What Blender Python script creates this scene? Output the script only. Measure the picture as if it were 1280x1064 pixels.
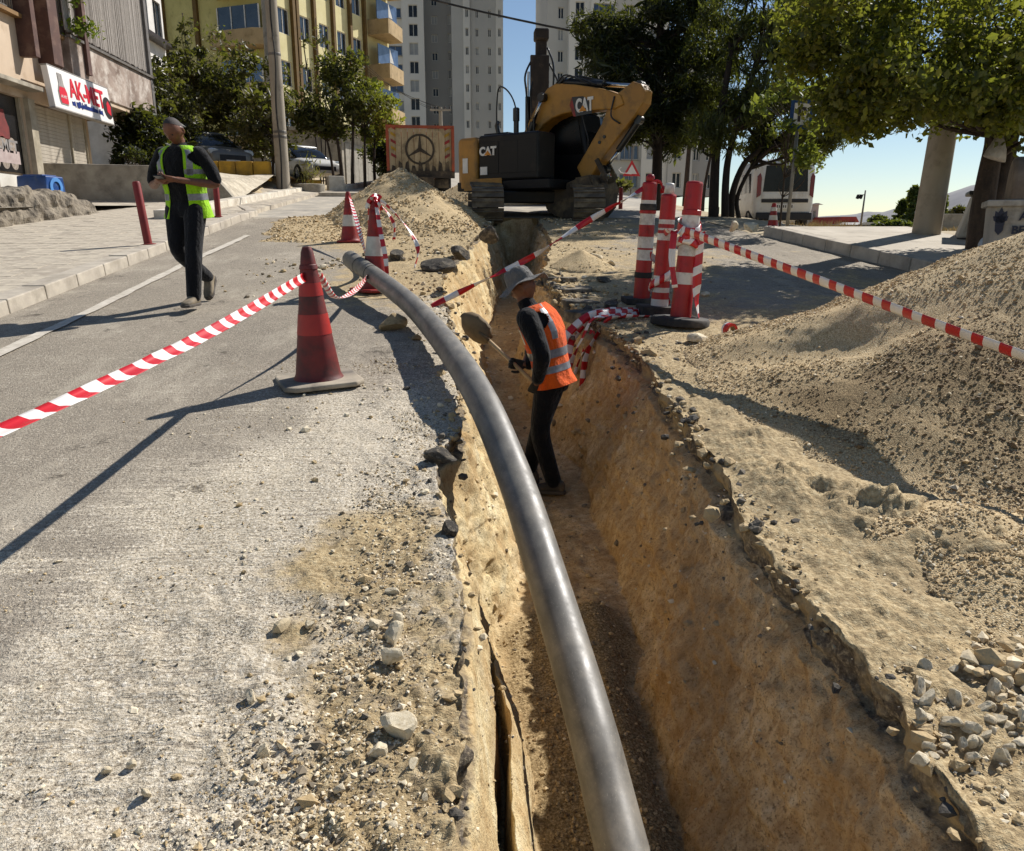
import bpy, bmesh, math, random
import numpy as np
from mathutils import Vector, Matrix, Euler
R=math.radians
random.seed(7); rng=np.random.default_rng(7)
for o in list(bpy.data.objects): bpy.data.objects.remove(o)
SC=bpy.context.scene; COL=SC.collection
# ---------------------------------------------------------------- camera
PITCH=R(14.146); YAW=R(4.409); CH=1.6
cam=bpy.data.objects.new('camera',bpy.data.cameras.new('camera')); COL.objects.link(cam)
cam.location=(0,0,CH); cam.rotation_euler=(R(90)-PITCH,0,-YAW)
cam.data.sensor_width=36; cam.data.lens=36*980/1280; cam.data.clip_start=.05; cam.data.clip_end=6000
SC.camera=cam
# ---------------------------------------------------------------- sky, sun, exposure
SUN_AZ=R(52); SUN_EL=R(42)
w=bpy.data.worlds.new('World'); SC.world=w; w.use_nodes=True
nt=w.node_tree; sky=nt.nodes.new('ShaderNodeTexSky'); sky.sky_type='NISHITA'; sky.sun_disc=False
sky.sun_elevation=SUN_EL; sky.sun_rotation=SUN_AZ; sky.air_density=.95; sky.dust_density=.08; sky.ozone_density=1.5; sky.altitude=300
bg=nt.nodes['Background']; nt.links.new(sky.outputs[0],bg.inputs[0]); bg.inputs[1].default_value=.074
sd=Vector((math.cos(SUN_EL)*math.sin(SUN_AZ),math.cos(SUN_EL)*math.cos(SUN_AZ),math.sin(SUN_EL)))
sun=bpy.data.objects.new('sun',bpy.data.lights.new('sun','SUN')); COL.objects.link(sun)
sun.data.energy=5.0; sun.data.angle=R(.55); sun.data.color=(1,.955,.895)
sun.location=(20,20,40); sun.rotation_euler=sd.to_track_quat('Z','Y').to_euler()
SC.view_settings.view_transform='Standard'; SC.view_settings.look='None'; SC.view_settings.exposure=.34
SC.view_settings.gamma=1; SC.view_settings.use_curve_mapping=False
SC.render.engine='CYCLES'; SC.cycles.max_bounces=7; SC.cycles.diffuse_bounces=4; SC.cycles.use_denoising=True
# ---------------------------------------------------------------- maths helpers
_f=Vector((math.sin(YAW)*math.cos(PITCH),math.cos(YAW)*math.cos(PITCH),-math.sin(PITCH)))
_r=Vector((math.cos(YAW),-math.sin(YAW),0)); _u=_r.cross(_f)
def W(px,py,y):                      # a photo point at a known distance y along the road
    d=_f+_r*((px-640)/980)-_u*((py-532)/980); return Vector((0,0,CH))+d*(y/d.y)
def WX(px,py,x):                     # a photo point on a wall x metres to the side
    d=_f+_r*((px-640)/980)-_u*((py-532)/980); return Vector((0,0,CH))+d*(x/d.x)
def ss(a,b,x):
    t=np.clip((x-a)/(b-a),0,1); return t*t*(3-2*t)
def _h(ix,iy,iz,s):
    n=(ix*374761393+iy*668265263+iz*2147483647+s*974634777)&0xffffffff
    n=((n^(n>>13))*1274126177)&0xffffffff; n=((n^(n>>16))*2246822519)&0xffffffff
    return ((n^(n>>15))&0xffff)/32767.5-1
def vn(x,y,z,s=0):
    x,y,z=np.broadcast_arrays(np.atleast_1d(np.asarray(x,float)),np.asarray(y,float),np.asarray(z,float))
    if x.size==1: return _vn(x,y,z,s)[0]
    return _vn(x,y,z,s)
def _vn(x,y,z,s):
    fx,fy,fz=np.floor(x),np.floor(y),np.floor(z); ix,iy,iz=[a.astype(np.int64) for a in (fx,fy,fz)]
    u,v,t=[a*a*a*(a*(a*6-15)+10) for a in (x-fx,y-fy,z-fz)]
    def c(a,b,d): return _h(ix+a,iy+b,iz+d,s)
    def L(p,q,k): return p+(q-p)*k
    return L(L(L(c(0,0,0),c(1,0,0),u),L(c(0,1,0),c(1,1,0),u),v),L(L(c(0,0,1),c(1,0,1),u),L(c(0,1,1),c(1,1,1),u),v),t)
def fbm(x,y,z,f=1,o=4,s=0,g=.5):
    r=0;a=1;n=0
    for i in range(o):
        r=r+a*vn(np.asarray(x)*f,np.asarray(y)*f,np.asarray(z)*f,s+i*17); n+=a; a*=g; f*=2.03
    return r/n
# ---------------------------------------------------------------- object helpers
def tag(o,label=None,cat=None,group=None,kind=None):
    if label:o['label']=label
    if cat:o['category']=cat
    if group:o['group']=group
    if kind:o['kind']=kind
    return o
def root(name,label,cat,loc=(0,0,0),rz=0,group=None):
    o=bpy.data.objects.new(name,None); COL.objects.link(o); o.location=loc; o.rotation_euler=(0,0,rz); o.empty_display_size=.1
    return tag(o,label,cat,group)
def link(name,me,mats,parent=None):
    o=bpy.data.objects.new(name,me); COL.objects.link(o)
    for m in (mats if isinstance(mats,(list,tuple)) else [mats]): me.materials.append(m)
    if parent: o.parent=parent
    return o
def kids(o): return [c for c in bpy.data.objects if c.parent==o]
CH_CACHE={}
def dup(o,loc,rot=None,label=None,group=None,parent=None):
    if o.name not in CH_CACHE: CH_CACHE[o.name]=[(c,[g for g in bpy.data.objects if g.parent==c]) for c in bpy.data.objects if c.parent==o]
    r=o.copy(); COL.objects.link(r); r.location=loc
    if rot is not None: r.rotation_euler=rot
    if label:r['label']=label
    if group:r['group']=group
    if parent:r.parent=parent
    for c,gs in CH_CACHE[o.name]:
        k=c.copy(); COL.objects.link(k); k.parent=r
        for g in gs:
            q=g.copy(); COL.objects.link(q); q.parent=k
    return r
def np_mesh(name,V,F,mats,parent=None,smooth=False,mi=None,attrs=None):
    V=np.asarray(V,np.float32); F=np.asarray(F,np.int32); k=F.shape[1]
    me=bpy.data.meshes.new(name); me.vertices.add(len(V)); me.vertices.foreach_set('co',V.ravel())
    me.loops.add(F.size); me.loops.foreach_set('vertex_index',F.ravel())
    me.polygons.add(len(F)); me.polygons.foreach_set('loop_start',np.arange(0,F.size,k,dtype=np.int32))
    if mi is not None: me.polygons.foreach_set('material_index',np.asarray(mi,np.int32))
    me.polygons.foreach_set('use_smooth',np.full(len(F),bool(smooth)))
    me.update(calc_edges=True)
    for n,a in (attrs or {}).items():
        at=me.attributes.new(n,'FLOAT','POINT'); at.data.foreach_set('value',np.asarray(a,np.float32).ravel())
    return link(name,me,mats,parent)
def grid_faces(nr,nc,flip=False):
    i=np.arange(nr-1)[:,None]*nc+np.arange(nc-1)[None,:]; i=i.ravel()
    f=np.stack([i,i+1,i+1+nc,i+nc],1); return f[:,::-1] if flip else f
class MB:
    def __init__(s): s.v=[];s.f=[];s.m=[]
    def add(s,V,F,mi=0):
        b=len(s.v); s.v+= [tuple(p) for p in V]; s.f+=[tuple(b+i for i in f) for f in F]; s.m+=[mi]*len(F); return s
    def box(s,c,d,rot=None,mi=0):
        x,y,z=[a/2 for a in d]; V=[Vector(p) for p in((-x,-y,-z),(x,-y,-z),(x,y,-z),(-x,y,-z),(-x,-y,z),(x,-y,z),(x,y,z),(-x,y,z))]
        if rot is not None:
            M=rot if isinstance(rot,Matrix) else Euler(rot).to_matrix(); V=[M@p for p in V]
        c=Vector(c); return s.add([p+c for p in V],[(0,3,2,1),(4,5,6,7),(0,1,5,4),(1,2,6,5),(2,3,7,6),(3,0,4,7)],mi)
    def bar(s,a,b,wd,ht,mi=0,up=(0,0,1)):          # a box from a to b
        a=Vector(a);b=Vector(b);d=(b-a);l=d.length;z=d/l;u=Vector(up)
        if abs(z.dot(u))>.98:u=Vector((0,1,0))
        x=u.cross(z).normalized();y=z.cross(x); M=Matrix((x,y,z)).transposed()
        return s.box((a+b)/2,(wd,ht,l),M,mi)
    def tube(s,P,r,n=8,mi=0,cap=True):
        P=[Vector(p) for p in P]; N=len(P); rr=r if isinstance(r,(list,tuple,np.ndarray)) else [r]*N
        t0=(P[1]-P[0]).normalized(); ref=Vector((0,0,1)) if abs(t0.z)<.9 else Vector((0,1,0)); x=ref.cross(t0).normalized(); V=[]
        for i,p in enumerate(P):
            t=(P[min(i+1,N-1)]-P[max(i-1,0)]).normalized(); x=(x-t*x.dot(t)).normalized(); y=t.cross(x)
            for k in range(n):
                a=2*math.pi*k/n; V.append(p+(x*math.cos(a)+y*math.sin(a))*rr[i])
        F=[(i*n+k,i*n+(k+1)%n,(i+1)*n+(k+1)%n,(i+1)*n+k) for i in range(N-1) for k in range(n)]
        if cap: F+=[tuple(range(n-1,-1,-1)),tuple(range((N-1)*n,N*n))]
        return s.add(V,F,mi)
    def lathe(s,prof,n=16,c=(0,0,0),mi=0,M=None,cap=True):
        V=[];c=Vector(c)
        for r,z in prof:
            for k in range(n):
                a=2*math.pi*k/n; p=Vector((r*math.cos(a),r*math.sin(a),z)); V.append((M@p if M else p)+c)
        N=len(prof); F=[(i*n+k,i*n+(k+1)%n,(i+1)*n+(k+1)%n,(i+1)*n+k) for i in range(N-1) for k in range(n)]
        if cap: F+=[tuple(range(n-1,-1,-1)),tuple(range((N-1)*n,N*n))]
        return s.add(V,F,mi)
    def prism(s,poly,o,u,v,t,mi=0):                  # 2-D outline in plane (u,v) at o, extruded by vector t
        o,u,v,t=map(Vector,(o,u,v,t)); n=len(poly); A=[o+u*a+v*b for a,b in poly]; B=[p+t for p in A]
        ar=sum(poly[i][0]*poly[(i+1)%n][1]-poly[(i+1)%n][0]*poly[i][1] for i in range(n))
        if (ar>0)==(u.cross(v).dot(t)>0): A,B=A,B; f0=tuple(range(n-1,-1,-1)); f1=tuple(range(n,2*n)); sd=[(i,(i+1)%n,n+(i+1)%n,n+i) for i in range(n)]
        else: f0=tuple(range(n)); f1=tuple(range(2*n-1,n-1,-1)); sd=[((i+1)%n,i,n+i,n+(i+1)%n) for i in range(n)]
        return s.add(A+B,[f0,f1]+sd,mi)
    def loft(s,st,n=20,a0=0,a1=2*math.pi,e=2.0,mi=0,cap=True):   # st: (centre, X vector, Y vector)
        full=abs(a1-a0-2*math.pi)<1e-6; m=n if full else n+1; V=[]
        for c,X,Y in st:
            c,X,Y=Vector(c),Vector(X),Vector(Y)
            for k in range(m):
                a=a0+(a1-a0)*k/n; ca,sa=math.cos(a),math.sin(a)
                V.append(c+X*math.copysign(abs(ca)**(2/e),ca)+Y*math.copysign(abs(sa)**(2/e),sa))
        F=[]
        for i in range(len(st)-1):
            for k in range(n): F.append((i*m+k,i*m+(k+1)%m,(i+1)*m+(k+1)%m,(i+1)*m+k))
        if cap and full: F+=[tuple(range(n-1,-1,-1)),tuple(range((len(st)-1)*m,len(st)*m))]
        return s.add(V,F,mi)
    def build(s,name,mats,parent=None,smooth=False,bevel=0,loc=None,rot=None):
        me=bpy.data.meshes.new(name); me.from_pydata(s.v,[],s.f); me.polygons.foreach_set('material_index',s.m)
        if smooth: me.polygons.foreach_set('use_smooth',[True]*len(s.f))
        me.update(); o=link(name,me,mats,parent)
        if smooth=='auto':
            me.polygons.foreach_set('use_smooth',[True]*len(s.f)); me.set_sharp_from_angle(angle=R(38))
        if bevel:
            b=o.modifiers.new('bevel','BEVEL'); b.width=bevel; b.segments=2; b.limit_method='ANGLE'; b.angle_limit=R(40)
        if loc is not None:o.location=loc
        if rot is not None:o.rotation_euler=rot
        return o
# ---------------------------------------------------------------- materials
def C(h):
    h=h.lstrip('#'); c=[int(h[i:i+2],16)/255 for i in(0,2,4)]
    return tuple(x/12.92 if x<=.04045 else ((x+.055)/1.055)**2.4 for x in c)+(1,)
def N(nt,t,**k):
    n=nt.nodes.new(t)
    for a,b in k.items(): setattr(n,a,b)
    return n
def ramp(nt,fac,stops,interp='LINEAR'):
    r=N(nt,'ShaderNodeValToRGB'); r.color_ramp.interpolation=interp; e=r.color_ramp.elements
    while len(e)<len(stops): e.new(.5)
    for i,(p,c) in enumerate(stops): e[i].position=p; e[i].color=c if not isinstance(c,(int,float)) else (c,c,c,1)
    nt.links.new(fac,r.inputs[0]); return r.outputs[0]
def noise(nt,vec,scale,detail=4,rough=.55,t='ShaderNodeTexNoise',sc=None):
    n=N(nt,t); 
    if sc:
        mp=N(nt,'ShaderNodeMapping'); mp.inputs[3].default_value=sc; nt.links.new(vec,mp.inputs[0]); vec=mp.outputs[0]
    nt.links.new(vec,n.inputs['Vector']); n.inputs['Scale'].default_value=scale
    if t=='ShaderNodeTexNoise': n.inputs['Detail'].default_value=detail; n.inputs['Roughness'].default_value=rough
    return n.outputs[0]
def mixc(nt,f,a,b,mode='MIX'):
    m=N(nt,'ShaderNodeMix',data_type='RGBA',blend_type=mode)
    for i,x in ((0,f),(6,a),(7,b)):
        if hasattr(x,'links'): nt.links.new(x,m.inputs[i])
        else: m.inputs[i].default_value=x
    return m.outputs[2]
def mth(nt,op,a,b=0,clamp=False):
    m=N(nt,'ShaderNodeMath',operation=op,use_clamp=clamp)
    for i,x in ((0,a),(1,b)):
        if hasattr(x,'links'): nt.links.new(x,m.inputs[i])
        else: m.inputs[i].default_value=x
    return m.outputs[0]
def base_mat(name):
    m=bpy.data.materials.new(name); m.use_nodes=True; nt=m.node_tree; p=nt.nodes['Principled BSDF']
    tc=N(nt,'ShaderNodeTexCoord'); return m,nt,p,tc.outputs['Object']
def bump(nt,p,h,strength=.5,dist=.01):
    b=N(nt,'ShaderNodeBump'); b.inputs['Strength'].default_value=strength; b.inputs['Distance'].default_value=dist
    nt.links.new(h,b.inputs['Height']); nt.links.new(b.outputs[0],p.inputs['Normal']); return b
def mat(name,a,b=None,scale=6,rough=.7,metal=0,bmp=.15,bscale=60,bdist=.005,dirt=None,dirt_amt=.5,dscale=2.5,spec=.5,sc=None):
    m,nt,p,co=base_mat(name); a=C(a) if isinstance(a,str) else a
    b=b or tuple(x*.78 for x in a[:3])+(1,); b=C(b) if isinstance(b,str) else b
    col=ramp(nt,noise(nt,co,scale,5,.6,sc=sc),[(.3,b),(.7,a)])
    if dirt:
        f=ramp(nt,noise(nt,co,dscale,6,.65),[(.62-dirt_amt*.3,0),(.78-dirt_amt*.2,1)]); col=mixc(nt,mth(nt,'MULTIPLY',f,.8),col,C(dirt))
    nt.links.new(col,p.inputs['Base Color']); p.inputs['Roughness'].default_value=rough; p.inputs['Metallic'].default_value=metal
    p.inputs['Specular IOR Level'].default_value=spec
    if bmp: bump(nt,p,noise(nt,co,bscale,4,.6),bmp,bdist)
    return m
def glass(name,tint='#20262b',rough=.06):
    m,nt,p,co=base_mat(name); nt.links.new(ramp(nt,noise(nt,co,1.3,2),[(.35,C(tint)),(.7,tuple(min(1,x*1.9+.01) for x in C(tint)[:3])+(1,))]),p.inputs['Base Color'])
    p.inputs['Roughness'].default_value=rough; p.inputs['Specular IOR Level'].default_value=.8; return m
def leafmat(name,c1,c2,c3,tr=.35):
    m=bpy.data.materials.new(name); m.use_nodes=True; nt=m.node_tree; nt.nodes.remove(nt.nodes['Principled BSDF']); out=nt.nodes['Material Output']
    g=N(nt,'ShaderNodeNewGeometry'); col=ramp(nt,g.outputs['Random Per Island'],[(0,C(c1)),(.55,C(c2)),(1,C(c3))])
    tc=N(nt,'ShaderNodeTexCoord'); col=mixc(nt,.5,col,ramp(nt,noise(nt,tc.outputs['Object'],.9,3),[(.35,.45),(.65,1.15)]),'MULTIPLY')
    d=N(nt,'ShaderNodeBsdfDiffuse'); t=N(nt,'ShaderNodeBsdfTranslucent'); mx=N(nt,'ShaderNodeMixShader'); mx.inputs[0].default_value=tr
    nt.links.new(col,d.inputs[0]); nt.links.new(mixc(nt,.6,col,C('#a8b03a'),'MIX'),t.inputs[0])
    nt.links.new(d.outputs[0],mx.inputs[1]); nt.links.new(t.outputs[0],mx.inputs[2])
    gl=N(nt,'ShaderNodeBsdfGlossy'); gl.inputs['Roughness'].default_value=.45; gl.inputs[0].default_value=(.6,.6,.6,1); m2=N(nt,'ShaderNodeMixShader'); m2.inputs[0].default_value=.05
    nt.links.new(mx.outputs[0],m2.inputs[1]); nt.links.new(gl.outputs[0],m2.inputs[2]); nt.links.new(m2.outputs[0],out.inputs[0]); return m
FONT_N=[0]
def txt(s,size,parent,loc,rot,m,name='lettering',ext=.004,sx=1,bold=.0,align='LEFT'):
    c=bpy.data.curves.new(name,'FONT'); c.body=s; c.size=size; c.extrude=ext; c.offset=bold; c.align_x=align
    tmp=bpy.data.objects.new('tmp_text',c); COL.objects.link(tmp); me=bpy.data.meshes.new_from_object(tmp); bpy.data.objects.remove(tmp)
    me.materials.clear(); o=link(name,me,m,parent); o.location=loc; o.rotation_euler=rot; o.scale=(sx,1,1); return o
def pebbles(name,pos,size,mats,parent=None,n=0,kind='stuff',flat=.7,seed=3,mi=None):
    """many loose stones joined into one mesh: n=0 octahedra, n=1 twenty-sided"""
    g=np.random.default_rng(seed)
    if n==0: B=np.array([(1,0,0),(-1,0,0),(0,1,0),(0,-1,0),(0,0,1),(0,0,-1)],float); T=np.array([(0,2,4),(2,1,4),(1,3,4),(3,0,4),(2,0,5),(1,2,5),(3,1,5),(0,3,5)])
    else:
        ph=(1+5**.5)/2; B=np.array([(-1,ph,0),(1,ph,0),(-1,-ph,0),(1,-ph,0),(0,-1,ph),(0,1,ph),(0,-1,-ph),(0,1,-ph),(ph,0,-1),(ph,0,1),(-ph,0,-1),(-ph,0,1)])/1.9
        T=np.array([(0,11,5),(0,5,1),(0,1,7),(0,7,10),(0,10,11),(1,5,9),(5,11,4),(11,10,2),(10,7,6),(7,1,8),(3,9,4),(3,4,2),(3,2,6),(3,6,8),(3,8,9),(4,9,5),(2,4,11),(6,2,10),(8,6,7),(9,8,1)])
    K=len(pos); q=g.normal(size=(K,4)); q/=np.linalg.norm(q,axis=1)[:,None]; w_,x,y,z=q.T
    Rm=np.stack([1-2*(y*y+z*z),2*(x*y-z*w_),2*(x*z+y*w_),2*(x*y+z*w_),1-2*(x*x+z*z),2*(y*z-x*w_),2*(x*z-y*w_),2*(y*z+x*w_),1-2*(x*x+y*y)],1).reshape(K,3,3)
    V=B[None]*g.uniform(.6,1.25,(K,len(B),1))*g.uniform(.65,1.2,(K,1,3)); V=np.einsum('kij,kvj->kvi',Rm,V)*np.asarray(size)[:,None,None]; V[:,:,2]*=flat
    V=V+np.asarray(pos)[:,None,:]; F=T[None]+(np.arange(K)*len(B))[:,None,None]
    o=np_mesh(name,V.reshape(-1,3),F.reshape(-1,3),mats,parent,mi=None if mi is None else np.repeat(mi,len(T)))
    if kind:o['kind']=kind
    return o
# ---------------------------------------------------------------- ground shape
S=.103
def road(y):
    y=np.asarray(y,float); return np.where(y<17,S*y,np.where(y<75,S*17+.082*(y-17),S*17+.082*58+.01*(y-75)))
def HG(x,y):
    x=np.asarray(x,float);y=np.asarray(y,float); z=road(y)
    k=ss(6.3,9.4,x)*ss(12.5,17.5,y); z=z+(1.52-z)*k*np.where(z>1.52,1,.0)
    z=z+ss(-5.4,-6.5,x)*ss(23.5,26,y)*.55
    far=ss(60,160,y)*ss(40,-10,x); return z+0*far
LY=[-3,1.57,2,2.94,3.5,4,4.4,6.2,8.16,10.57,13.6,16,18.9]; LX=[-.02,-.013,-.004,.007,-.07,-.125,.02,.06,-.06,-.13,.37,.8,1.15]
RY=[-3,1.48,2,2.56,3.3,4.76,6.4,7.35,8.56,10.2,13.6,18.9]; RX=[1.2,1.248,1.342,1.297,1.32,1.44,1.5,1.325,1.184,1.2,1.73,1.98]
def Lx(y,j=1): return np.interp(y,LY,LX)+j*(fbm(y,0,0,3.1,4,5)*.035+fbm(y,0,0,.9,2,8)*.02+fbm(y,0,0,11,3,9)*.018)
def Rx(y,j=1): return np.interp(y,RY,RX)+j*(fbm(y,3,0,2.6,4,25)*.055+fbm(y,0,3,.9,2,28)*.03+fbm(y,0,7,9,3,29)*.022)
def TD(y): return np.interp(y,[-3,4.0,4.5,6,12,17.6],[1.06,1.04,1.05,1.07,1.15,1.1])
TEND=17.8
# ================================================================ GROUND
ROWS=np.concatenate([np.arange(-6,.9,.15),.9*np.exp(np.arange(0,math.log(TEND/.9),.0062)),[TEND]])
def xkerb(y): return 7.0-.095*np.asarray(y,float)
def dustlevel(x,y,off):
    d=.75*np.exp(-off/.35)+.75*np.exp(-((off-.4)/.75)**2)*ss(6.5,4.2,y)
    d=d+.55*ss(3.3,2.5,y+.25*x+fbm(x,y,0,1.4,3,2)*.5)*ss(2.6,.9,off)+.5*np.exp(-((x+.78)/.11)**2)*ss(4.0,4.4,y)*ss(5.6,5.2,y)
    d=d*.9-.35*ss(.8,1.9,off)*ss(3,2.2,y)+.95*np.exp(-((x+1.05-.12*(y-2.6)+.12*fbm(x,y*2,0,2,3,33))/.30)**2)*ss(4.4,3.2,y)*ss(1.7,2.2,y)+.6*np.exp(-((x+1.35)/.3)**2)*ss(2.3,2.0,y)+.45*ss(7,10,y)*ss(1.9,.3,off)+.42*fbm(x,y,0,1.3,5,31)+.3*fbm(x*.6,y*5,0,1.2,3,32)*ss(4.5,3,y)
    return d
# ---- material: dusty asphalt with soil trodden over it ("dust" and "soil" say where dirt lies)
def ground_mat(name):
    m,nt,p,co=base_mat(name)
    at=N(nt,'ShaderNodeAttribute',attribute_name='dust').outputs['Fac']; so=N(nt,'ShaderNodeAttribute',attribute_name='soil').outputs['Fac']
    big=noise(nt,co,.7,4,.6); med=noise(nt,co,5,5,.65); fine=noise(nt,co,210,2,.6); grit=noise(nt,co,75,3,.7); strk=noise(nt,co,6,6,.7,sc=(.35,7,1))
    asp=ramp(nt,fine,[(.34,C('#443e36')),(.48,C('#8d8374')),(.60,C('#aea28f')),(.70,C('#ddd2bd'))]); sp=noise(nt,co,115,2,.5); asp=mixc(nt,ramp(nt,sp,[(.36,.75),(.46,0)]),asp,C('#565049')); asp=mixc(nt,ramp(nt,noise(nt,co,60,2,.5),[(.57,0),(.68,.7)]),asp,C('#d5cab7')); asp=mixc(nt,ramp(nt,noise(nt,co,1.3,6,.7,sc=(1.6,.5,1)),[(.52,0),(.68,.55)]),asp,C('#cfc4b0'))
    asp=mixc(nt,.35,asp,ramp(nt,big,[(.3,C('#857d71')),(.7,C('#ada291'))]))
    asp=mixc(nt,mth(nt,'MULTIPLY',ramp(nt,grit,[(.33,1),(.43,0)]),.75),asp,C('#4c453d'))
    asp=mixc(nt,ramp(nt,med,[(.56,0),(.8,.5)]),asp,C('#c3b7a3'))
    dus=ramp(nt,grit,[(.32,C('#766b5b')),(.44,C('#c0b39c')),(.58,C('#ddd2bd')),(.72,C('#f2eadc'))]); dus=mixc(nt,mth(nt,'MULTIPLY',ramp(nt,noise(nt,co,120,2,.6),[(.37,.95),(.46,0)]),ramp(nt,noise(nt,co,2.2,5,.7),[(.40,.15),(.60,1)])),dus,C('#554d44')); dus=mixc(nt,ramp(nt,noise(nt,co,34,5,.75),[(.38,.5),(.50,0)]),dus,C('#a29784'))
    dus=mixc(nt,ramp(nt,strk,[(.34,.7),(.44,0)]),dus,C('#82766a'))
    f=mth(nt,'ADD',at,mth(nt,'MULTIPLY',mth(nt,'SUBTRACT',strk,.5),1.5)); f=mth(nt,'ADD',f,mth(nt,'MULTIPLY',mth(nt,'SUBTRACT',grit,.5),.9))
    col=mixc(nt,ramp(nt,f,[(.25,0),(.62,1)]),asp,dus)
    dark=ramp(nt,noise(nt,co,2.6,8,.8),[(.58,0),(.66,.8)]); col=mixc(nt,dark,col,C('#474037'))
    soil=ramp(nt,noise(nt,co,40,5,.7),[(.3,C('#7d6a4c')),(.5,C('#b59f78')),(.68,C('#d6c49d'))]); soil=mixc(nt,ramp(nt,med,[(.4,.35),(.62,0)]),soil,C('#7f6f55'))
    g=mth(nt,'ADD',so,mth(nt,'MULTIPLY',mth(nt,'SUBTRACT',med,.5),1.1)); col=mixc(nt,ramp(nt,g,[(.3,0),(.6,1)]),col,soil)
    nt.links.new(col,p.inputs['Base Color']); p.inputs['Roughness'].default_value=.92; p.inputs['Specular IOR Level'].default_value=.25
    h=mth(nt,'ADD',mth(nt,'MULTIPLY',fine,.35),mth(nt,'ADD',grit,mth(nt,'MULTIPLY',strk,mth(nt,'MULTIPLY',at,1.2)))); bump(nt,p,h,1.0,.009); return m
M_ROAD=ground_mat('dusty_asphalt')
Y=ROWS[:,None]; nc=230; U=np.linspace(0,1,nc)[None,:]
L0=Lx(ROWS)[:,None]; wdt=L0+4.19; off=wdt*(np.exp(2.2*U)-1)/(math.exp(2.2)-1); X=L0-off; YY=Y+0*X
def lumps(x,y,off,k=1):
    a=.016*np.exp(-off/.5)+.011*ss(3.5,2.4,y)*ss(2.2,.6,off)+.0025
    z=a*fbm(x,y,0,7,4,3)+a*.8*fbm(x,y,0,23,3,4)
    z=z+.016*ss(3.6,2.6,y)*ss(1.9,.8,off)*np.maximum(0,fbm(x*.5,y*9,0,1,4,6)+.1)
    return z*k
dz=lumps(X,YY,off); dz[:,0]=0
# potholes and worn hollows
for px,py,r,d in [(-1.55,2.35,.10,.02),(-1.05,2.55,.07,.014),(-.62,2.65,.08,.016),(-1.9,3.4,.12,.012)]:
    dz-=d*np.exp(-(((X-px)/r)**2+((YY-py)/(r*.6))**2))
dust=dustlevel(X,YY,off); soil=.55*np.exp(-off/.18)*ss(3,1.5,YY)+.75*ss(6.5,9.5,YY)*ss(2.2,.5,off)+.7*ss(11.3,13.4,YY)*ss(3.4,1.9,off)+ss(4.4,3,YY)*(.62+.5*fbm(X,YY*1.5,0,1.6,4,34))*np.exp(-((off-.30)/.42)**2)
o=np_mesh('road',np.stack([X,YY,road(YY)+dz],-1).reshape(-1,3),grid_faces(len(ROWS),nc,True),M_ROAD,smooth=True,attrs={'dust':dust,'soil':soil}); o['kind']='structure'
# ---- right of the trench
nc=230; U=np.linspace(0,1,nc)[None,:]; R0=Rx(ROWS)[:,None]; wdt=xkerb(Y)-R0; off=wdt*(np.exp(2.6*U)-1)/(math.exp(2.6)-1); X=R0+off; YY=Y+0*X
dz=.022*np.exp(-off/.7)*fbm(X,YY,0,5,4,13)+.012*np.exp(-off/.8)*fbm(X,YY,0,19,3,14)+.006*fbm(X,YY,0,4,3,15)+.03*ss(3.8,2.4,YY)*fbm(X,YY,0,8,5,16,.6)+.012*ss(4.5,3,YY)*np.abs(fbm(X*1.5,YY,0,5,4,17))
for bx,by,r,h in [(1.72,4.15,.2,.06),(1.64,3.6,.18,.07),(1.9,3.2,.26,.08),(2.25,2.8,.3,.08),(1.78,4.75,.2,.05),(2.9,2.4,.35,.12)]:
    rr=((X-bx)**2+((YY-by)*.8)**2)/r**2; dz+=h*np.exp(-rr)*(1+1.1*fbm(X*.7+YY*.4,YY-X*.3,0,9,5,18,.6))*ss(0,.12,off)
dz[:,0]=0
soil=1.3*np.exp(-(off/.9)**2)*ss(8.2,6.5,YY)+.9*ss(4.2,3,YY)+.5*np.exp(-(off/.5)**2)*ss(7.5,8.5,YY)+.40*fbm(X,YY,0,1.2,5,19)+.35*ss(7.5,9,YY)*ss(3.2,.8,off)+.25*ss(6,9,YY)+.9*np.exp(-(((X-4)/2.8)**2+((YY-5)/2.6)**2))
dust=.35*np.exp(-off/1.2)+.35*fbm(X,YY,0,.8,4,20)-.1
o=np_mesh('road_beyond_trench',np.stack([X,YY,road(YY)+dz],-1).reshape(-1,3),grid_faces(len(ROWS),nc),M_ROAD,smooth=True,attrs={'dust':dust,'soil':soil}); o['kind']='structure'
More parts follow.
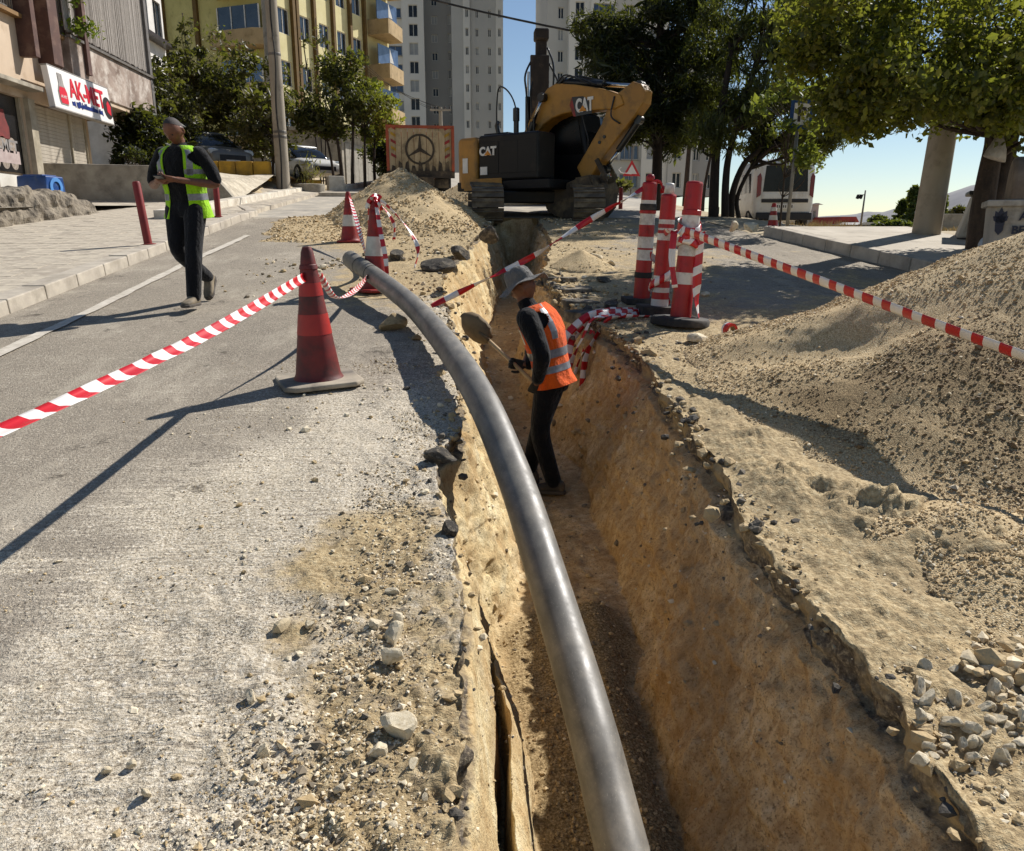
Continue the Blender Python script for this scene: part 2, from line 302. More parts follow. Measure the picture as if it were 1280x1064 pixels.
# ---- the trench itself
def soil_mat():
    m,nt,p,co=base_mat('trench_soil')
    lip=N(nt,'ShaderNodeAttribute',attribute_name='lip').outputs['Fac']; gr=N(nt,'ShaderNodeAttribute',attribute_name='gravel').outputs['Fac']; sd_=N(nt,'ShaderNodeAttribute',attribute_name='side').outputs['Fac']
    med=noise(nt,co,6,6,.65); fine=noise(nt,co,45,5,.7); scr=noise(nt,co,10,5,.65,sc=(1,1.7,.6)); big=noise(nt,co,1.6,4,.6)
    a=ramp(nt,med,[(.3,C('#b3966a')),(.5,C('#d9c496')),(.68,C('#ecdfb8'))]); b=ramp(nt,scr,[(.3,C('#b59368')),(.5,C('#d3b68c')),(.7,C('#e6d1ad'))]); b=mixc(nt,ramp(nt,noise(nt,co,22,6,.7),[(.35,.55),(.5,0)]),b,C('#94714a'))
    col=mixc(nt,sd_,a,b); col=mixc(nt,ramp(nt,fine,[(.34,.7),(.45,0)]),col,C('#664d2f')); col=mixc(nt,ramp(nt,noise(nt,co,110,3,.65),[(.36,.6),(.44,0)]),col,C('#5b4529')); col=mixc(nt,ramp(nt,noise(nt,co,75,3,.6),[(.60,0),(.68,.5)]),col,C('#e0cda6')); col=mixc(nt,ramp(nt,big,[(.42,.5),(.6,0)]),col,C('#a07d50'))
    col=mixc(nt,ramp(nt,noise(nt,co,13,5,.7),[(.6,0),(.72,.55)]),col,C('#dcc79c'))
    lc=ramp(nt,fine,[(.3,C('#37312b')),(.52,C('#6b6155')),(.70,C('#b3a488'))]); lc=mixc(nt,ramp(nt,noise(nt,co,4,5,.7),[(.45,0),(.6,.8)]),lc,C('#b9a37c'))
    lf=ramp(nt,mth(nt,'ADD',lip,mth(nt,'MULTIPLY',mth(nt,'SUBTRACT',med,.5),1.2)),[(.35,0),(.55,1)]); col=mixc(nt,lf,col,lc)
    gc=ramp(nt,noise(nt,co,85,3,.7),[(.3,C('#57482f')),(.5,C('#927d5a')),(.7,C('#c6b088'))]); gf=ramp(nt,mth(nt,'ADD',gr,mth(nt,'MULTIPLY',mth(nt,'SUBTRACT',med,.5),.8)),[(.35,0),(.6,1)]); col=mixc(nt,gf,col,gc)
    nt.links.new(col,p.inputs['Base Color']); p.inputs['Roughness'].default_value=.95; p.inputs['Specular IOR Level'].default_value=.15
    h=mth(nt,'ADD',mth(nt,'MULTIPLY',noise(nt,co,150,3,.7),.35),mth(nt,'ADD',fine,mth(nt,'MULTIPLY',med,1.5))); bump(nt,p,h,.85,.012); return m
M_SOIL=soil_mat()
y=ROWS; D=TD(y)*ss(TEND,TEND-.14,y)*ss(-6,-5.5,y)+.02; Ls,Rs=Lx(y),Rx(y); Lb,Rb=Lx(y,0),Rx(y,0)
BLo=np.interp(y,[-3,2.5,4,5.6,7,10,13,17],[.30,.30,.34,.40,.52,.55,.42,.35]); BRo=np.interp(y,[-3,2.5,4.06,5.5,7,9,13,17],[.45,.40,.36,.42,.42,.38,.35,.3])
kc=ss(3.35,2.45,y)                                           # the crack behind a leaning slab of soil
jag=np.abs(fbm(y,9,0,5,3,41))*.06
ctl=[(Ls,0*y),(Ls-.01+jag*.3,0*y-.05),(Ls-.025-jag*.6,-.10-jag*.3),(Lb+.045,-.13+0*y)]
def at_(f): return (Lb+.045+(BLo-.045)*f**.9,-.13-(D-.13)*f)
def mix(a,b,k): return (a[0]*(1-k)+b[0]*k,a[1]*(1-k)+b[1]*k)
wob=fbm(y,1,0,2.2,3,44)*.035
c1=mix(at_(.28),(Lb+.115+wob,-.42+0*y),kc); c2=mix(at_(.34),(Lb+.128+wob,-.52+0*y),kc); c3=mix(at_(.38),(Lb+.145+wob,-.95+0*y),kc)
c4=mix(at_(.40),(Lb+.165+wob+.012*ss(2.4,1.8,y),-.95+0*y),kc); c5=mix(at_(.45),(Lb+.172+wob+.012,-.55+0*y),kc); c6=mix(at_(.5),(Lb+.188+wob,-.50+0*y),kc); c7=mix(at_(.62),(Lb+.232+wob*.6,-.60+0*y),kc)
ctl+=[c1,c2,c3,c4,c5,c6,c7,(Lb+BLo,-D),(Lb+BLo+(Rb-Lb-BLo-BRo)*.5,-D-.02),(Rb-BRo,-D),(Rb-BRo*.86,-D*.82),(Rb-BRo*.36,-D*.42),(Rb-.05,-.16+0*y),(Rs+.035,-.115-jag*.7),(Rs+.015-jag*.5,-.05-jag*.3),(Rs,0*y)]
num=[3,4,4,14,7,8,3,8,5,8,24,26,26,14,38,30,5,6,4]
cx,cz,lipA,side,grav,wall=[],[],[],[],[],[]
nC=len(ctl)
for i,n in enumerate(num):
    for k in range(n):
        t=k/n; cx.append(ctl[i][0]*(1-t)+ctl[i+1][0]*t); cz.append(ctl[i][1]*(1-t)+ctl[i+1][1]*t)
        q=i+t; lipA.append(1.0 if q<2.6 else (.55*max(0,1-(q-2.6)) if q<3.6 else (.95 if q>16.75 else (.30*max(0,q-15.6) if q>15.6 else 0))))
        side.append(float(ss(10.2,12.4,q))); grav.append(max(0,1-abs(q-12.0)/1.25)); wall.append(min(1,max(0,(q-.9)/1.5),max(0,(18.2-q)/1.5)))
cx.append(ctl[-1][0]);cz.append(ctl[-1][1]);lipA.append(1);side.append(1);grav.append(0);wall.append(0)
X=np.stack(cx,1);Z=np.stack(cz,1)+road(y)[:,None]; YY=y[:,None]+0*X; wl=np.array(wall)[None,:]; sdv=np.array(side)[None,:]; gv=np.array(grav)[None,:]
flr=ss(.15,.7,gv); far=np.clip(YY/5,.6,1.6)
kcr=1-.85*kc[:,None]*(sdv<.5)
nx=(.055*fbm(X,YY,Z*1.0,2.4,4,51)+.030*fbm(X,YY,Z,8,4,52)+.013*fbm(X,YY,Z,30,3,53))*kcr; nx=nx+sdv*(.020*fbm(YY*.35+Z*.5,Z*1.5-YY*.45,X*.3,9,4,66)+.012*np.abs(fbm(YY*.3+Z*.4,Z*1.2-YY*.5,0,22,3,67))+.05*np.maximum(-.2,fbm(X,YY,Z,4.5,4,61))+.02*fbm(X,YY,Z,14,3,62))
pit=np.maximum(0,fbm(X,YY,Z,5.5,3,54)-.28)*.16*(1-sdv)*(1-.8*kc[:,None]); slab=(np.floor(fbm(X,YY,Z,1.7,2,55)*5)/5)*.05*(1-sdv)*(1-kc[:,None]); gouge=np.maximum(0,fbm(X,YY*1.4,Z*.7,3.2,3,56)-.2)*.11*sdv
dirx=np.where(sdv<.5,1,-1)
X=X+wl*(1-flr)*(dirx*(nx*1.0)-pit*1.0+slab*dirx*.6+gouge)
Z=Z+wl*(1-flr)*.02*fbm(X,YY,Z,9,3,57)+flr*(.035*fbm(X,YY,0,3,4,58)+.014*fbm(X,YY,0,16,3,59))
fade=ss(TEND,TEND-.6,YY); Z=np.where(wl>0,Z,Z)
Z+=flr*.10*ss(4.35,4.1,YY+.15*fbm(X,YY,0,3,2,60))*ss(-.05,.35,X-.45)   # bedding gravel laid so far
lv_=np.broadcast_to(np.array(lipA)[None,:],X.shape)*(1-flr)*np.where((np.arange(X.shape[1])>1)&(np.arange(X.shape[1])<X.shape[1]-2),1,0); X=X-dirx*lv_*(.035*fbm(X,YY,Z,14,3,63)+.03*np.floor(3*fbm(X,YY,Z*.5,5,2,64))/3); Z=Z+lv_*.015*fbm(X,YY,Z,12,2,65)
X[:,0]=Ls; X[:,-1]=Rs
gatt=np.clip(gv*1.6,0,1)*(.35+.9*ss(4.4,4.0,YY))
tr=np_mesh('trench',np.stack([X,YY,Z],-1).reshape(-1,3),grid_faces(len(y),X.shape[1]),M_SOIL,smooth=True,attrs={'lip':np.broadcast_to(np.array(lipA)[None,:],X.shape).ravel(),'side':np.broadcast_to(sdv,X.shape).ravel(),'gravel':gatt.ravel()}); tr['kind']='structure'
TX,TZ=X,Z
g=np.random.default_rng(91); ri=g.integers(60,len(ROWS)-8,2600); ci=g.integers(14,TX.shape[1]-12,2600); k=(ROWS[ri]>1.1)&(g.random(2600)<.85); ri,ci=ri[k],ci[k]; s=.0065*np.exp(g.normal(0,.55,len(ri)))*np.clip(ROWS[ri]/3,.7,2.2)
STONES_IN_WALL=(np.stack([TX[ri,ci],ROWS[ri],TZ[ri,ci]],1),s)
def floor_z(x,yy):                                            # height of the trench floor
    i=int(np.argmin(abs(y_rows-yy))); j=int(np.argmin(abs(TX[i]-x)+10*(gv[0]<.2))); return float(TZ[i,j])
y_rows=ROWS.copy()
# ---- ground sheets beyond
M_DIRT=mat('dry_dirt','#b3a283','#8d7a5c',3,.95,bmp=.5,bscale=30,bdist=.02,dirt='#c9bb9b',dirt_amt=.5)
M_FARROAD=mat('far_asphalt','#aea698','#8f887c',1.5,.9,bmp=.3,bscale=70,dirt='#c6bba6')
def sheet(name,xs,ys,m,dz=0,fx=None,kind='structure',amp=.0):
    XX,Y2=np.meshgrid(xs,ys); XX=XX if fx is None else fx(XX,Y2); ZZ=HG(XX,Y2)+dz+amp*fbm(XX,Y2,0,.5,4,71)
    o=np_mesh(name,np.stack([XX,Y2,ZZ],-1).reshape(-1,3),grid_faces(len(ys),len(xs)),m,smooth=True); o['kind']=kind; return o
ys=np.concatenate([np.arange(TEND,40,.8),np.arange(40,76,3)])
sheet('far_road',np.linspace(0,1,24),ys,M_FARROAD,fx=lambda a,b:-4.4+a*(10.2-.0+.10*np.maximum(0,b-20)))
ysl=np.concatenate([np.arange(-8,30,.7),np.arange(30,76,3)])
sheet('ground',np.array([-160,-90,-50,-30,-20,-14,-10,-8,-7,-6.4,-5.9,-5.4,-4.9,-4.15]),ysl,M_DIRT,-.03)
sheet('verge',np.concatenate([np.linspace(0,1,40)**2]),ysl,M_DIRT,-.012,fx=lambda a,b:(np.where(b<TEND,xkerb(b)-.03,5.75+.10*np.maximum(0,b-20)))+a*260,amp=.05)
sheet('plain',np.concatenate([np.linspace(-2500,-100,14),np.linspace(-60,80,36),np.linspace(100,2500,20)]),np.concatenate([np.arange(74,160,8),np.geomspace(170,5000,20)]),M_DIRT,-.06)
# lane line: worn white paint, 4 mm above the asphalt
m,nt,p,co=base_mat('worn_white_paint'); f=ramp(nt,noise(nt,co,9,8,.8),[(.40,0),(.66,.8)])
nt.links.new(mixc(nt,f,C('#b3aa9a'),C('#ddd5c6')),p.inputs['Base Color']); p.inputs['Roughness'].default_value=.8; M_LINE=m
ys=np.arange(3.2,14.3,.12); c=-3.5+.02*np.sin(ys); V=[];
for yy,cc in zip(ys,c):
    for s in (-1,1):
        xx=cc+s*(.055+.012*float(vn(yy*4,s,0,5))); V.append((xx,yy,float(road(yy))+.0125))
o=np_mesh('lane_line',V,grid_faces(len(ys),2),M_LINE); o['kind']='structure'
# hills on the horizon
M_HILL=mat('dry_hillside','#8f8d8a','#77767a',.02,1,bmp=0)
def hill(name,x0,x1,yc,h,z0,sd_):
    xs=np.linspace(x0,x1,60); vs=np.linspace(-1,1,14); XX,VV=np.meshgrid(xs,vs); t=(XX-x0)/(x1-x0)
    ZZ=z0+h*np.sin(np.pi*t)**1.1*(1-VV**2)*(1+.25*fbm(XX*.01,VV,0,1.6,4,sd_)); o=np_mesh(name,np.stack([XX,yc+VV*h*4,ZZ],-1).reshape(-1,3),grid_faces(14,60),M_HILL,smooth=True); o['kind']='structure'
a=W(1180,285,900); hill('hill',a.x-90,a.x+700,900,95,-6,3)
a=W(1060,285,1500); hill('distant_hill',a.x-260,a.x+330,1500,36,-8,9)
# ================================================================ FOREGROUND OBJECTS
def gz(x,y): return float(HG(x,y))
M_PIPE,nt,p,co=base_mat('grey_plastic_pipe')
PCOL=mixc(nt,ramp(nt,noise(nt,co,3.5,7,.75),[(.48,0),(.75,.55)]),ramp(nt,noise(nt,co,12,4,.6,sc=(1,.25,1)),[(.3,C('#5b5852')),(.7,C('#7c7870'))]),C('#a59b8b')); nt.links.new(mixc(nt,mth(nt,'MULTIPLY',ramp(nt,noise(nt,co,5,4,.8,sc=(34,.9,34)),[(.60,0),(.68,1)]),.45),PCOL,C('#b8b0a2')),p.inputs['Base Color'])
nt.links.new(ramp(nt,noise(nt,co,9,5,.7),[(.3,.36),(.7,.62)]),p.inputs['Roughness']); bump(nt,p,noise(nt,co,60,4,.7),.08,.003)
def catmull(P,n):
    P=[Vector(p) for p in P]; P=[P[0]*2-P[1]]+P+[P[-1]*2-P[-2]]; out=[]
    for i in range(1,len(P)-2):
        for k in range(n):
            t=k/n; a,b,c,d=P[i-1:i+3]
            out.append(.5*((2*b)+(c-a)*t+(2*a-5*b+4*c-d)*t*t+(3*b-a-3*c+d)*t**3))
    return out+[P[-2]]
def atd(px,py,d): return Vector((0,0,CH))+_f*d+_r*((px-640)/980*d)-_u*((py-532)/980*d)
PP=[atd(438,324,9.05),atd(480,354,7.85),atd(524,391,6.85),atd(585,470,4.95),atd(640,588,4.15),atd(700,774,3.45),atd(740,912,3.02),atd(771,1036,2.74)]
e=PP[-1]; PP+=[Vector((e.x+.05,e.y-.85,e.z-.30)),Vector((e.x+.06,e.y-2.4,e.z-.52)),Vector((e.x+.04,e.y-5,e.z-.70))]
PATH=catmull(PP,9); PR=.094
t=root('pipe','long dusty grey plastic pipe bending out of the trench onto the road','pipe',(0,0,0))
b=MB(); b.tube(PATH,PR,28,cap=False); n=len(b.v); b.build('pipe_wall',M_PIPE,t,True)
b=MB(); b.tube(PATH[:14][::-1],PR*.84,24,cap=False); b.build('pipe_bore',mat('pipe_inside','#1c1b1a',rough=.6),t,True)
d0=(PATH[1]-PATH[0]).normalized(); x=Vector((0,0,1)).cross(d0).normalized(); yv=d0.cross(x); V=[];
for k in range(28):
    a=2*math.pi*k/28; q=x*math.cos(a)+yv*math.sin(a); V+=[PATH[0]+q*PR,PATH[0]+q*PR*.84]
b=MB(); b.add(V,[(2*k,2*k+1,(2*k+3)%56,(2*k+2)%56) for k in range(28)]); b.build('pipe_rim',M_PIPE,t)
for i in (3,6): 
    b=MB(); q=PATH[i]; dd=(PATH[i+1]-PATH[i]).normalized(); b.tube([q-dd*.012,q+dd*.012],PR+.002,28,cap=False); b.build('printed_ring',mat('ring_print','#2c2a28'),t,True)
# ---- cones
M_RED=mat('dirty_red_plastic','#8e1d18','#5c1512',5,.55,dirt='#3b201a',dirt_amt=.8,dscale=4); M_RED2=mat('red_reflective_band','#b3261b','#97201a',6,.45,dirt='#6a2018',dirt_amt=.3)
M_WHT=mat('dirty_white_band','#d9d4cb','#b7b0a4',6,.5,dirt='#8d8375',dirt_amt=.5); M_RUB=mat('dusty_rubber','#8a8276','#5b554d',4,.9,dirt='#b8ab95',dirt_amt=.7); M_BLK=mat('black_rubber','#1d1c1b','#2c2a28',8,.8,dirt='#6b6256',dirt_amt=.35)
M_ORR=mat('cone_red_plastic','#a8241d','#7d1b17',5,.5,dirt='#55251d',dirt_amt=.5,dscale=6)
def cone(loc,label,h=.86,rb=.165,mats=(M_RED,M_RED2),bands=((.34,.50),(.64,.74)),bw=.27,rz=0,tilt=(0,0),mb=M_RUB,group='traffic cones round the trench'):
    t=root('traffic_cone',label,'traffic cone',loc,rz,group); t.rotation_euler=(tilt[0],tilt[1],rz)
    b=MB(); c=bw*.25; pl=[(bw,bw-c),(bw-c,bw),(c-bw,bw),(-bw,bw-c),(-bw,c-bw),(c-bw,-bw),(bw-c,-bw),(bw,c-bw)]
    b.prism(pl,(0,0,0),(1,0,0),(0,1,0),(0,0,.035)); b.build('base',mb,t,bevel=.012)
    rt=.038; r=lambda f: rb+(rt-rb)*f
    b=MB(); b.lathe([(rb*1.12,.03),(rb*1.04,.05),(r(.02),.07)]+[(r(f),.05+f*(h-.06)) for f in (.1,.3,.5,.7,.84)]+[(r(.84)+.006,.05+.845*(h-.06)),(r(.87)+.004,.05+.875*(h-.06)),(r(.88),.05+.88*(h-.06)),(r(.97),.05+.97*(h-.06)),(r(1)*.75,h-.002),(r(1)*.2,h)],28); b.build('body',mats[0],t,'auto')
    for a,z in bands:
        b=MB(); b.lathe([(r(a)+.0025,.05+a*(h-.06)),(r(z)+.0025,.05+z*(h-.06))],28,cap=False); b.build('band',mats[1],t,True)
    return t
c1=W(399,477,5.44); c1.z=gz(c1.x,c1.y)
cone(c1,'large dirty red traffic cone on a dusty rubber base nearest the camera',.92,.155,rz=R(20),tilt=(R(1),R(-2)))
c2=(-1.634,13.4,gz(-1.634,13.4)-.01); cone(c2,'red and white traffic cone standing farthest back beside the gravel heap',.80,.15,(M_ORR,M_WHT),((.28,.52),),mb=M_ORR,bw=.2)
c3=(-.835,8.95,gz(-.835,8.95)-.01); cone(c3,'red and white traffic cone draped in tape behind the pipe end',1.0,.155,(M_ORR,M_WHT),((.36,.58),),rz=R(30),mb=M_ORR,bw=.24,tilt=(0,R(1.5)))
# ---- striped barrier tape
M_TR,M_TW=mat('tape_red','#c8161d','#b5121a',9,.35,spec=.6,bmp=.05),mat('tape_white','#ece8e3','#dcd6cf',9,.35,spec=.6,bmp=.05)
def smooth_path(P,step=.02):
    P=catmull(P,24); L=[0]
    for a,b in zip(P,P[1:]): L.append(L[-1]+(b-a).length)
    n=max(4,int(L[-1]/step)); out=[]
    A=np.array([tuple(p) for p in P]); s=np.linspace(0,L[-1],n); return [Vector(v) for v in np.stack([np.interp(s,L,A[:,i]) for i in range(3)],1)],L[-1]
def tape(label,P,width=.07,stripe=.1,twist=0,turns=0,step=.025,name='barrier_tape',slant=0,up=Vector((0,0,1)),crumple=0,wfn=None,group='striped barrier tapes'):
    pts,L=smooth_path(P,step); n=len(pts); V=[];F=[];MI=[]; K=4
    for i,p in enumerate(pts):
        d=(pts[min(i+1,n-1)]-pts[max(i-1,0)]).normalized(); s=d.cross(up); s=s.normalized() if s.length>1e-3 else Vector((1,0,0)); v=s.cross(d)
        a=twist+turns*2*math.pi*i/n; wv=v*math.cos(a)+s*math.sin(a); nv=d.cross(wv); ww=width*(wfn(i/n) if wfn else 1)
        for k in range(K+1):
            q=k/K-.5; cr=crumple*float(vn(i*step*9,k*1.7,L,3)); V.append(p+wv*(q*ww)+nv*(.006*math.cos(q*math.pi)*1.5+cr)+d*slant*q*ww)
    for i in range(n-1):
        for k in range(K):
            F.append((i*(K+1)+k,i*(K+1)+k+1,(i+1)*(K+1)+k+1,(i+1)*(K+1)+k)); MI.append(int((i*step*(L/((n-1)*step)))//stripe)%2)
    me=bpy.data.meshes.new(name); me.from_pydata(V,[],F); me.polygons.foreach_set('material_index',MI); me.polygons.foreach_set('use_smooth',[True]*len(F))
    o=link(name,me,[M_TR,M_TW]); so=o.modifiers.new('thickness','SOLIDIFY'); so.thickness=.0012; return tag(o,label,'barrier tape',group)
KN=Vector((-.945,5.44,1.29)); 
tape('taut red and white striped tape running from the nearest cone past the left edge',[KN+Vector((-.01,-.05,0)),(-1.11,3.65,1.135),(-1.275,2.05,1.05),(-1.45,.3,1.02),(-1.6,-1.6,1.05)],.058,.085,.35,.35,slant=.35,crumple=.003)
tape('pinkish striped tape sagging behind the nearest cone to the tape draped cone',[KN+Vector((.06,.05,0)),(-.90,6.3,1.07),(-.87,7.4,1.05),(-.84,8.78,1.16)],.045,.06,.6,.5)
tape('loop of striped tape knotted round the top of the nearest cone',[(-.945+.058*math.cos(a),5.44+.058*math.sin(a),1.29+.01*math.sin(2*a)) for a in np.linspace(0,6.2,9)],.02,.05,0)
P3=Vector((-.81,8.93,gz(-.8,8.95)+.97))
tape('striped tape arching from the tape draped cone down to the ground beside it',[P3,P3+Vector((.12,-.05,-.04)),P3+Vector((.34,-.1,-.27)),P3+Vector((.46,-.15,-.5)),P3+Vector((.42,-.25,-.72))],.05,.07,.4,.4)
tape('striped tape hanging straight down the tape draped cone',[P3+Vector((.02,-.06,0)),P3+Vector((.06,-.12,-.3)),P3+Vector((.11,-.17,-.6)),P3+Vector((.13,-.2,-.93))],.05,.07,1.2,.3)
tape('second strand of striped tape fluttering off the tape draped cone',[P3,P3+Vector((.10,0,-.08)),P3+Vector((.2,.05,-.25)),P3+Vector((.19,.1,-.42))],.045,.06,.9,.6)
tape('striped tape sagging from the farthest cone towards the tape draped cone',[(-1.6,13.35,c2[2]+.72),(-1.42,12.4,c2[2]+.40),(-1.2,11.2,c2[2]+.05),(-.98,9.8,c3[2]+.28),(-.86,9.0,c3[2]+.9)],.06,.08,.7,.6)
for i in range(3):
    a=i*2.1; tape('crumpled knot of striped tape at the tip of the tape draped cone',[P3+Vector((.07*math.cos(a),.07*math.sin(a),.02)),P3+Vector((.02,0,.05)),P3+Vector((-.06*math.cos(a),-.07*math.sin(a),-.02)),P3+Vector((-.1*math.cos(a+.5),.02,-.09))],.05,.06,a,.7,step=.015,crumple=.02,group='knots of tape on the cone tip')
# ---- delineator posts
M_PR,M_PW=mat('post_red','#b3151a','#931217',5,.45,dirt='#5d1613',dirt_amt=.35,dscale=7),mat('post_white','#dedad2','#c6c0b6',5,.5,dirt='#8a7f70',dirt_amt=.45,dscale=7)
def post(loc,label,segs,r0,r1,h,tilt,base,extra=None):
    t=root('barrier_post',label,'barrier post',loc,0,'striped posts at the trench edge'); t.rotation_euler=tilt
    z=0
    b=MB()
    for f0,f1,c in segs:
        rr=lambda f:r0+(r1-r0)*f
        b.lathe([(rr(f0),base[1]+f0*h),(rr(f1),base[1]+f1*h)],22,cap=False,mi=c)
    b.lathe([(r1,base[1]+h),(r1*.9,base[1]+h+.015),(r1*.4,base[1]+h+.022)],22,mi=segs[-1][2]); b.build('tube',[M_PR,M_PW],t,'auto')
    b=MB()
    if base[0]=='disc': b.lathe([(base[2],0),(base[2],.05),(base[2]*.93,.075),(r0*1.5,.085),(r0*1.3,base[1]+.01)],24)
    else: b.box((0,0,base[1]/2),(base[2]*2,base[2]*1.5,base[1]))
    b.build('base',M_BLK,t,'auto',bevel=.008)
    for f0,f1,k in extra or []:
        b=MB(); rr=r0+(r1-r0)*f0; b.lathe([(rr+.002,base[1]+f0*h),(rr+.007,base[1]+f0*h+.004),(rr+.007,base[1]+f1*h-.004),(rr+.002,base[1]+f1*h)],22,cap=False); b.build('collar',[M_BLK,M_PR][k],t,'auto')
    return t
def fl(L): # pixel heights (top..bottom) -> fractions from below
    a,z=L[0][0],L[-1][1]; return [((z-q)/(z-p_),0) for p_,q in []] or [((z-q)/(z-a),(z-p_)/(z-a),c) for p_,q,c in reversed(L)]
p1=Vector((1.99,8.17,gz(1.99,8.17)-.01)); 
t=post(p1,'red and white striped post with black collars, leftmost of the three at the trench edge',fl([(105,185,0),(185,250,1),(250,308,1),(308,368,0),(368,425,1),(425,434,0),(434,488,1),(488,550,0),(550,685,0)]),.086,.074,1.14,(R(2),R(1.5),0),('block',.06,.19),[((685-235)/580,(685-203)/580,0),((685-252)/580,(685-235)/580,1),((685-580)/580,(685-550)/580,0)])
b=MB(); b.lathe([(.03,1.2),(.042,1.235),(.045,1.265),(.03,1.29),(.01,1.295)],14); b.build('knob',M_PR,t,True)
p2=Vector((2.03,7.6,gz(2.03,7.6)-.01))
t=post(p2,'red barrier post with a narrow white cap, middle of the three posts',fl([(185,300,0),(300,322,1),(322,342,0),(342,352,1),(352,368,0),(368,402,1),(402,580,0),(580,606,1),(606,640,0),(640,665,1),(665,700,0),(700,735,1)]),.085,.072,1.03,(R(1),R(2.2),0),('block',.09,.2))
b=MB(); b.lathe([(.05,1.12),(.046,1.22),(.038,1.235),(.01,1.24)],16); b.build('cap',M_PW,t,True)
p3=Vector((2.11,7.14,gz(2.11,7.14)-.01))
t=post(p3,'red and white post on a round black rubber foot wrapped in striped tape',fl([(95,250,0),(250,335,1),(335,398,0),(398,456,1),(456,540,0),(540,600,1),(600,780,0)]),.096,.074,1.20,(R(-1),R(3.5),0),('disc',.06,.27),[((780-252)/685,(780-225)/685,1)])
# tapes tied to the posts
TP=Vector((2.07,7.08,1.575)); yv_=p3
tape('taut red and white striped tape from the round footed post across the gravel heap',[TP+Vector((.02,-.04,0)),(2.43,5.3,1.285),W(1280,445,3.6),W(1280,445,3.6)+Vector((.40,-1.75,-.27)),W(1280,445,3.6)+Vector((.75,-3.6,-.42))],.078,.085,.25,.12,slant=.3)
tape('loose striped tape slung across the trench behind the worker to the leftmost post',[p1+Vector((.04,-.05,1.2)),(1.35,8.12,1.64),(.85,8.08,1.33),(.3,8.04,1.07),(-.2,8.0,.835)],.06,.17,.5,1.6,crumple=.008)
tape('striped tape joining the middle post to the round footed post',[p2+Vector((-.0,-.09,.78)),(2.03,7.35,1.58),TP+Vector((-.02,0,.0))],.06,.07,.3,.4)
for i,(z,w_) in enumerate([(.88,.09),(.80,.075),(.72,.06)]):
    q=p3+Vector((.045*z/.9,0,z)); tape('band of striped tape wound round the round footed post',[q+Vector((.098*math.cos(a),.098*math.sin(a),.05*math.sin(a+i*2))) for a in np.linspace(i,i+6.1,10)],w_,.07,0,0,slant=.4,crumple=.006,group='tape wound round the posts')
q=p3; tape('striped tape tail hanging down the round footed post',[q+Vector((.13,-.06,.83)),q+Vector((.115,-.08,.5)),q+Vector((.12,-.10,.2)),q+Vector((.16,-.12,.0))],.08,.09,1.3,.05,slant=.5,crumple=.008)
q=p3; tape('second striped tape tail hanging beside the round footed post',[q+Vector((-.10,-.02,.85)),q+Vector((-.12,-.06,.6)),q+Vector((-.09,-.09,.35))],.06,.16,1.2,.15,crumple=.01)
q=p2; tape('striped tape wound round the foot of the middle post',[q+Vector((.1*math.cos(a),.1*math.sin(a),.12+.05*a)) for a in np.linspace(0,9,14)],.07,.06,0,0,slant=.5,crumple=.004,group='tape wound round the posts')
q=p1+Vector((.05,-.02,1.2)); tape('pale tape ends sticking out of the leftmost post',[q,q+Vector((.07,0,.02)),q+Vector((.12,-.02,-.03)),q+Vector((.11,-.03,-.09))],.06,.9,.3,.3,crumple=.015)
g0=[(1.55,7.35),(1.47,7.25),(1.60,7.2),(1.5,7.45),(1.42,7.35)]
for i,(x,yy) in enumerate(g0):
    z=gz(x,yy); tape('crumpled striped tape dangling over the trench edge below the posts',[(x+.42,yy+.35,z+.03),(x+.10,yy+.12,z+.05),(x-.14,yy+.0,z+.03),(x-.24-.03*i,yy-.05,z-.16),(x-.33-.02*i,yy-.10,z-.30),(x-.40-.03*(i%2),yy-.12,z-.50-.06*(i%3))],.075,.08,i*.6,.35,crumple=.02,group='tape bundle hanging into the trench')
# roll of tape
t=root('tape_roll','small roll of red and white tape lying between two pale stones','tape roll',(2.40,6.62,gz(2.4,6.62)+.062))
t.rotation_euler=(R(90),0,R(15)); b=MB(); b.lathe([(.035,-.035),(.06,-.035),(.06,.0),(.06,.035),(.035,.035)],20,cap=False); b.build('winding',M_TR,t,'auto'); b=MB(); b.lathe([(.0605,-.036),(.061,-.036),(.061,-.012),(.0605,-.012)],20,cap=False); b.build('stripe',M_TW,t); b=MB(); b.lathe([(.035,-.034),(.031,-.03),(.031,.03),(.035,.034)],16,cap=False); b.build('core',mat('card','#a08560'),t)
# ---- red bollards on the pavement
M_BOL=mat('bollard_red','#8c1f1a','#6d1815',4,.55,dirt='#4a2019',dirt_amt=.4)
for x,yy,h,lb,tl in [(-4.42,12.2,.90,'red metal bollard nearest the camera on the left pavement, leaning slightly',-5),(-4.60,16.6,.78,'dull red bollard farther up the left pavement behind the man in the green vest',0)]:
    t=root('bollard',lb,'bollard',(x,yy,gz(x,yy)+.10),0,'red bollards on the left pavement'); t.rotation_euler=(0,R(tl),0)
    b=MB(); b.lathe([(.058,.01),(.056,h-.03),(.047,h-.006),(.02,h)],16); b.build('shaft',M_BOL,t,'auto'); b=MB(); b.lathe([(.11,0),(.11,.012),(.062,.022)],16); b.build('foot_plate',M_BOL,t,'auto')
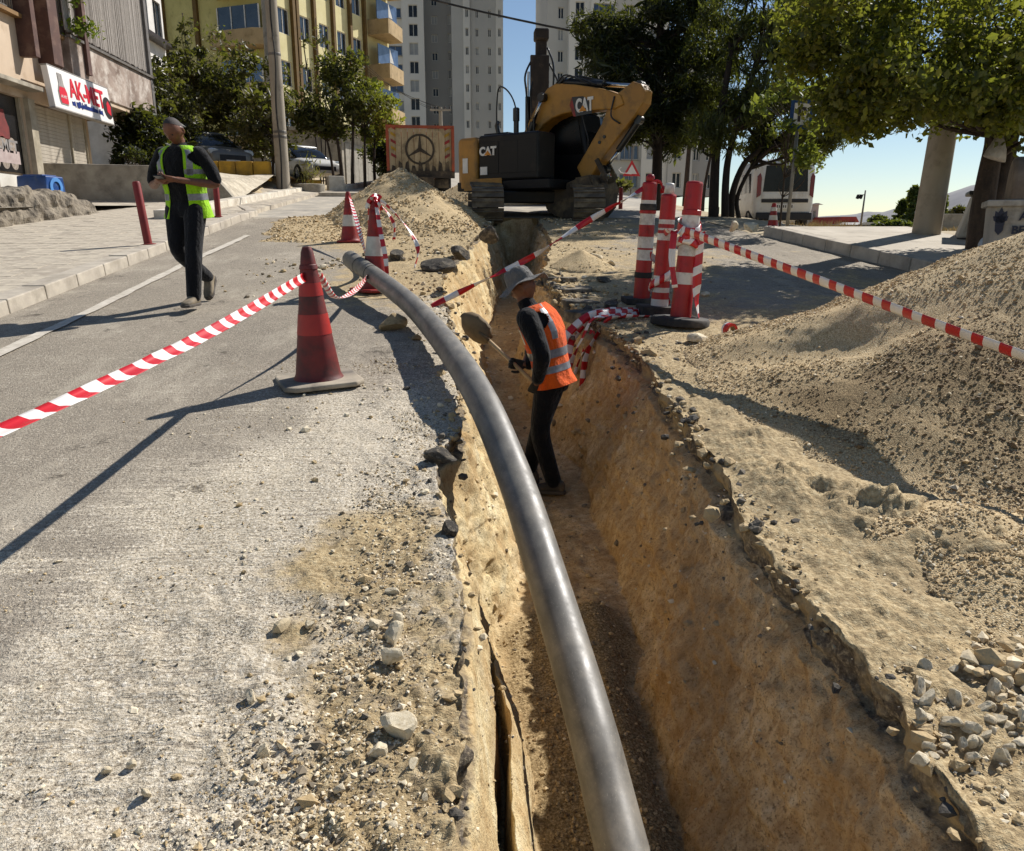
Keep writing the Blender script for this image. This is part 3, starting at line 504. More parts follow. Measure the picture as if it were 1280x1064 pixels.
# ---- gravel heaps
def gravel_mat(name,a,b_,c):
    m,nt,p,co=base_mat(name); v=N(nt,'ShaderNodeTexVoronoi'); v.inputs['Scale'].default_value=150; nt.links.new(co,v.inputs['Vector'])
    col=ramp(nt,v.outputs['Color'],[(.15,C(b_)),(.5,C(a)),(.9,C(c))]); col=mixc(nt,ramp(nt,noise(nt,co,2.2,5,.65),[(.35,.55),(.6,0)]),col,C(a))
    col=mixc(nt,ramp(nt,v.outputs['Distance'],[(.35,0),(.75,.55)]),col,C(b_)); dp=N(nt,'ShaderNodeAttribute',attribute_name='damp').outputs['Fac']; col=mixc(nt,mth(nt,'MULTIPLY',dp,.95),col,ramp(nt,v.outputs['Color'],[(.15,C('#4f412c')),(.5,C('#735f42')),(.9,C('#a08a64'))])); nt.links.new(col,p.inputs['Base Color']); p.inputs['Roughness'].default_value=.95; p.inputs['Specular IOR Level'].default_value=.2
    bump(nt,p,mth(nt,'ADD',mth(nt,'MULTIPLY',v.outputs['Distance'],-1),mth(nt,'MULTIPLY',noise(nt,co,20,4,.7),1.6)),.55,.008); return m
M_GRAV=gravel_mat('tan_gravel','#cbb38a','#96805c','#e6d5b0'); M_GSTONE=mat('gravel_grain','#cfb78e','#9c8660',40,.9,bmp=0); M_PALE=mat('pale_limestone','#eaddc2','#cdbd9d',4,.9,bmp=.6,bscale=25,bdist=.01,dirt='#a18a62',dirt_amt=.35); M_GREYST=mat('dark_chip','#8c7f6a','#655b4c',6,.9)
M_COARSE=mat('dark_coarse_gravel','#80694a','#5a4a34',60,.9,bmp=0)
def dark_right(x,y,h): return np.clip(ss(.02,.14,h)*ss(5.0,4.2,y+.22*(x-3)+.35*fbm(x,y,0,1.1,4,73))*(.75+.5*fbm(x,y,0,2.5,3,74))*ss(1.05,.8,h),0,1)  # where the heap turns darker brown: its near face, below the crest
def heap(label,hf,x0,x1,y0,y1,nx,ny,npeb,sz,seed,group,zf=gz,darkf=None):
    t=root('gravel_heap',label,'gravel heap',((x0+x1)/2,(y0+y1)/2,gz((x0+x1)/2,(y0+y1)/2)),0,group); o0=np.array(t.location)
    XX,YY=np.meshgrid(np.linspace(x0,x1,nx),np.linspace(y0,y1,ny)); H=hf(XX,YY); base=HG(XX,YY); Z=base+np.where(H>0,H,-.05); GF=grid_faces(ny,nx); GF=GF[(H.ravel()[GF]>0).any(1)]
    dm=darkf(XX,YY,H) if darkf else 0*XX; np_mesh('heap_surface',np.stack([XX,YY,Z],-1).reshape(-1,3)-o0,GF,M_GRAV,t,smooth=True,attrs={'damp':dm})
    g=np.random.default_rng(seed); n=npeb*3; px=g.uniform(x0,x1,n); py=g.uniform(y0,y1,n); h=hf(px,py)
    k=(h>.004)&(g.random(n)<np.clip(.35+1.1*fbm(px,py,0,2.2,3,seed)+.35*ss(.5,.1,h),.05,1)); px,py,h=px[k][:npeb],py[k][:npeb],h[k][:npeb]
    s=sz*np.exp(g.normal(0,.45,len(px))); P=np.stack([px,py,HG(px,py)+h+s*.3],1)-o0; mi=(g.random(len(px))<.10).astype(int)
    if darkf: dv=darkf(px,py,h); mi=np.where(g.random(len(px))<dv*.75,2,mi); s=s*(1+.08*dv)
    pebbles('loose_gravel',P,s,[M_GSTONE,M_PALE,M_COARSE],t,0,seed=seed,mi=mi); return t
def h_right(x,y):
    dx=x-4.25;dy=y-5.25; rx=np.where(dx<0,2.6,3.2); ry=np.where(dy<0,3.45,2.1); r=np.sqrt((dx/rx)**2+(dy/ry)**2)+.05*fbm(x,y,0,1.3,3,61)
    h=1.13*np.clip(1-r,-1,1); h=np.where(h>0,np.abs(h)**1.12,h)
    # slides and ridges running down from the crest
    a=np.arctan2(dy/ry,dx/rx); h=h+np.where(h>0,(.030*np.sin(a*9+2.5*fbm(x,y,0,.9,3,62))+.028*fbm(x,y,0,1.8,4,63)+.010*fbm(x,y,0,14,3,66))*np.clip(h*4,0,1)*np.clip((1.0-h)*2,0.1,1),0)
    s=((x-2.45)*.7+(y-5.0)); h=h-.07*np.exp(-((s-.2)/.3)**2)*np.exp(-((x-2.7)/.7)**2)
    return h
HR=heap('big heap of tan gravel filling the right side beside the trench',h_right,1.5,7.4,1.6,7.6,300,300,60000,.0060,11,'gravel heaps on the site',darkf=dark_right)
def h_low(x,y):
    h=.30-np.sqrt(((x-2.75)/1.0)**2+((y-2.45)/.75)**2)*.30+.035*fbm(x,y,0,3,4,64); h2=.16-np.sqrt(((x-2.2)/.55)**2+((y-2.95)/.4)**2)*.16+.03*fbm(x,y,0,4,4,65); return np.maximum(h,h2)
heap('low sandy hump of gravel at the near foot of the big right heap',h_low,1.5,4,1.5,3.7,120,110,16000,.0058,12,'gravel heaps on the site')
def h_mid(x,y):
    r=np.sqrt(((x+.95)/1.75)**2+((y-16.6)/2.4)**2)+.07*fbm(x,y,0,1.4,3,67); h=1.08*np.clip(1-r,-1,1); r2=np.sqrt(((x+.4)/.95)**2+((y-16.2)/1.6)**2); return np.maximum(h,.5*np.clip(1-r2,-1,1)+.0)+np.where(h>0,.05*fbm(x,y,0,3,3,68),0)
heap('tan gravel heap in front of the dump truck',h_mid,-3.2,1.6,13.6,19.4,110,110,9000,.016,13,'gravel heaps on the site')
def h_back(x,y):
    r=np.sqrt(((x-1.2)/1.9)**2+((y-24.5)/2.2)**2)+.06*fbm(x,y,0,1.2,3,69); return .95*np.clip(1-r,-1,1)
heap('grey gravel heap between the dump truck and the excavator',h_back,-1,3.4,22,27,50,50,1500,.02,14,'gravel heaps on the site')
def h_strip(x,y):
    r=np.sqrt(((x+2.3)/1.3)**2+((y-15.8)/2.6)**2)+.25*fbm(x,y,0,1.5,4,70); return .16*np.clip(1-r,-1,1)
heap('thin spread of dry tan gravel left of the farthest cone',h_strip,-4,-.8,12.8,19,70,80,3500,.014,15,'gravel heaps on the site')
def h_tiny(x,y):
    r=np.sqrt(((x-1.75)/.42)**2+((y-10.6)/.55)**2)+.1*fbm(x,y,0,4,3,72); return .24*np.clip(1-r,-1,1)
heap('small cone of sand on the far right lip of the trench',h_tiny,1.25,2.3,9.9,11.3,40,40,500,.007,16,'gravel heaps on the site')
# ---- rocks
def rock_mesh(seed,sub=3):
    bm=bmesh.new(); bmesh.ops.create_icosphere(bm,subdivisions=sub,radius=1); g=np.random.default_rng(seed); P=np.array([v.co[:] for v in bm.verts])
    for _ in range(9):                                         # knock flat faces off a ball
        n=g.normal(size=3); n/=np.linalg.norm(n); d=g.uniform(.45,.85); k=P@n; P-=np.outer(np.maximum(0,k-d),n)
    P*=(1+.10*fbm(P[:,0],P[:,1],P[:,2],2.2,4,seed))[:,None]
    for v,q in zip(bm.verts,P): v.co=q
    me=bpy.data.meshes.new('rock'); bm.to_mesh(me); bm.free(); return me
RM=[rock_mesh(s) for s in range(6)]
for me in RM: me.materials.append(M_PALE)
def rock(px,py,wpx,label,k=0,hr=.75,rz=0,z=None,group=None,m=None,y=None,x=None):
    if x is None:
        d=_f+_r*((px-640)/980)-_u*((py-532)/980); t_=1.
        for _ in range(40):
            q=Vector((0,0,CH))+d*t_; t_*=1+(q.z-gz(q.x,q.y))/max(.3,(CH-q.z+.4))*.8
        q=Vector((0,0,CH))+d*t_
    else: q=Vector((x,y,gz(x,y)))
    dep=(q-Vector((0,0,CH))).dot(_f); s=wpx/980*dep/2
    me=RM[k%6] if m is None else m; o=bpy.data.objects.new('rock',me); COL.objects.link(o); o.location=(q.x,q.y,q.z+s*hr*.55 if z is None else z); o.scale=(s*1.05,s*.85,s*hr); o.rotation_euler=(rz*.3,rz*.2,rz)
    return tag(o,label,'rock',group)
G='loose rocks on the left roadside'
for i,(px,py,w_,lb,hr) in enumerate([(495,918,50,'largest pale angular rock on the left roadside near the trench',.95),(472,944,30,'smaller pale rock leaning against the largest left rock',.8),(487,826,40,'flat topped pale rock at the front of the stone cluster beside the trench',.6),(492,800,34,'angular pale rock on top of the roadside stone cluster',.8),(497,778,28,'pale rock at the back of the roadside stone cluster',.7),(470,785,26,'small dull rock at the left of the roadside stone cluster',.7),(328,944,30,'rounded pale rock alone in the dust left of the largest rock',.65),(313,875,22,'small pointed rock lying in the light dust patch left of the stone cluster',.7),(185,994,20,'flat pale pebble rock near the lower left corner',.5),(132,966,18,'dark rock lying low at the left in the dust',.6),(166,957,15,'square little rock beside the dark one at lower left',.8),(388,783,16,'dark little rock in the ruts above the stone cluster',.8),(489,744,20,'pale rock by itself near the pipe side road edge',.7),(516,957,22,'oval rock just right of the largest left rock',.6),(488,1036,22,'pale rock at the very bottom beside the trench',.7),(461,906,16,'thin slab of rock left of the largest rock',.4),(425,990,20,'pale pebble rock in the gritty band at the bottom',.7),(530,1000,16,'small tan rock on the crumbling edge at the bottom',.6)]):
    rock(px,py,w_,lb,i,hr,i*1.3,group=G)
M_CLOD=mat('tan_clod','#c2ab83','#9c8661',6,.95,bmp=.8,bscale=20,bdist=.02); MC=rock_mesh(21); MC.materials.append(M_CLOD)
rock(491,412,38,'tan earth clod lying on the road just left of the pipe',1,.7,.4,m=MC); rock(520,425,16,'small earth clod under the pipe',1,.6,.9,m=MC); rock(805,318,0.1,'',0) if False else None
rock(873,428,30,'pale wedge shaped stone against the round black post foot',3,.6,.2); rock(935,433,22,'pale stone right of the roll of tape',2,.7,1.2)
rock(938,288,22,'pale broken stone on the dirt left of the parking sign',4,.7,.5); rock(916,289,14,'grey stone left of the broken stone under the trees',5,1.2,.8); rock(883,370,14,'grey stone on the shaded road behind the round footed post',2,.6,.3); rock(745,325,18,'stone on the far right lip of the trench',1,.6,.6); rock(762,332,16,'flat stone beside the stone on the far right lip',3,.4,2)
g=np.random.default_rng(5)
for i in range(60):
    px=1145+160*g.random()**.9; py=832+125*g.random()
    rock(px,py,g.uniform(13,34)*(1 if i>4 else 1.35),'pale limestone lump in the scatter of white stones at the right edge',i,g.uniform(.45,.8),g.uniform(0,6),group='white stones at the lower right')
# broken asphalt at the trench lips
M_ASPH=mat('broken_asphalt','#5f5950','#37332e',9,.95,bmp=.9,bscale=45,bdist=.012,dirt='#a0937d',dirt_amt=.45); MA=[rock_mesh(s+40) for s in range(4)]
for me in MA: me.materials.append(M_ASPH)
def chunk(px,py,w_,lb,k,hr=.45,rz=0,grp='broken asphalt lumps along the trench'): o=rock(px,py,w_,lb,0,hr,rz,m=MA[k%4],group=grp); o.name='asphalt_chunk'; o['category']='asphalt chunk'; return o
chunk(552,578,44,'big dark asphalt lump on the left trench edge beside the pipe',0,.55,.4); chunk(562,668,30,'black asphalt lump on the left edge nearer the camera',1,.8,1.2); chunk(548,338,44,'black asphalt lump at the left edge level with the worker head',2,.5,.2); chunk(573,322,36,'dark asphalt lump just beyond the first black lump on the left edge',3,.5,1.0); chunk(497,325,26,'black asphalt lump on the road behind the tape draped cone',1,.7,.6); chunk(612,298,34,'dark asphalt lump far up the left edge near the excavator',2,.5,2.)
def slab(px,py,lx,ly,lb,rz):
    q=None; d=_f+_r*((px-640)/980)-_u*((py-532)/980); t_=1.
    for _ in range(40):
        q=Vector((0,0,CH))+d*t_; t_*=1+(q.z-gz(q.x,q.y))/max(.3,(CH-q.z+.4))*.8
    b=MB(); n=9; g=np.random.default_rng(int(px)); pl=[(lx*.5*math.cos(a)*g.uniform(.8,1.15),ly*.5*math.sin(a)*g.uniform(.8,1.15)) for a in np.linspace(0,2*math.pi,n,endpoint=False)]
    b.prism(pl,(0,0,-.085),(1,0,0),(0,1,0),(0,0,.11)); o=b.build('asphalt_slab',M_ASPH,None,bevel=.012,loc=(q.x,q.y,gz(q.x,q.y)+.0),rot=(g.uniform(-.04,.04),g.uniform(-.03,.06),rz)); return tag(o,lb,'asphalt slab','broken asphalt slabs on the right lip')
slab(700,349,.42,.5,'broken asphalt slab with a dark cut face, first behind the worker',.2); slab(716,362,.42,.45,'broken asphalt slab second from the back on the right lip',.1); slab(724,378,.4,.4,'dusty asphalt slab third on the right lip',.4); slab(734,392,.45,.4,'asphalt slab on the right lip nearest the posts',.1)
g=np.random.default_rng(44); n=2600; yy=g.uniform(8.2,17.5,n); off=np.abs(g.normal(0,1.1,n))+.03; sd2=g.random(n)<.62; x=np.where(sd2,Lx(yy)-off,Rx(yy)+off*.9); k=g.random(n)<np.clip(.55+1.3*fbm(x,yy,0,.9,3,45),.03,1); s=.016*np.exp(g.normal(0,.5,n)); pebbles('rubble',np.stack([x,yy,HG(x,yy)+s*.35],1)[k],s[k],[M_PALE,M_CLOD,M_GREYST],None,1,seed=46,mi=g.choice(3,k.sum(),p=[.25,.5,.25]))
chunk(765,385,26,'black asphalt lump beside the leftmost post foot',1,.5,.3); chunk(755,352,22,'black asphalt lump on the dusty ground left of the posts',2,.4,.8)
pebbles('embedded_stones',STONES_IN_WALL[0],STONES_IN_WALL[1],[M_CLOD,M_PALE,M_GREYST],tr,1,seed=92,mi=np.random.default_rng(1).choice(3,len(STONES_IN_WALL[1]),p=[.55,.25,.2]))
# loose grit and crumbs on the left road, on the right lip and on the trench floor
g=np.random.default_rng(9); n=110000; yy=1.2+g.random(n)**1.6*6; off=g.gamma(1.7,.42,n); x=Lx(yy)-off
pr=np.clip(.10+1.2*fbm(x,yy,0,1.7,3,81)+.35*ss(3.4,2.4,yy)+.5*np.exp(-((off-.35)/.25)**2)*ss(4.6,3.2,yy),.015,1)*ss(0,.03,off)*ss(2.8,1.2,off); k=g.random(n)<pr*.75; x,yy,off=x[k],yy[k],off[k]
s=.0027*np.exp(g.normal(0,.55,len(x)))*(1+.6*np.exp(-((off-.35)/.25)**2)); P=np.stack([x,yy,road(yy)+lumps(x,yy,off)+s*.2],1); pebbles('grit',P,s,[M_PALE,M_CLOD,M_GREYST],None,0,seed=31,mi=g.choice(3,len(x),p=[.45,.33,.22]))
n=520; yy=1.3+g.random(n)**1.3*4.2; off=np.abs(g.normal(.38,.3,n))+.05; x=Lx(yy)-off; s=.0105*np.exp(g.normal(0,.45,n)); k=g.random(n)<np.clip(.35+fbm(x,yy,0,2,3,83),.05,1); pebbles('rubble',np.stack([x,yy,road(yy)+lumps(x,yy,off)+s*.35],1)[k],s[k],[M_PALE,M_CLOD],None,1,seed=33,mi=(g.random(k.sum())<.4).astype(int))
n=16000; yy=1.4+g.random(n)**1.4*7; off=np.abs(g.normal(0,.6,n))+.03; x=Rx(yy)+off; s=.0048*np.exp(g.normal(0,.5,n)); k=g.random(n)<np.clip(.4+fbm(x,yy,0,2,3,85),.05,1); pebbles('grit',np.stack([x,yy,road(yy)+s*.2+.004],1)[k],s[k],[M_PALE,M_CLOD,M_GREYST],None,0,seed=35,mi=g.choice(3,k.sum(),p=[.4,.4,.2]))
n=1500; px=g.uniform(1.6,2.9,n); py=g.uniform(1.45,2.25,n); kk=(h_low(px,py)<.01)&(g.random(n)<np.clip(.55+1.2*fbm(px,py,0,2.5,3,87),.02,1)); px,py=px[kk],py[kk]; n=len(px); s=.016*np.exp(g.normal(0,.45,n)); pebbles('rubble',np.stack([px,py,HG(px,py)+.03+s*.35+np.maximum(0,h_low(px,py))],1),s,[M_PALE,M_CLOD],None,1,seed=36,mi=(g.random(n)<.5).astype(int))
# crumbs and clods broken off along both rims
for fx_,sg,nn,sz_,sd_ in ((Rx,1,1100,.0135,51),(Lx,-1,420,.012,52)):
    yy=1.3+g.random(nn)**1.2*9; off=np.where(g.random(nn)<.6,g.normal(.02,.035,nn),g.normal(.10,.14,nn)); x=fx_(yy)+sg*off; s=sz_*np.exp(g.normal(0,.55,nn))*np.clip(.6+yy*.12,.7,1.6); k=g.random(nn)<np.clip(.6+1.4*fbm(x,yy,0,1.3,3,sd_),.05,1); zz=HG(x,yy)+s*.15-np.clip(-off,0,1)*.9; pebbles('rim_clods',np.stack([x,yy,zz],1)[k],s[k],[M_CLOD,M_ASPH,M_PALE],None,1,seed=sd_,mi=g.choice(3,k.sum(),p=[.66,.30,.04]))
# gravel on the trench floor
ri=g.integers(0,len(ROWS),60000); ci=g.integers(0,TX.shape[1],60000); gg=gatt[ri,ci]; k=(ROWS[ri]>1.2)&(ROWS[ri]<8)&(g.random(60000)<gg*1.1-.25); ri,ci=ri[k][:16000],ci[k][:16000]; s=.006*np.exp(g.normal(0,.5,len(ri))); pebbles('loose_gravel',np.stack([TX[ri,ci]+g.normal(0,.01,len(ri)),ROWS[ri]+g.normal(0,.006,len(ri)),TZ[ri,ci]+s*.3],1),s,[M_GSTONE,M_COARSE],None,0,seed=37,mi=(g.random(len(ri))<.3).astype(int))
# ================================================================ PEOPLE
def clothmat(name,a,b,fold=9,em=0): 
    m,nt,p,co=base_mat(name); nt.links.new(ramp(nt,noise(nt,co,7,5,.65),[(.3,C(b)),(.7,C(a))]),p.inputs['Base Color']); p.inputs['Roughness'].default_value=.9; p.inputs['Specular IOR Level'].default_value=.2
    p.inputs['Sheen Weight'].default_value=.15
    bump(nt,p,mth(nt,'ADD',noise(nt,co,fold,4,.6,sc=(1,1,.55)),mth(nt,'MULTIPLY',noise(nt,co,400,1),.05)),.9,.05); return m
M_SKIN=mat('tanned_skin','#7d513a','#65402e',25,.5,bmp=.15,bscale=180,bdist=.002,spec=.4); M_SHIRT=clothmat('black_shirt','#101013','#09090b'); M_TROU=clothmat('dark_trousers','#14151a','#0b0c0f'); M_LIME=clothmat('lime_vest','#a6dc1f','#8cc41a',14); M_ORAN=clothmat('orange_vest','#f0661a','#d9520f',14)
M_REFL=mat('grey_reflective_tape','#8f9094','#6b6c70',30,.35,bmp=.1); M_SHOE=mat('worn_shoe','#4d473f','#332f2a',10,.8,dirt='#9a8a70',dirt_amt=.5); M_HAT=clothmat('grey_hat','#76736f','#5d5a57',20); M_GLOV=clothmat('dark_glove','#34332f','#24221f'); M_HAIR=mat('short_grey_hair','#4c4542','#332d2b',120,.8,bmp=.6,bscale=300,bdist=.003)
def limb(b,P,r,n=14,e=2):
    """tapered round limb through joints P with radii r, rounded ends"""
    P=[Vector(p) for p in P]; Q=[];rr=[]
    for i in range(len(P)-1):
        for k in range(6):
            t=k/6; Q.append(P[i].lerp(P[i+1],t)); s=t*t*(3-2*t); rr.append(r[i]*(1-s)+r[i+1]*s)
    Q.append(P[-1]); rr.append(r[-1])
    d0=(Q[1]-Q[0]).normalized(); d1=(Q[-1]-Q[-2]).normalized()
    Q=[Q[0]-d0*rr[0]*.8,Q[0]-d0*rr[0]*.5]+Q+[Q[-1]+d1*rr[-1]*.5,Q[-1]+d1*rr[-1]*.8]; rr=[rr[0]*.5,rr[0]*.85]+rr+[rr[-1]*.85,rr[-1]*.5]
    # smooth the corners
    for _ in range(2): Q=[Q[0]]+[(Q[i-1]+Q[i]*2+Q[i+1])/4 for i in range(1,len(Q)-1)]+[Q[-1]]
    return b.tube(Q,rr,n)
def skinned(b,name,m,parent,vox=.009,smooth=4):
    o=b.build(name,m,parent,True); r=o.modifiers.new('one_surface','REMESH'); r.mode='VOXEL'; r.voxel_size=vox; r.use_smooth_shade=True
    s=o.modifiers.new('smooth','SMOOTH'); s.iterations=smooth; s.factor=.5; return o
def head(b,c,M,hood=False):
    """head in its own frame: face towards -y, z up; M turns it, c is its centre"""
    nu,nv=40,30; V=[]
    for i in range(nv+1):
        th=math.pi*i/nv
        for k in range(nu):
            ph=2*math.pi*k/nu; d=Vector((math.sin(th)*math.cos(ph),math.sin(th)*math.sin(ph),math.cos(th)))
            p=Vector((d.x*.074,d.y*.095,d.z*.118)); f=max(0,-d.y)
            if d.z<-.05: p.x*=1-.30*(-d.z)*1.0; 
            if d.y>.2 and d.z<-.2: p.y*=1-.35*min(1,(-d.z-.2)*1.6)
            def g(x0,z0,sx,sz,a): return a*math.exp(-((p.x-x0)/sx)**2-((p.z-z0)/sz)**2)*(f>.2)
            p.y-=g(0,-.022,.012,.022,.024)+g(0,.018,.05,.012,.007)+g(0,-.088,.026,.018,.012)+g(0,-.058,.026,.007,.006)-g(-.03,.004,.014,.010,.011)-g(.03,.004,.014,.010,.011)
            V.append(M@p+c)
    F=[(i*nu+k,(i+1)*nu+k,(i+1)*nu+(k+1)%nu,i*nu+(k+1)%nu) for i in range(nv) for k in range(nu)]; b.add(V,F)
    for s in (-1,1):
        E_=[]; 
        for i in range(9):
            a=i/8*2*math.pi; E_.append(M@Vector((s*(.073+.006*math.cos(a)),.012+.013*math.cos(a),-.008+.03*math.sin(a)))+c)
        b.tube(E_,.0075,8,cap=False)
def hand(b,w,d,pn,curl,side,sc=1.0,thumb_in=1):
    """palm at wrist w pointing along d, palm facing pn; five separate bent fingers; side=+1 puts the thumb on +cross"""
    w,d,pn=Vector(w),Vector(d).normalized(),Vector(pn).normalized(); s=d.cross(pn).normalized()*side; pn=s.cross(d).normalized()*(1 if s.cross(d).dot(pn)>0 else -1)
    b.loft([(w+d*t*sc,s*a*sc,pn*h_*sc) for t,a,h_ in((-.02,.024,.02),(.0,.028,.019),(.03,.037,.018),(.07,.042,.016),(.095,.040,.013))],14,e=2.6)
    for i,(o_,l) in enumerate(((.031,.072),(.0105,.080),(-.0105,.075),(-.031,.058))):
        p=w+d*.088*sc+s*o_*sc; P=[p-d*.02*sc]; a=0
        for j,k in enumerate((.45,.32,.23)):
            a+=curl*(.5 if j==0 else 1)*(1+.08*i); P.append(P[-1]+(d*math.cos(a)+pn*math.sin(a))*l*k*sc*(1.45 if j==0 else 1))
        b.tube(P,[.0105*sc,.0098*sc,.009*sc,.0075*sc],8)
    p=w+d*.018*sc+s*.026*sc; P=[p,p+(d*.6+s*.75+pn*.25).normalized()*.042*sc]; P.append(P[-1]+(d*.85+s*.25+pn*.55*thumb_in).normalized()*.034*sc); P.append(P[-1]+(d*.9-s*.15+pn*.6*thumb_in).normalized()*.026*sc); b.tube(P,[.015*sc,.0125*sc,.011*sc,.008*sc],8)
def shoe(b,ank,fwd,up=(0,0,1)):
    a,f,u=Vector(ank),Vector(fwd).normalized(),Vector(up).normalized(); s=f.cross(u).normalized(); u=s.cross(f)
    b.loft([(a+f*t+u*z,s*wd,u*h_) for t,z,wd,h_ in((-.085,-.045,.022,.03),(-.07,-.04,.036,.045),(-.03,-.03,.040,.06),(.02,-.038,.041,.052),(.08,-.055,.046,.036),(.13,-.062,.047,.028),(.17,-.066,.036,.022),(.188,-.068,.018,.014))],16,e=2.5)
def sole(b,ank,fwd,up=(0,0,1)):
    a,f,u=Vector(ank),Vector(fwd).normalized(),Vector(up).normalized(); s=f.cross(u).normalized(); u=s.cross(f)
    pl=[(-.095,.0),(-.085,.03),(-.04,.042),(.05,.045),(.12,.052),(.17,.042),(.197,.015),(.197,-.015),(.17,-.042),(.12,-.05),(.05,-.042),(-.04,-.042),(-.085,-.03)]; b.prism(pl,a-u*.098,f,s,u*.028)
def torso_st(hip,chest,neck,front,scale=1.0,lo=0,hi=1,extra=0):
    """stations up the trunk from hip to neck along a bent spine"""
    hip,chest,neck=map(Vector,(hip,chest,neck)); f=Vector(front).normalized(); st=[]
    prof=[(0,.172,.118),(.12,.165,.112),(.28,.160,.112),(.45,.172,.122),(.62,.186,.130),(.74,.192,.128),(.83,.182,.112),(.90,.150,.092),(.96,.092,.072),(1,.066,.062)]
    for t,rx,ry in prof:
        if t<lo-1e-6 or t>hi+1e-6: continue
        p=hip.lerp(chest,t/.62) if t<.62 else chest.lerp(neck,(t-.62)/.38); up=((chest-hip) if t<.5 else (neck-chest) if t>.75 else (neck-hip)).normalized(); X=f.cross(up).normalized(); Yv=up.cross(X).normalized()
        st.append((p,X*(rx*scale+extra),Yv*(ry*scale+extra)))
    return st
def vest(t,st,m,gap,name,strap=True,bands=((.30,.38),(.46,.54)),thick=.006,flare=.02,drop=.09):
    """sleeveless waistcoat: shell round the trunk, open at the front by gap, with reflective bands lying on it"""
    n=104; a0=math.pi/2+gap; a1=a0+2*math.pi-2*gap; st=[(Vector(c),Vector(X),Vector(Y_)) for c,X,Y_ in st]
    dn=(st[0][0]-st[1][0]).normalized(); low=[(st[0][0]+dn*drop,st[0][1]*(1+flare*2),st[0][2]*(1+flare*4)),(st[0][0]+dn*drop*.5,st[0][1]*(1+flare),st[0][2]*(1+flare*2))]; st=low+st
    # finer stations
    S=[]
    for i in range(len(st)-1):
        for k in range(9):
            q=k/9; S.append(tuple(st[i][j].lerp(st[i+1][j],q) for j in range(3)))
    S.append(st[-1]); V=[];m_=n+1; N_=len(S)
    for i,(c,X,Y_) in enumerate(S):
        f=i/(N_-1)
        for k in range(m_):
            a=a0+(a1-a0)*k/n; wr=1+.018*math.sin(a*7+f*5)+.020*float(vn(a*2.2,f*6,0,77)); V.append(c+X*math.cos(a)*wr+Y_*math.sin(a)*wr)
    keep=[];F=[]
    for i in range(N_-1):
        f=(i+.5)/(N_-1)
        for k in range(n):
            a=a0+(a1-a0)*(k+.5)/n; side=abs(math.cos(a))
            if f>.62 and f<.90 and side>1-.42*math.sin((f-.62)/.28*math.pi): continue      # armholes
            F.append((i*m_+k,i*m_+k+1,(i+1)*m_+k+1,(i+1)*m_+k)); keep.append((f,a))
    me=bpy.data.meshes.new(name); me.from_pydata(V,[],F); me.polygons.foreach_set('use_smooth',[True]*len(F)); o=link(name,me,m,t); s=o.modifiers.new('cloth','SOLIDIFY'); s.thickness=thick; s.offset=1
    for lo,hi in bands:
        FF=[fc for fc,(f,a) in zip(F,keep) if lo<=f<=hi]; b_=bpy.data.meshes.new('reflective_band'); used=sorted({v for fc in FF for v in fc}); mp={v:i for i,v in enumerate(used)}
        def outp(v):
            c=S[v//m_][0]; p=V[v]; return p+(p-c).normalized()*.0085
        b_.from_pydata([outp(v) for v in used],[],[tuple(mp[v] for v in fc) for fc in FF]); b_.polygons.foreach_set('use_smooth',[True]*len(FF)); link('reflective_band',b_,M_REFL,t)
    if strap:
        for sgn in (-1,1):
            FF=[fc for fc,(f,a) in zip(F,keep) if f>.545 and abs(abs(math.atan2(abs(math.cos(a)),abs(math.sin(a))))-.70)<.15 and math.cos(a)*sgn>0 and (math.sin(a)>0 or gap<.2)]
            if not FF: continue
            b_=bpy.data.meshes.new('reflective_band'); used=sorted({v for fc in FF for v in fc}); mp={v:i for i,v in enumerate(used)}
            b_.from_pydata([outp(v) for v in used],[],[tuple(mp[v] for v in fc) for fc in FF]); link('reflective_band',b_,M_REFL,t)
    return o
# ---- man walking towards the camera, looking down at his phone
gx,gy=-2.55,8.12; t=root('person','person in an open lime vest and dark clothes walking and looking down at a phone','person',(gx,gy,gz(gx,gy)+.012),R(-14)); t.scale=(1.10,1.10,1.02); PA=t
hip,chest,neck=(0,.03,.93),(0,.0,1.27),(0,-.01,1.50)
ha=Vector((.010,-.085,1.605)); HM=Euler((R(36),0,R(-3))).to_matrix()
b=MB(); head(b,ha,HM); limb(b,[(0,.0,1.44),(0,-.02,1.53)],[.058,.055])
elL,wrL=(.30,.02,1.13),(.075,-.235,1.165); elR,wrR=(-.30,.02,1.13),(-.10,-.225,1.15)
limb(b,[(.285,.01,1.19),elL,wrL],[.044,.043,.027]); limb(b,[(-.285,.01,1.19),elR,wrR],[.044,.043,.027])
hand(b,wrL,(-.75,-.55,.10),(-.35,.3,.85),.55,1); hand(b,wrR,(.70,-.62,.05),(.35,.3,.85),.60,-1)
b.loft(torso_st(hip,chest,neck,(0,-1,0),.9,0,.9),16); skinned(b,'body',M_SKIN,t,.0065,3)
b=MB(); V=[]                                                # cropped hair as a cap over the back of the skull
for i in range(9):
    th=i/8*1.25
    for k in range(28):
        ph=2*math.pi*k/28; d=Vector((math.sin(th)*math.cos(ph),math.sin(th)*math.sin(ph),math.cos(th))); d=Matrix.Rotation(R(-38),3,'X')@d; V.append(HM@Vector((d.x*.0755,d.y*.0965,d.z*.1195))+ha)
b.add(V,[(i*28+k,(i+1)*28+k,(i+1)*28+(k+1)%28,i*28+(k+1)%28) for i in range(8) for k in range(28)]); b.build('hair',M_HAIR,t,True)
M_EYE=mat('eye','#1d1512',rough=.2,bmp=0)
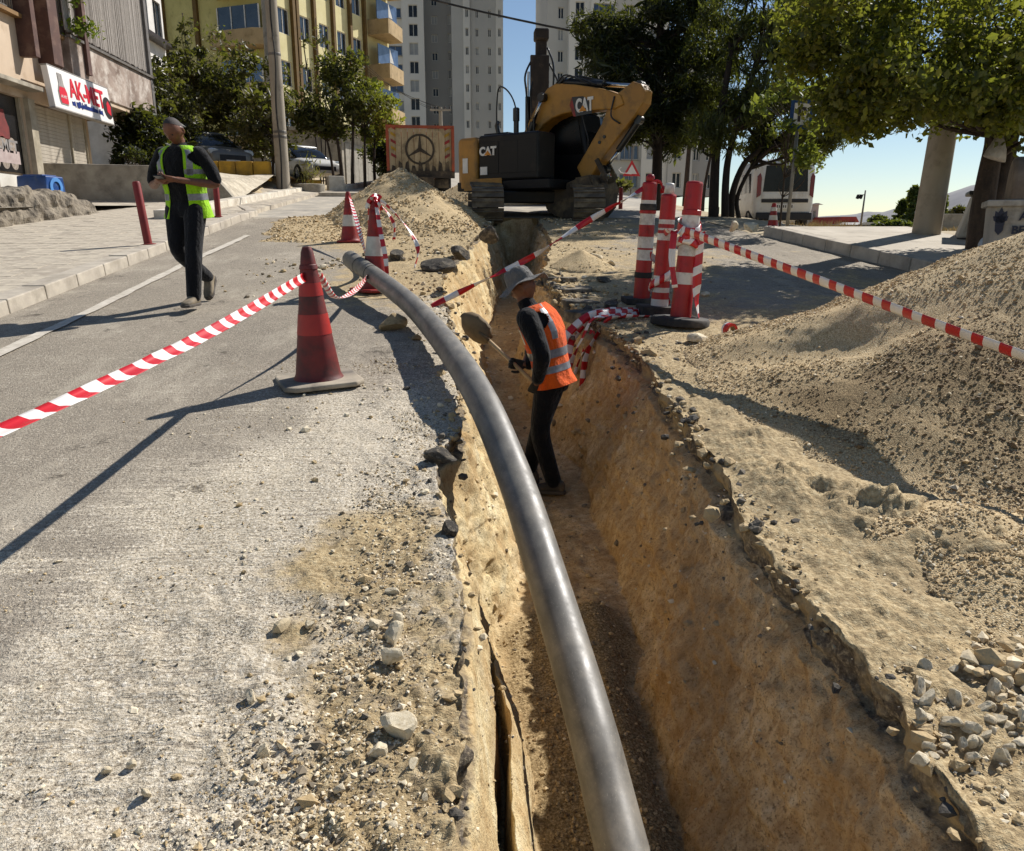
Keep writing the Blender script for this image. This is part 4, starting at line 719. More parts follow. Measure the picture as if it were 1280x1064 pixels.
for s in(-1,1): b=MB(); b.lathe([(.0001,-.009),(.007,-.005),(.009,0),(.007,.005),(.0001,.009)],10,c=HM@Vector((s*.029,-.080,.004))+ha); b.build('eye',M_EYE,t,True)
b=MB(); b.loft(torso_st(hip,chest,neck,(0,-1,0),1.03,0,.97),22); limb(b,[(.165,.0,1.415),(.265,.01,1.27),(.292,.015,1.17)],[.068,.060,.058]); limb(b,[(-.165,.0,1.415),(-.265,.01,1.27),(-.292,.015,1.17)],[.068,.060,.058]); limb(b,[(0,.0,1.45),(0,-.008,1.478)],[.070,.068]); skinned(b,'shirt',M_SHIRT,t,.009,3)
hipL,knL,anL=(.09,.0,.92),(.105,-.12,.52),(.085,-.16,.11); hipR,knR,anR=(-.09,.0,.92),(-.085,-.07,.52),(-.035,.30,.235)
b=MB(); limb(b,[hipL,knL,(anL[0],anL[1]+.01,.10)],[.098,.074,.064],16); limb(b,[hipR,knR,(anR[0],anR[1],anR[2]+.02)],[.098,.074,.062],16); b.loft([((0,.02,.84),(.150,0,0),(0,.112,0)),((0,.02,.92),(.172,0,0),(0,.122,0)),((0,.03,1.0),(.166,0,0),(0,.115,0))],20); skinned(b,'trousers',M_TROU,t,.010,3)
b=MB(); b.loft([((0,.03,.985),(.171,0,0),(0,.119,0)),((0,.03,1.02),(.169,0,0),(0,.118,0))],24,cap=False); b.build('belt',mat('belt','#120f0d'),t,True)
for an,fw,up in ((anL,(.10,-1,.0),(0,0,1)),(anR,(.1,-.62,-.78),(0,-.78,.62))):
    b=MB(); shoe(b,an,fw,up); o=skinned(b,'shoe',M_SHOE,t,.007,2); b=MB(); sole(b,an,fw,up); b.build('sole',mat('sole','#5a5249','#403a33') if 'sole' not in bpy.data.materials else bpy.data.materials['sole'],o,bevel=.006)
vest(t,torso_st(hip,chest,neck,(0,-1,0),1.10,0,.96,.006),M_LIME,R(27),'vest',bands=((.30,.37),(.555,.605)),flare=.05,drop=.10)
b=MB(); Mx=Euler((R(-12),0,R(10))).to_matrix(); 
ph=root('phone','dark mobile phone held in both hands by the walking person','phone',Vector((gx,gy,gz(gx,gy)))+Matrix.Rotation(R(-14),3,'Z')@Vector((-.005,-.365,1.21)),R(-14)); b.box((0,0,0),(.074,.15,.009),Mx); b.build('phone_case',mat('phone_case','#15161a',rough=.3),ph,bevel=.003); b=MB(); b.box(Mx@Vector((0,0,.0055)),(.066,.138,.002),Mx); b.build('screen',glass('phone_screen','#0c0f14'),ph)
# ---- man in the trench with a shovel, seen from behind his left shoulder
fx,fy=.74,6.12; fz=floor_z(.72,6.12); TH=R(-112); t=root('person','person in an orange vest, black clothes and grey hat standing in the trench','person',(fx,fy,fz-.0),TH); t.scale=(1.07,1.07,1.0); PB=t; Rz=Matrix.Rotation(TH,3,'Z')
hip,chest,neck=(0,.06,.95),(0,-.02,1.29),(0,-.11,1.52); hb=Vector((.0,-.175,1.64)); HM=Euler((R(28),0,R(0))).to_matrix()
A_l=Vector((.115,.02,.84)); Bp=W(609,424,6.25); B_l=Rz.inverted()@(Bp-Vector((fx,fy,fz))); hR=A_l.lerp(B_l,.50)
elL,wrL=(.265,.05,1.16),(.185,-.015,.925); elR,wrR=(-.25,-.16,1.16),tuple(hR+Vector((-.045,.075,.0)))
b=MB(); head(b,hb,HM); limb(b,[(0,-.12,1.45),(0,-.17,1.55)],[.060,.056]); limb(b,[(.255,.03,1.17),elL,wrL],[.05,.043,.03]); limb(b,[(-.265,-.1,1.18),elR,wrR],[.05,.043,.03]); b.loft(torso_st(hip,chest,neck,(0,-1,-.15),.9,0,.9),16); skinned(b,'body',M_SKIN,t,.0075,3)
b=MB(); hand(b,wrL,(-.32,-.35,-.75),(-.75,-.1,.2),.95,1,1.08); skinned(b,'glove',M_GLOV,t,.005,2); b=MB(); hand(b,wrR,(.35,-.85,.1),(.75,.35,.3),1.05,-1,1.08); skinned(b,'glove',M_GLOV,t,.005,2)
b=MB(); b.loft(torso_st(hip,chest,neck,(0,-1,-.15),1.03,0,.96),22); limb(b,[(.165,-.095,1.425),elL,(wrL[0]+.01,wrL[1]+.01,wrL[2]+.03)],[.086,.066,.048]); limb(b,[(-.165,-.10,1.425),elR,(wrR[0]-.02,wrR[1]+.03,wrR[2])],[.086,.066,.048]); limb(b,[(0,-.12,1.46),(0,-.155,1.525)],[.072,.066]); skinned(b,'shirt',M_SHIRT,t,.009,3)
hipL,knL,anL=(.09,.05,.93),(.105,-.02,.51),(.10,.10,.105); hipR,knR,anR=(-.09,.05,.93),(-.11,-.06,.52),(-.10,-.16,.105)
b=MB(); limb(b,[hipL,knL,(anL[0],anL[1],.10)],[.100,.074,.062],16); limb(b,[hipR,knR,(anR[0],anR[1],.10)],[.100,.074,.062],16); b.loft([((0,.05,.84),(.155,0,0),(0,.118,0)),((0,.055,.93),(.172,0,0),(0,.126,0)),((0,.06,1.02),(.168,0,0),(0,.116,0))],20); skinned(b,'trousers',M_TROU,t,.010,3)
for an,fw in ((anL,(.12,-1,0)),(anR,(-.12,-1,0))):
    b=MB(); shoe(b,an,fw); o=skinned(b,'shoe',M_SHOE,t,.007,2); b=MB(); sole(b,an,fw); b.build('sole',bpy.data.materials['sole'],o,bevel=.006)
vest(t,torso_st(hip,chest,neck,(0,-1,-.15),1.10,0,.97,.008),M_ORAN,R(4),'vest',strap=True,bands=((.27,.335),(.40,.465)),flare=.04,drop=.07)
b=MB(); n=40; pr=[(.0,.112),(.04,.110),(.072,.098),(.087,.07),(.094,.03),(.097,.0),(.101,-.008),(.135,-.020),(.175,-.034),(.180,-.036),(.175,-.039),(.10,-.015)]; V=[]
for r,z in pr:
    for k in range(n):
        a=2*math.pi*k/n; wv=max(0,r-.1)/.07; V.append(HM@Vector((r*math.cos(a)*.92,r*math.sin(a)*1.12,z+.055+wv*(.018*math.sin(2*a+.6)+.012*math.sin(5*a+1)-.015*max(0,math.cos(a))**2)+.004*math.sin(3*a)*(z>.08)))+hb)
b.add(V,[(i*n+k,i*n+(k+1)%n,(i+1)*n+(k+1)%n,(i+1)*n+k) for i in range(len(pr)-1) for k in range(n)]); b.build('hat',M_HAT,t,True)
b=MB(); b.tube([PB.matrix_basis.to_3x3()@Vector((0,0,0)),Vector((0,0,.01))],.001,3) if False else None
# shovel: held across the thighs, blade up against the trench wall
A=Vector((fx,fy,fz))+Rz@Vector((.115,.02,.84)); ax=(Bp-A).normalized(); A0=A-ax*.10
t=root('shovel','long wooden handled shovel held by the trench worker with its blade up','shovel',A0)
b=MB(); b.tube([(0,0,0),(Bp-A0)],[.0175,.016],12); b.build('handle',mat('pale_ash_wood','#c9ae86','#a58a62',9,.6,sc=(1,1,.2)),t,True)
s=ax.cross(Vector((.25,1,.15))).normalized(); nn=s.cross(ax); b=MB(); pr=[(-.06,.03,0),(0,.085,0),(.05,.098,.008),(.14,.10,.012),(.2,.075,.010),(.255,.02,.002)]; V=[]
for u_,hw,cv in pr:
    for q in (-1,-.5,0,.5,1): V.append((Bp-A0)+ax*(u_+.04)+s*hw*q+nn*(.03*q*q-cv))
b.add(V,[(i*5+k,i*5+k+1,(i+1)*5+k+1,(i+1)*5+k) for i in range(5) for k in range(4)]); o=b.build('blade',mat('soiled_steel','#5e4c35','#3d3122',8,.7,dirt='#8c744f',dirt_amt=.8),t,True); o.modifiers.new('plate','SOLIDIFY').thickness=.004
b=MB(); b.tube([(Bp-A0)-ax*.02,(Bp-A0)+ax*.09],[.021,.014],12); b.build('socket',bpy.data.materials['soiled_steel'],t,True)
# ================================================================ LEFT PAVEMENT, BANKS, SHOP AND HOUSES
M_PAVE=mat('grey_paver','#b5aa99','#968b7b',5,.9,bmp=.4,bscale=60,dirt='#cabfa9',dirt_amt=.6); M_KERB=mat('kerb_concrete','#c2b8a6','#a2988a',4,.9,bmp=.5,bscale=40,dirt='#8b8172',dirt_amt=.4); M_CONC=mat('weathered_concrete','#aea593','#877e6f',2,.9,bmp=.6,bscale=18,bdist=.02,dirt='#6f675b',dirt_amt=.5)
pv=bpy.data.objects.new('left_pavement',None); COL.objects.link(pv); pv['kind']='structure'; pv.location=(-5.8,12,gz(-5.8,12))
O=Vector(pv.location)
def slabs(): # 40 x 20 cm paving stones laid in rows
    b=MB(); b.box((0,0,0),(.985,.985,.06)); me_o=b.build('paving_stone',M_PAVE,pv,bevel=0); base=me_o.data; bpy.data.objects.remove(me_o)
    n=0; far=MB()
    for j in range(62):
        yy=7.0+j*.30
        for i in range(8):
            x0=-4.53-i*.42-(.21 if j%2 else 0)
            if x0<-7.9+.07*max(0,yy-14): continue
            g=random.uniform(-.003,.003); z=gz(x0,yy)+.085+g; px=(x0-.2,yy+.15)
            if n<300:
                o=bpy.data.objects.new('paving_stone',base); COL.objects.link(o); o.parent=pv; o.location=Vector((px[0],px[1],z))-O; o.scale=(.418,.303,1); o.rotation_euler=(math.atan(S)+random.uniform(-.004,.004),random.uniform(-.005,.005),0); n+=1
            else: far.box(Vector((px[0],px[1],z))-O,(.41,.29,.06),(math.atan(S),0,0))
    o=far.build('paving_stones',M_PAVE,pv); o['kind']='stuff'
slabs()
b=MB(); 
def ramp_block(b,x0,x1,y0,y1,za,zb,n=1):
    for k in range(n):
        a=y0+(y1-y0)*k/n; c=y0+(y1-y0)*(k+1)/n; V=[(x0,a,gz(x0,a)+za),(x1,a,gz(x1,a)+za),(x1,c,gz(x1,c)+za),(x0,c,gz(x0,c)+za),(x0,a,gz(x0,a)+zb),(x1,a,gz(x1,a)+zb),(x1,c,gz(x1,c)+zb),(x0,c,gz(x0,c)+zb)]
        b.add([Vector(v)-O for v in V],[(0,3,2,1),(4,5,6,7),(0,1,5,4),(1,2,6,5),(2,3,7,6),(3,0,4,7)])
ramp_block(b,-9.8,-4.4,4.5,29,-.06,.098,10); b.build('bedding',M_PAVE,pv)
kb=bpy.data.objects.new('kerb',None); COL.objects.link(kb); kb['kind']='structure'; OK_=O.copy(); kb.location=O
def kerbstones(x0,y0,x1,y1,n,wd,ht,parent,m=M_KERB,gap=.012):
    for k in range(n):
        a=Vector((x0+(x1-x0)*k/n,y0+(y1-y0)*k/n,0)); c=Vector((x0+(x1-x0)*(k+1)/n,y0+(y1-y0)*(k+1)/n,0)); d=(c-a).normalized(); a+=d*gap; a.z=gz(a.x,a.y)+ht/2-.05+random.uniform(-.008,.008); c.z=gz(c.x,c.y)+ht/2-.05+random.uniform(-.008,.008)
        b=MB(); s=Vector((d.y,-d.x,0)).normalized()*wd/2; u=Vector((0,0,(ht+.1)/2)); m0=Vector(parent.location)
        V=[a-s-u,a+s-u,c+s-u,c-s-u,a-s+u,a+s*.85+u,c+s*.85+u,c-s+u]; b.add([v-m0 for v in V],[(0,3,2,1),(4,5,6,7),(0,1,5,4),(1,2,6,5),(2,3,7,6),(3,0,4,7)]); b.build('kerb_stone',m,parent,bevel=.012)
kerbstones(-4.36,4.2,-4.36,18.4,19,.26,.12,kb); kerbstones(-4.36,18.4,-5.0,20.2,2,.26,.12,kb)
ps=root('planter_edge','long whitish concrete edging strip along the pavement ending at the concrete pole','edging',(-5.4,22,gz(-5.4,22))); kerbstones(-5.55,16.2,-5.05,28.3,10,.34,.26,ps,mat('pale_concrete','#d8d0c0','#b8ae9c',4,.9,bmp=.4,bscale=40,dirt='#978c7a',dirt_amt=.4))
# broken concrete bank in front of the shop
def lumpwall(name,label,cat,ptsA,h,depth,seed,m,ns=60,nv=14,rough=.12,top=.5):
    P=[Vector(p) for p in ptsA]; pts,L=smooth_path(P,.12); n=len(pts); V=[]; o0=pts[0]
    for i,p in enumerate(pts):
        d=(pts[min(i+1,n-1)]-pts[max(i-1,0)]).normalized(); s=Vector((d.y,-d.x,0)).normalized(); hh=h(i/(n-1)) if callable(h) else h
        prof=[(0,-.15),(.02,.2),(.05,.5),(.08,.8),(.12,1.),(.35,1.04),(1.,1.0),(1.0,-.1)]
        for j,(q,zz) in enumerate(prof):
            r=rough*float(fbm(i*.12*2,j*.6,seed,1.6,3,seed))*(1 if 0<j<6 else .3); V.append(p-s*(q*depth)+s*r+Vector((0,0,zz*hh+r*.5))-o0)
    F=[tuple(f) for f in grid_faces(n,len(prof))]; me=bpy.data.meshes.new(name); me.from_pydata(V,[],F); me.update(); o=link(name,me,m); o.location=o0
    sb=o.modifiers.new('sub','SUBSURF'); sb.subdivision_type='SIMPLE'; sb.levels=sb.render_levels=2
    tx=bpy.data.textures.new('lump','CLOUDS'); tx.noise_scale=.22; dm=o.modifiers.new('lump','DISPLACE'); dm.texture=tx; dm.strength=rough*1.4; dm.texture_coords='LOCAL'
    return tag(o,label,cat)
M_RUBC=mat('crumbling_concrete','#9a8f7d','#6c6254',6,.95,bmp=1,bscale=14,bdist=.04,dirt='#4c443a',dirt_amt=.5,dscale=5)
lumpwall('broken_bank','low crumbling bank of broken concrete on the pavement in front of the shop','concrete bank',[(-7.7,11.0,gz(-7.7,11)+.05),(-7.75,14.2,gz(-7.7,14.2)+.05),(-7.45,16.2,gz(-7.4,16.2)+.05),(-7.2,17.6,gz(-7.2,17.6)+.03)],lambda f:.78-.42*f**3,3.0,5,M_RUBC)
# concrete apron before the shop
b=MB(); b.add([(-7.9,10,1.75),(-7.6,17.5,2.05),(-7.2,20.2,2.12),(-10.5,23.9,2.16),(-12,23.9,2.16),(-12,10,1.9)],[(0,1,2,3,4,5)]); o=b.build('shop_apron',M_CONC); o['kind']='structure'
# grey concrete retaining bank with a sunlit top, left of the pole
zt=W(160,208,24.8).z; za=gz(-7,22.4)
b=MB(); b.prism([(-10.6,za-1.0),(-5.75,za-1.0),(-5.62,za+.05),(-6.1,W(330,226,22.3).z),(-7.2,W(235,210,22.3).z+.05),(-8.6,W(190,206,22.3).z),(-10.6,W(130,204,22.3).z)],(0,22.3,0),(1,0,0),(0,0,1),(0,.35,0))
o=b.build('retaining_wall',M_CONC,None,bevel=.03); tag(o,'low grey concrete retaining wall beside the shop behind the walking man','retaining wall')
nx,ny=40,16; XX,YY=np.meshgrid(np.linspace(-10.6,-5.7,nx),np.linspace(22.62,27.4,ny)); tt=(YY-22.62)/4.8; e0=np.interp(XX,[-10.6,-8.6,-7.2,-6.1,-5.62],[W(130,204,22.3).z,W(190,206,22.3).z,W(235,210,22.3).z+.05,W(330,226,22.3).z,za+.05]); ZZ=e0*(1-tt)+(3.28)*tt+.05*fbm(XX,YY,0,1.5,3,91)-.01
o=np_mesh('slope',np.stack([XX,YY,ZZ],-1).reshape(-1,3),grid_faces(ny,nx),mat('pale_spilled_concrete','#d3c8b2','#a89c86',3,.95,bmp=.8,bscale=12,bdist=.04,dirt='#857a68',dirt_amt=.45),smooth=True); o['kind']='structure'
# raised garden behind
XX,YY=np.meshgrid(np.linspace(-22,-5.75,30),np.linspace(27.3,50,30)); ZZ=3.25+.04*(YY-27)+.12*fbm(XX,YY,0,.6,4,92); o=np_mesh('garden_ground',np.stack([XX,YY,ZZ],-1).reshape(-1,3),grid_faces(30,30),mat('garden_soil','#8e7b5c','#5c4d38',2,.95,bmp=.6,bscale=10,bdist=.04,dirt='#a89468',dirt_amt=.5),smooth=True); o['kind']='structure'
M_YEL=mat('yellow_kerb_paint','#c79a2c','#a67f24',3,.8,dirt='#5f4d28',dirt_amt=.6)
t=root('yellow_kerb','low yellow painted kerb wall under the bushes left of the pole','kerb wall',(-8.2,27.6,3.2))
for k in range(6): b=MB(); b.box((-.65+k*.55,.0+.02*(k%2),.20),(.53,.3,.62)); b.build('kerb_block',M_YEL,t,bevel=.02)
# ---- shop house
BX=-10.45; BY=23.86; zb=W(118,258,BY).z-.05
sh=root('shop_building','beige and brown apartment block with a shop sign and roller shutter at far left','building',(BX,BY,zb),R(90))
def SX(px,py): v=WX(px,py,BX); return v.y-BY,v.z-zb
M_BEIGE=mat('beige_render','#c9b59d','#b5a088',1.2,.9,bmp=.25,bscale=30,dirt='#957a5c',dirt_amt=.3,dscale=1.2,sc=(1,1,.5)); M_BROWN=mat('brown_trim','#5a3d33','#46302a',3,.8,dirt='#7b6152',dirt_amt=.4); M_GLS=glass('dark_glass'); M_CURT=mat('pale_curtain','#b9b0a6','#7e756d',6,.9,sc=(8,8,.15)); M_STEEL=mat('painted_steel','#77716a','#5b554e',8,.5,dirt='#463f38'); M_SHUT=mat('grey_shutter','#b0a798','#9a9183',3,.55,dirt='#7b7265',dirt_amt=.3)
def wallgrid(b,x0,x1,z0,z1,ops,y=0,rev=.15,mi=0):
    """a wall in the plane y facing -y with openings (x0,x1,z0,z1) and their reveals"""
    xs=sorted({x0,x1,*[o for p in ops for o in p[:2] if x0<o<x1]}); zs=sorted({z0,z1,*[o for p in ops for o in p[2:] if z0<o<z1]})
    for i in range(len(xs)-1):
        for j in range(len(zs)-1):
            cx,cz=(xs[i]+xs[i+1])/2,(zs[j]+zs[j+1])/2
            if any(a<cx<c and d<cz<e for a,c,d,e in ops): continue
            b.add([(xs[i],y,zs[j]),(xs[i+1],y,zs[j]),(xs[i+1],y,zs[j+1]),(xs[i],y,zs[j+1])],[(0,1,2,3)],mi)
    for a,c,d,e in ops:
        for q in (((a,y,d),(a,y+rev,d),(a,y+rev,e),(a,y,e)),((c,y,e),(c,y+rev,e),(c,y+rev,d),(c,y,d)),((a,y,e),(a,y+rev,e),(c,y+rev,e),(c,y,e)),((c,y,d),(c,y+rev,d),(a,y+rev,d),(a,y,d))): b.add(q,[(0,1,2,3)],mi)
x_l=-8.5; top=9.2
xs_l,_=SX(42,160); xs_r,_=SX(110,160); sz1=SX(80,150)[1]+.25; sw_r,_=SX(33,160); pz=SX(20,108)[1]
w1=(SX(55,40)[0],SX(88,40)[0],SX(70,45)[1],8.4); w0=(-6.1,SX(15,15)[0],SX(8,13)[1],8.4)
b=MB(); wallgrid(b,x_l,0,0,top,[(xs_l,xs_r,.02,sz1),(-6.6,sw_r,.02,sz1),w1,w0],0,.22); b.box((x_l/2,3.7,top/2),(-x_l-.01,7,top-.01),mi=0); b.build('wall',M_BEIGE,sh)
b=MB(); lx_=SX(29,75)[0]; b.box(((x_l+lx_)/2,-.20,pz),(lx_-x_l,.42,.10)); b.build('canopy_ledge',M_CONC,sh,bevel=.01)
# roller shutter: every slat
sp=bpy.data.objects.new('roller_shutter',None); COL.objects.link(sp); sp.parent=sh; sp.location=(0,.12,0)
b=MB(); b.box(((xs_l+xs_r)/2,0,0),(xs_r-xs_l-.04,.022,.088)); o0=b.build('slat',M_SHUT,sp,bevel=.006); o0.location=(0,0,.09)
for k in range(1,int(sz1/.092)): o=o0.copy(); COL.objects.link(o); o.location=(0,.004*(k%2),.09+k*.092)
xm=SX(96,200)[0]
for x in (xs_l+.03,xm,xs_r-.03): b=MB(); b.box((x,-.03,sz1/2),(.06,.06,sz1)); b.build('guide_rail',mat('rail','#a59a85','#877d6a') if 'rail' not in bpy.data.materials else bpy.data.materials['rail'],sp)
b=MB(); b.box(((xs_l+sw_r)/2,-.05,sz1/2),(xs_l-sw_r-.04,.14,sz1)); b.build('door_jamb',mat('aluminium_jamb','#b3a892','#8d836f',4,.5),sh)
# dark shop window with printed poster
sw=bpy.data.objects.new('shop_window',None); COL.objects.link(sw); sw.parent=sh
b=MB(); b.box(((-6.6+sw_r)/2,.16,sz1/2+.4),(sw_r+6.6,.02,sz1-.75)); b.build('pane',glass('poster_black','#0e0d0e',.25),sw)
b=MB(); b.box(((-6.6+sw_r)/2,.13,.36),(sw_r+6.6,.05,.70)); b.build('kick_panel',mat('white_panel','#ded8cc','#c2bbad',3,.6),sw)
for x in (sw_r-.04,sw_r-1.5): b=MB(); b.box((x,.10,sz1/2),(.08,.08,sz1)); b.build('frame',bpy.data.materials['aluminium_jamb'],sw)
M_SW=mat('sign_white','#e9e6e2','#dcd8d3',3,.4,bmp=0); M_SR=mat('sign_red','#d22838','#c01f30',3,.4,bmp=0); M_SB=mat('sign_blue','#23377f','#1b2c6b',3,.4,bmp=0); M_SD=mat('sign_dark','#3a3230','#2a2423',3,.4,bmp=0); M_SG=mat('sign_grey','#9c9792','#7d7873',9,.5,bmp=0)
txt('AK-MET',.42,sw,(sw_r-1.62,.145,SX(20,180)[1]-.20),(R(90),0,0),M_SG,sx=.92,bold=.008)
b=MB(); b.box((sw_r-.9,.146,SX(20,195)[1]-.02),(1.35,.01,.30)); b.build('poster_strip',mat('pale_strip','#b9a9a2','#a08c86'),sw)
b=MB(); b.prism([(-.22,-.36),(.22,-.36),(.24,-.1),(.12,.12),(.1,.3),(-.1,.3),(-.12,.12),(-.24,-.1)],(sw_r-.78,.148,SX(20,155)[1]),(1,0,0),(0,0,1),(0,-.006,0)); b.build('bottle_print',mat('dull_red_print','#7c2b26','#5c201d'),sw)
for i in range(3):
    for j in range(2): b=MB(); b.lathe([(.0,-.004),(.165,-.004),(.165,.004),(0,.004)],20,c=(sw_r-1.30+i*.40,.146,1.42-j*.42),M=Euler((R(90),0,0)).to_matrix()); b.build('plate_print',mat('plate_print','#a89a8a','#6d5f52',14,.7) if 'plate_print' not in bpy.data.materials else bpy.data.materials['plate_print'],sw)
# sign board
sgx0,sgz0=SX(30,75); sgx1,_=SX(112,120); sgh=SX(30,75)[1]-SX(30,126)[1]; zt_=SX(60,91)[1]
sg=root('shop_sign','white shop sign with red AK-MET lettering tilted over the roller shutter','shop sign',sh.matrix_basis@Vector((sgx0,-.62,zt_-sgh)),R(90)); sl=sgx1-sgx0; sg.rotation_euler=(R(-5),0,R(90))
b=MB(); b.box((sl/2,.09,sgh/2),(sl,.16,sgh)); b.build('board',M_SW,sg,bevel=.015); b=MB(); b.box((sl/2,.1,-.012),(sl+.04,.19,.02)); b.box((sl/2,.1,sgh+.012),(sl+.04,.19,.02)); b.build('edge_strip',M_SG,sg)
txt('AK-MET',sgh*.68,sg,(sl*.275,.004,sgh*.38),(R(90),0,0),M_SR,sx=sl*.60/(sgh*.68*3.55),ext=.012,bold=.012)
tb=MB(); g=np.random.default_rng(6); x=sl*.28
while x<sl*.80:                                              # small blue lettering too blurred to read
    w_=g.uniform(.03,.075); h_=g.choice([.10,.10,.15]); tb.box((x+w_/2,.0,sgh*.17+h_/2-(.03 if g.random()<.15 else 0)),(w_*.8,.012,h_),(0,R(-6),0)); x+=w_+(.07 if g.random()<.13 else .008)
o=tb.build('blurred_lettering',M_SB,sg); o['kind']='stuff'
b=MB(); b.prism([(-.20,-.40),(.20,-.40),(.24,-.32),(.24,-.08),(.13,.1),(.12,.36),(-.12,.36),(-.13,.1),(-.24,-.08),(-.24,-.32)],(sl*.155,.004,sgh*.52),(1,0,0),(0,0,1),(0,-.008,0)); b.build('flask_emblem',M_SG,sg)
b=MB(); b.prism([(-.17,-.37),(.17,-.37),(.21,-.3),(.21,-.08),(.13,.03),(-.13,.03),(-.21,-.08),(-.21,-.3)],(sl*.155,-.006,sgh*.52),(1,0,0),(0,0,1),(0,-.006,0)); b.build('flask_label',M_SR,sg); txt('AK-MET',.105,sg,(sl*.155-.17,-.014,sgh*.52-.24),(R(90),0,0),M_SW,sx=.9,ext=.002)
b=MB(); b.lathe([(0,-.004),(.30,-.004),(.30,.004),(0,.004)],24,c=(sl*.925,.0,sgh*.42),M=Euler((R(90),0,0)).to_matrix()); b.build('plate_emblem',M_SD,sg); b=MB(); b.prism([(-.12,-.12),(.1,-.2),(.16,.05),(.02,.2),(-.1,.1)],(sl*.93,-.006,sgh*.42),(1,0,0),(0,0,1),(0,-.006,0)); b.build('meat_emblem',M_SR,sg)
# pilasters and windows above
for pa,pb,pz_ in ((18,29,70),(41,58,80),(86,94,92)):
    xa,xb=SX(pa,60)[0],SX(pb,60)[0]; zz=SX((pa+pb)/2,pz_)[1]; b=MB(); b.box(((xa+xb)/2+.08,-.20,(zz+top)/2),(max(.22,xb-xa-.22),.40,top-zz)); b.build('pilaster',M_BROWN,sh,bevel=.01)
def hwin(par,x0,x1,z0,z1,y,name='window',fr=M_STEEL,pane=M_GLS,nm=1,fw=.05,curt=None,grille=None):
    f=MB()
    for c,d in (((x0+x1)/2,y,z0+fw/2),(x1-x0,.06,fw)),(((x0+x1)/2,y,z1-fw/2),(x1-x0,.06,fw)),((x0+fw/2,y,(z0+z1)/2),(fw,.058,z1-z0-2*fw)),((x1-fw/2,y,(z0+z1)/2),(fw,.058,z1-z0-2*fw)): f.box(c,d)
    for k in range(1,nm+1):
        if nm>0: f.box((x0+(x1-x0)*k/(nm+1),y,(z0+z1)/2),(fw*.8,.05,z1-z0-2*fw))
    o=f.build(name,fr,par); p=MB(); p.box(((x0+x1)/2,y+.012,(z0+z1)/2),(x1-x0-fw,.012,z1-z0-fw)); p.build('pane',pane,o)
    if grille:
        g=MB(); n=int((x1-x0)/grille)
        for k in range(n+1): g.box((x0+(x1-x0)*k/n,y-.16,(z0+z1)/2),(.018,.018,z1-z0))
        for zz in (z0+.1,(z0+z1)/2,z1-.1): g.box(((x0+x1)/2,y-.175,zz),(x1-x0,.012,.03))
        g.build('grille',M_STEEL,o)
    return o
M_CURTP,nt,p,co=base_mat('curtained_pane'); nt.links.new(ramp(nt,noise(nt,co,9,3,.6,sc=(1.4,1.4,.04)),[(.35,C('#4c4640')),(.5,C('#a39a90')),(.7,C('#cfc8bf'))]),p.inputs['Base Color']); p.inputs['Roughness'].default_value=.25
for w_ in (w1,w0):
    hwin(sh,*w_,.16,fr=M_BROWN,pane=M_CURTP,nm=2,grille=.11); b=MB(); b.box(((w_[0]+w_[1])/2,-.06,w_[2]-.05),(w_[1]-w_[0]+.1,.26,.09)); b.build('sill',mat('ochre_sill','#8c6a3c','#6e522e') if 'ochre_sill' not in bpy.data.materials else bpy.data.materials['ochre_sill'],sh)
# drain pipe and cables at the corner
for x in (-.42,-.22): b=MB(); b.tube([(x,-.12,SX(105,110)[1]),(x,-.12,top)],.045,8); b.build('drain_pipe',M_BROWN,sh)
# overhanging bay with slatted screen
bx1=WX(180,140,BX).y-BY+.25; zpt=SX(118,69)[1]; zpb=SX(124,126)[1]; bay=bpy.data.objects.new('bay',None); COL.objects.link(bay); bay.parent=sh
M_PEEL=mat('peeling_plaster','#a8978a','#6e5c50',1.6,.95,bmp=.5,bscale=14,bdist=.02,dirt='#d2c8bc',dirt_amt=.5,dscale=2.4)
b=MB(); b.box((.05+bx1/2,3.2,(zpb+zpt)/2),(bx1,7.0,zpt-zpb)); b.build('parapet',M_PEEL,bay,bevel=.02)
b=MB(); b.box((.05+bx1/2,3.2,zpb-.06),(bx1-.1,6.9,.12)); b.build('floor_slab',M_BEIGE,bay); b=MB(); b.box((.05+bx1/2,-.31,zpt+.03),(bx1+.06,.12,.07)); b.build('rail',M_STEEL,bay)
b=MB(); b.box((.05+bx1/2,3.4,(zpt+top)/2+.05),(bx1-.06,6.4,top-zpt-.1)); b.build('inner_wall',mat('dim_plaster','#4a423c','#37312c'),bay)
sc_=MB(); n=int(bx1/.062)
for k in range(n): 
    x=.05+.03+k*bx1/n; sc_.box((x,-.22+.01*random.random(),(zpt+top)/2+.1),(random.uniform(.018,.045),.03,top-zpt-.16+random.uniform(-.05,.05)),(0,random.uniform(-.008,.008),0))
o=sc_.build('slat_screen',mat('weathered_slats','#bdb5ac','#7d746b',30,.85,sc=(6,6,.2)),bay); o['kind']='stuff'
b=MB(); b.box((.05+bx1-.1,-.12,(zpb+top)/2-.25),(.22,.4,top-zpb+.5)); b.build('corner_post',mat('grey_post','#6f6a66','#55504c'),bay,bevel=.01)
b=MB(); b.box((.3,3.2,zpb/2-.05),(.5,5,zpb-.02)); b.build('side_wall',M_BROWN,bay)
pl=root('hanging_plant','green trailing plant hanging from the slatted bay above the shop','plant',sh.matrix_basis@Vector((.35,-.4,zpt+.3)),0)
M_LGR=leafmat('plant_leaves','#4c6a1c','#6f8a26','#9aa83a'); g=np.random.default_rng(3)
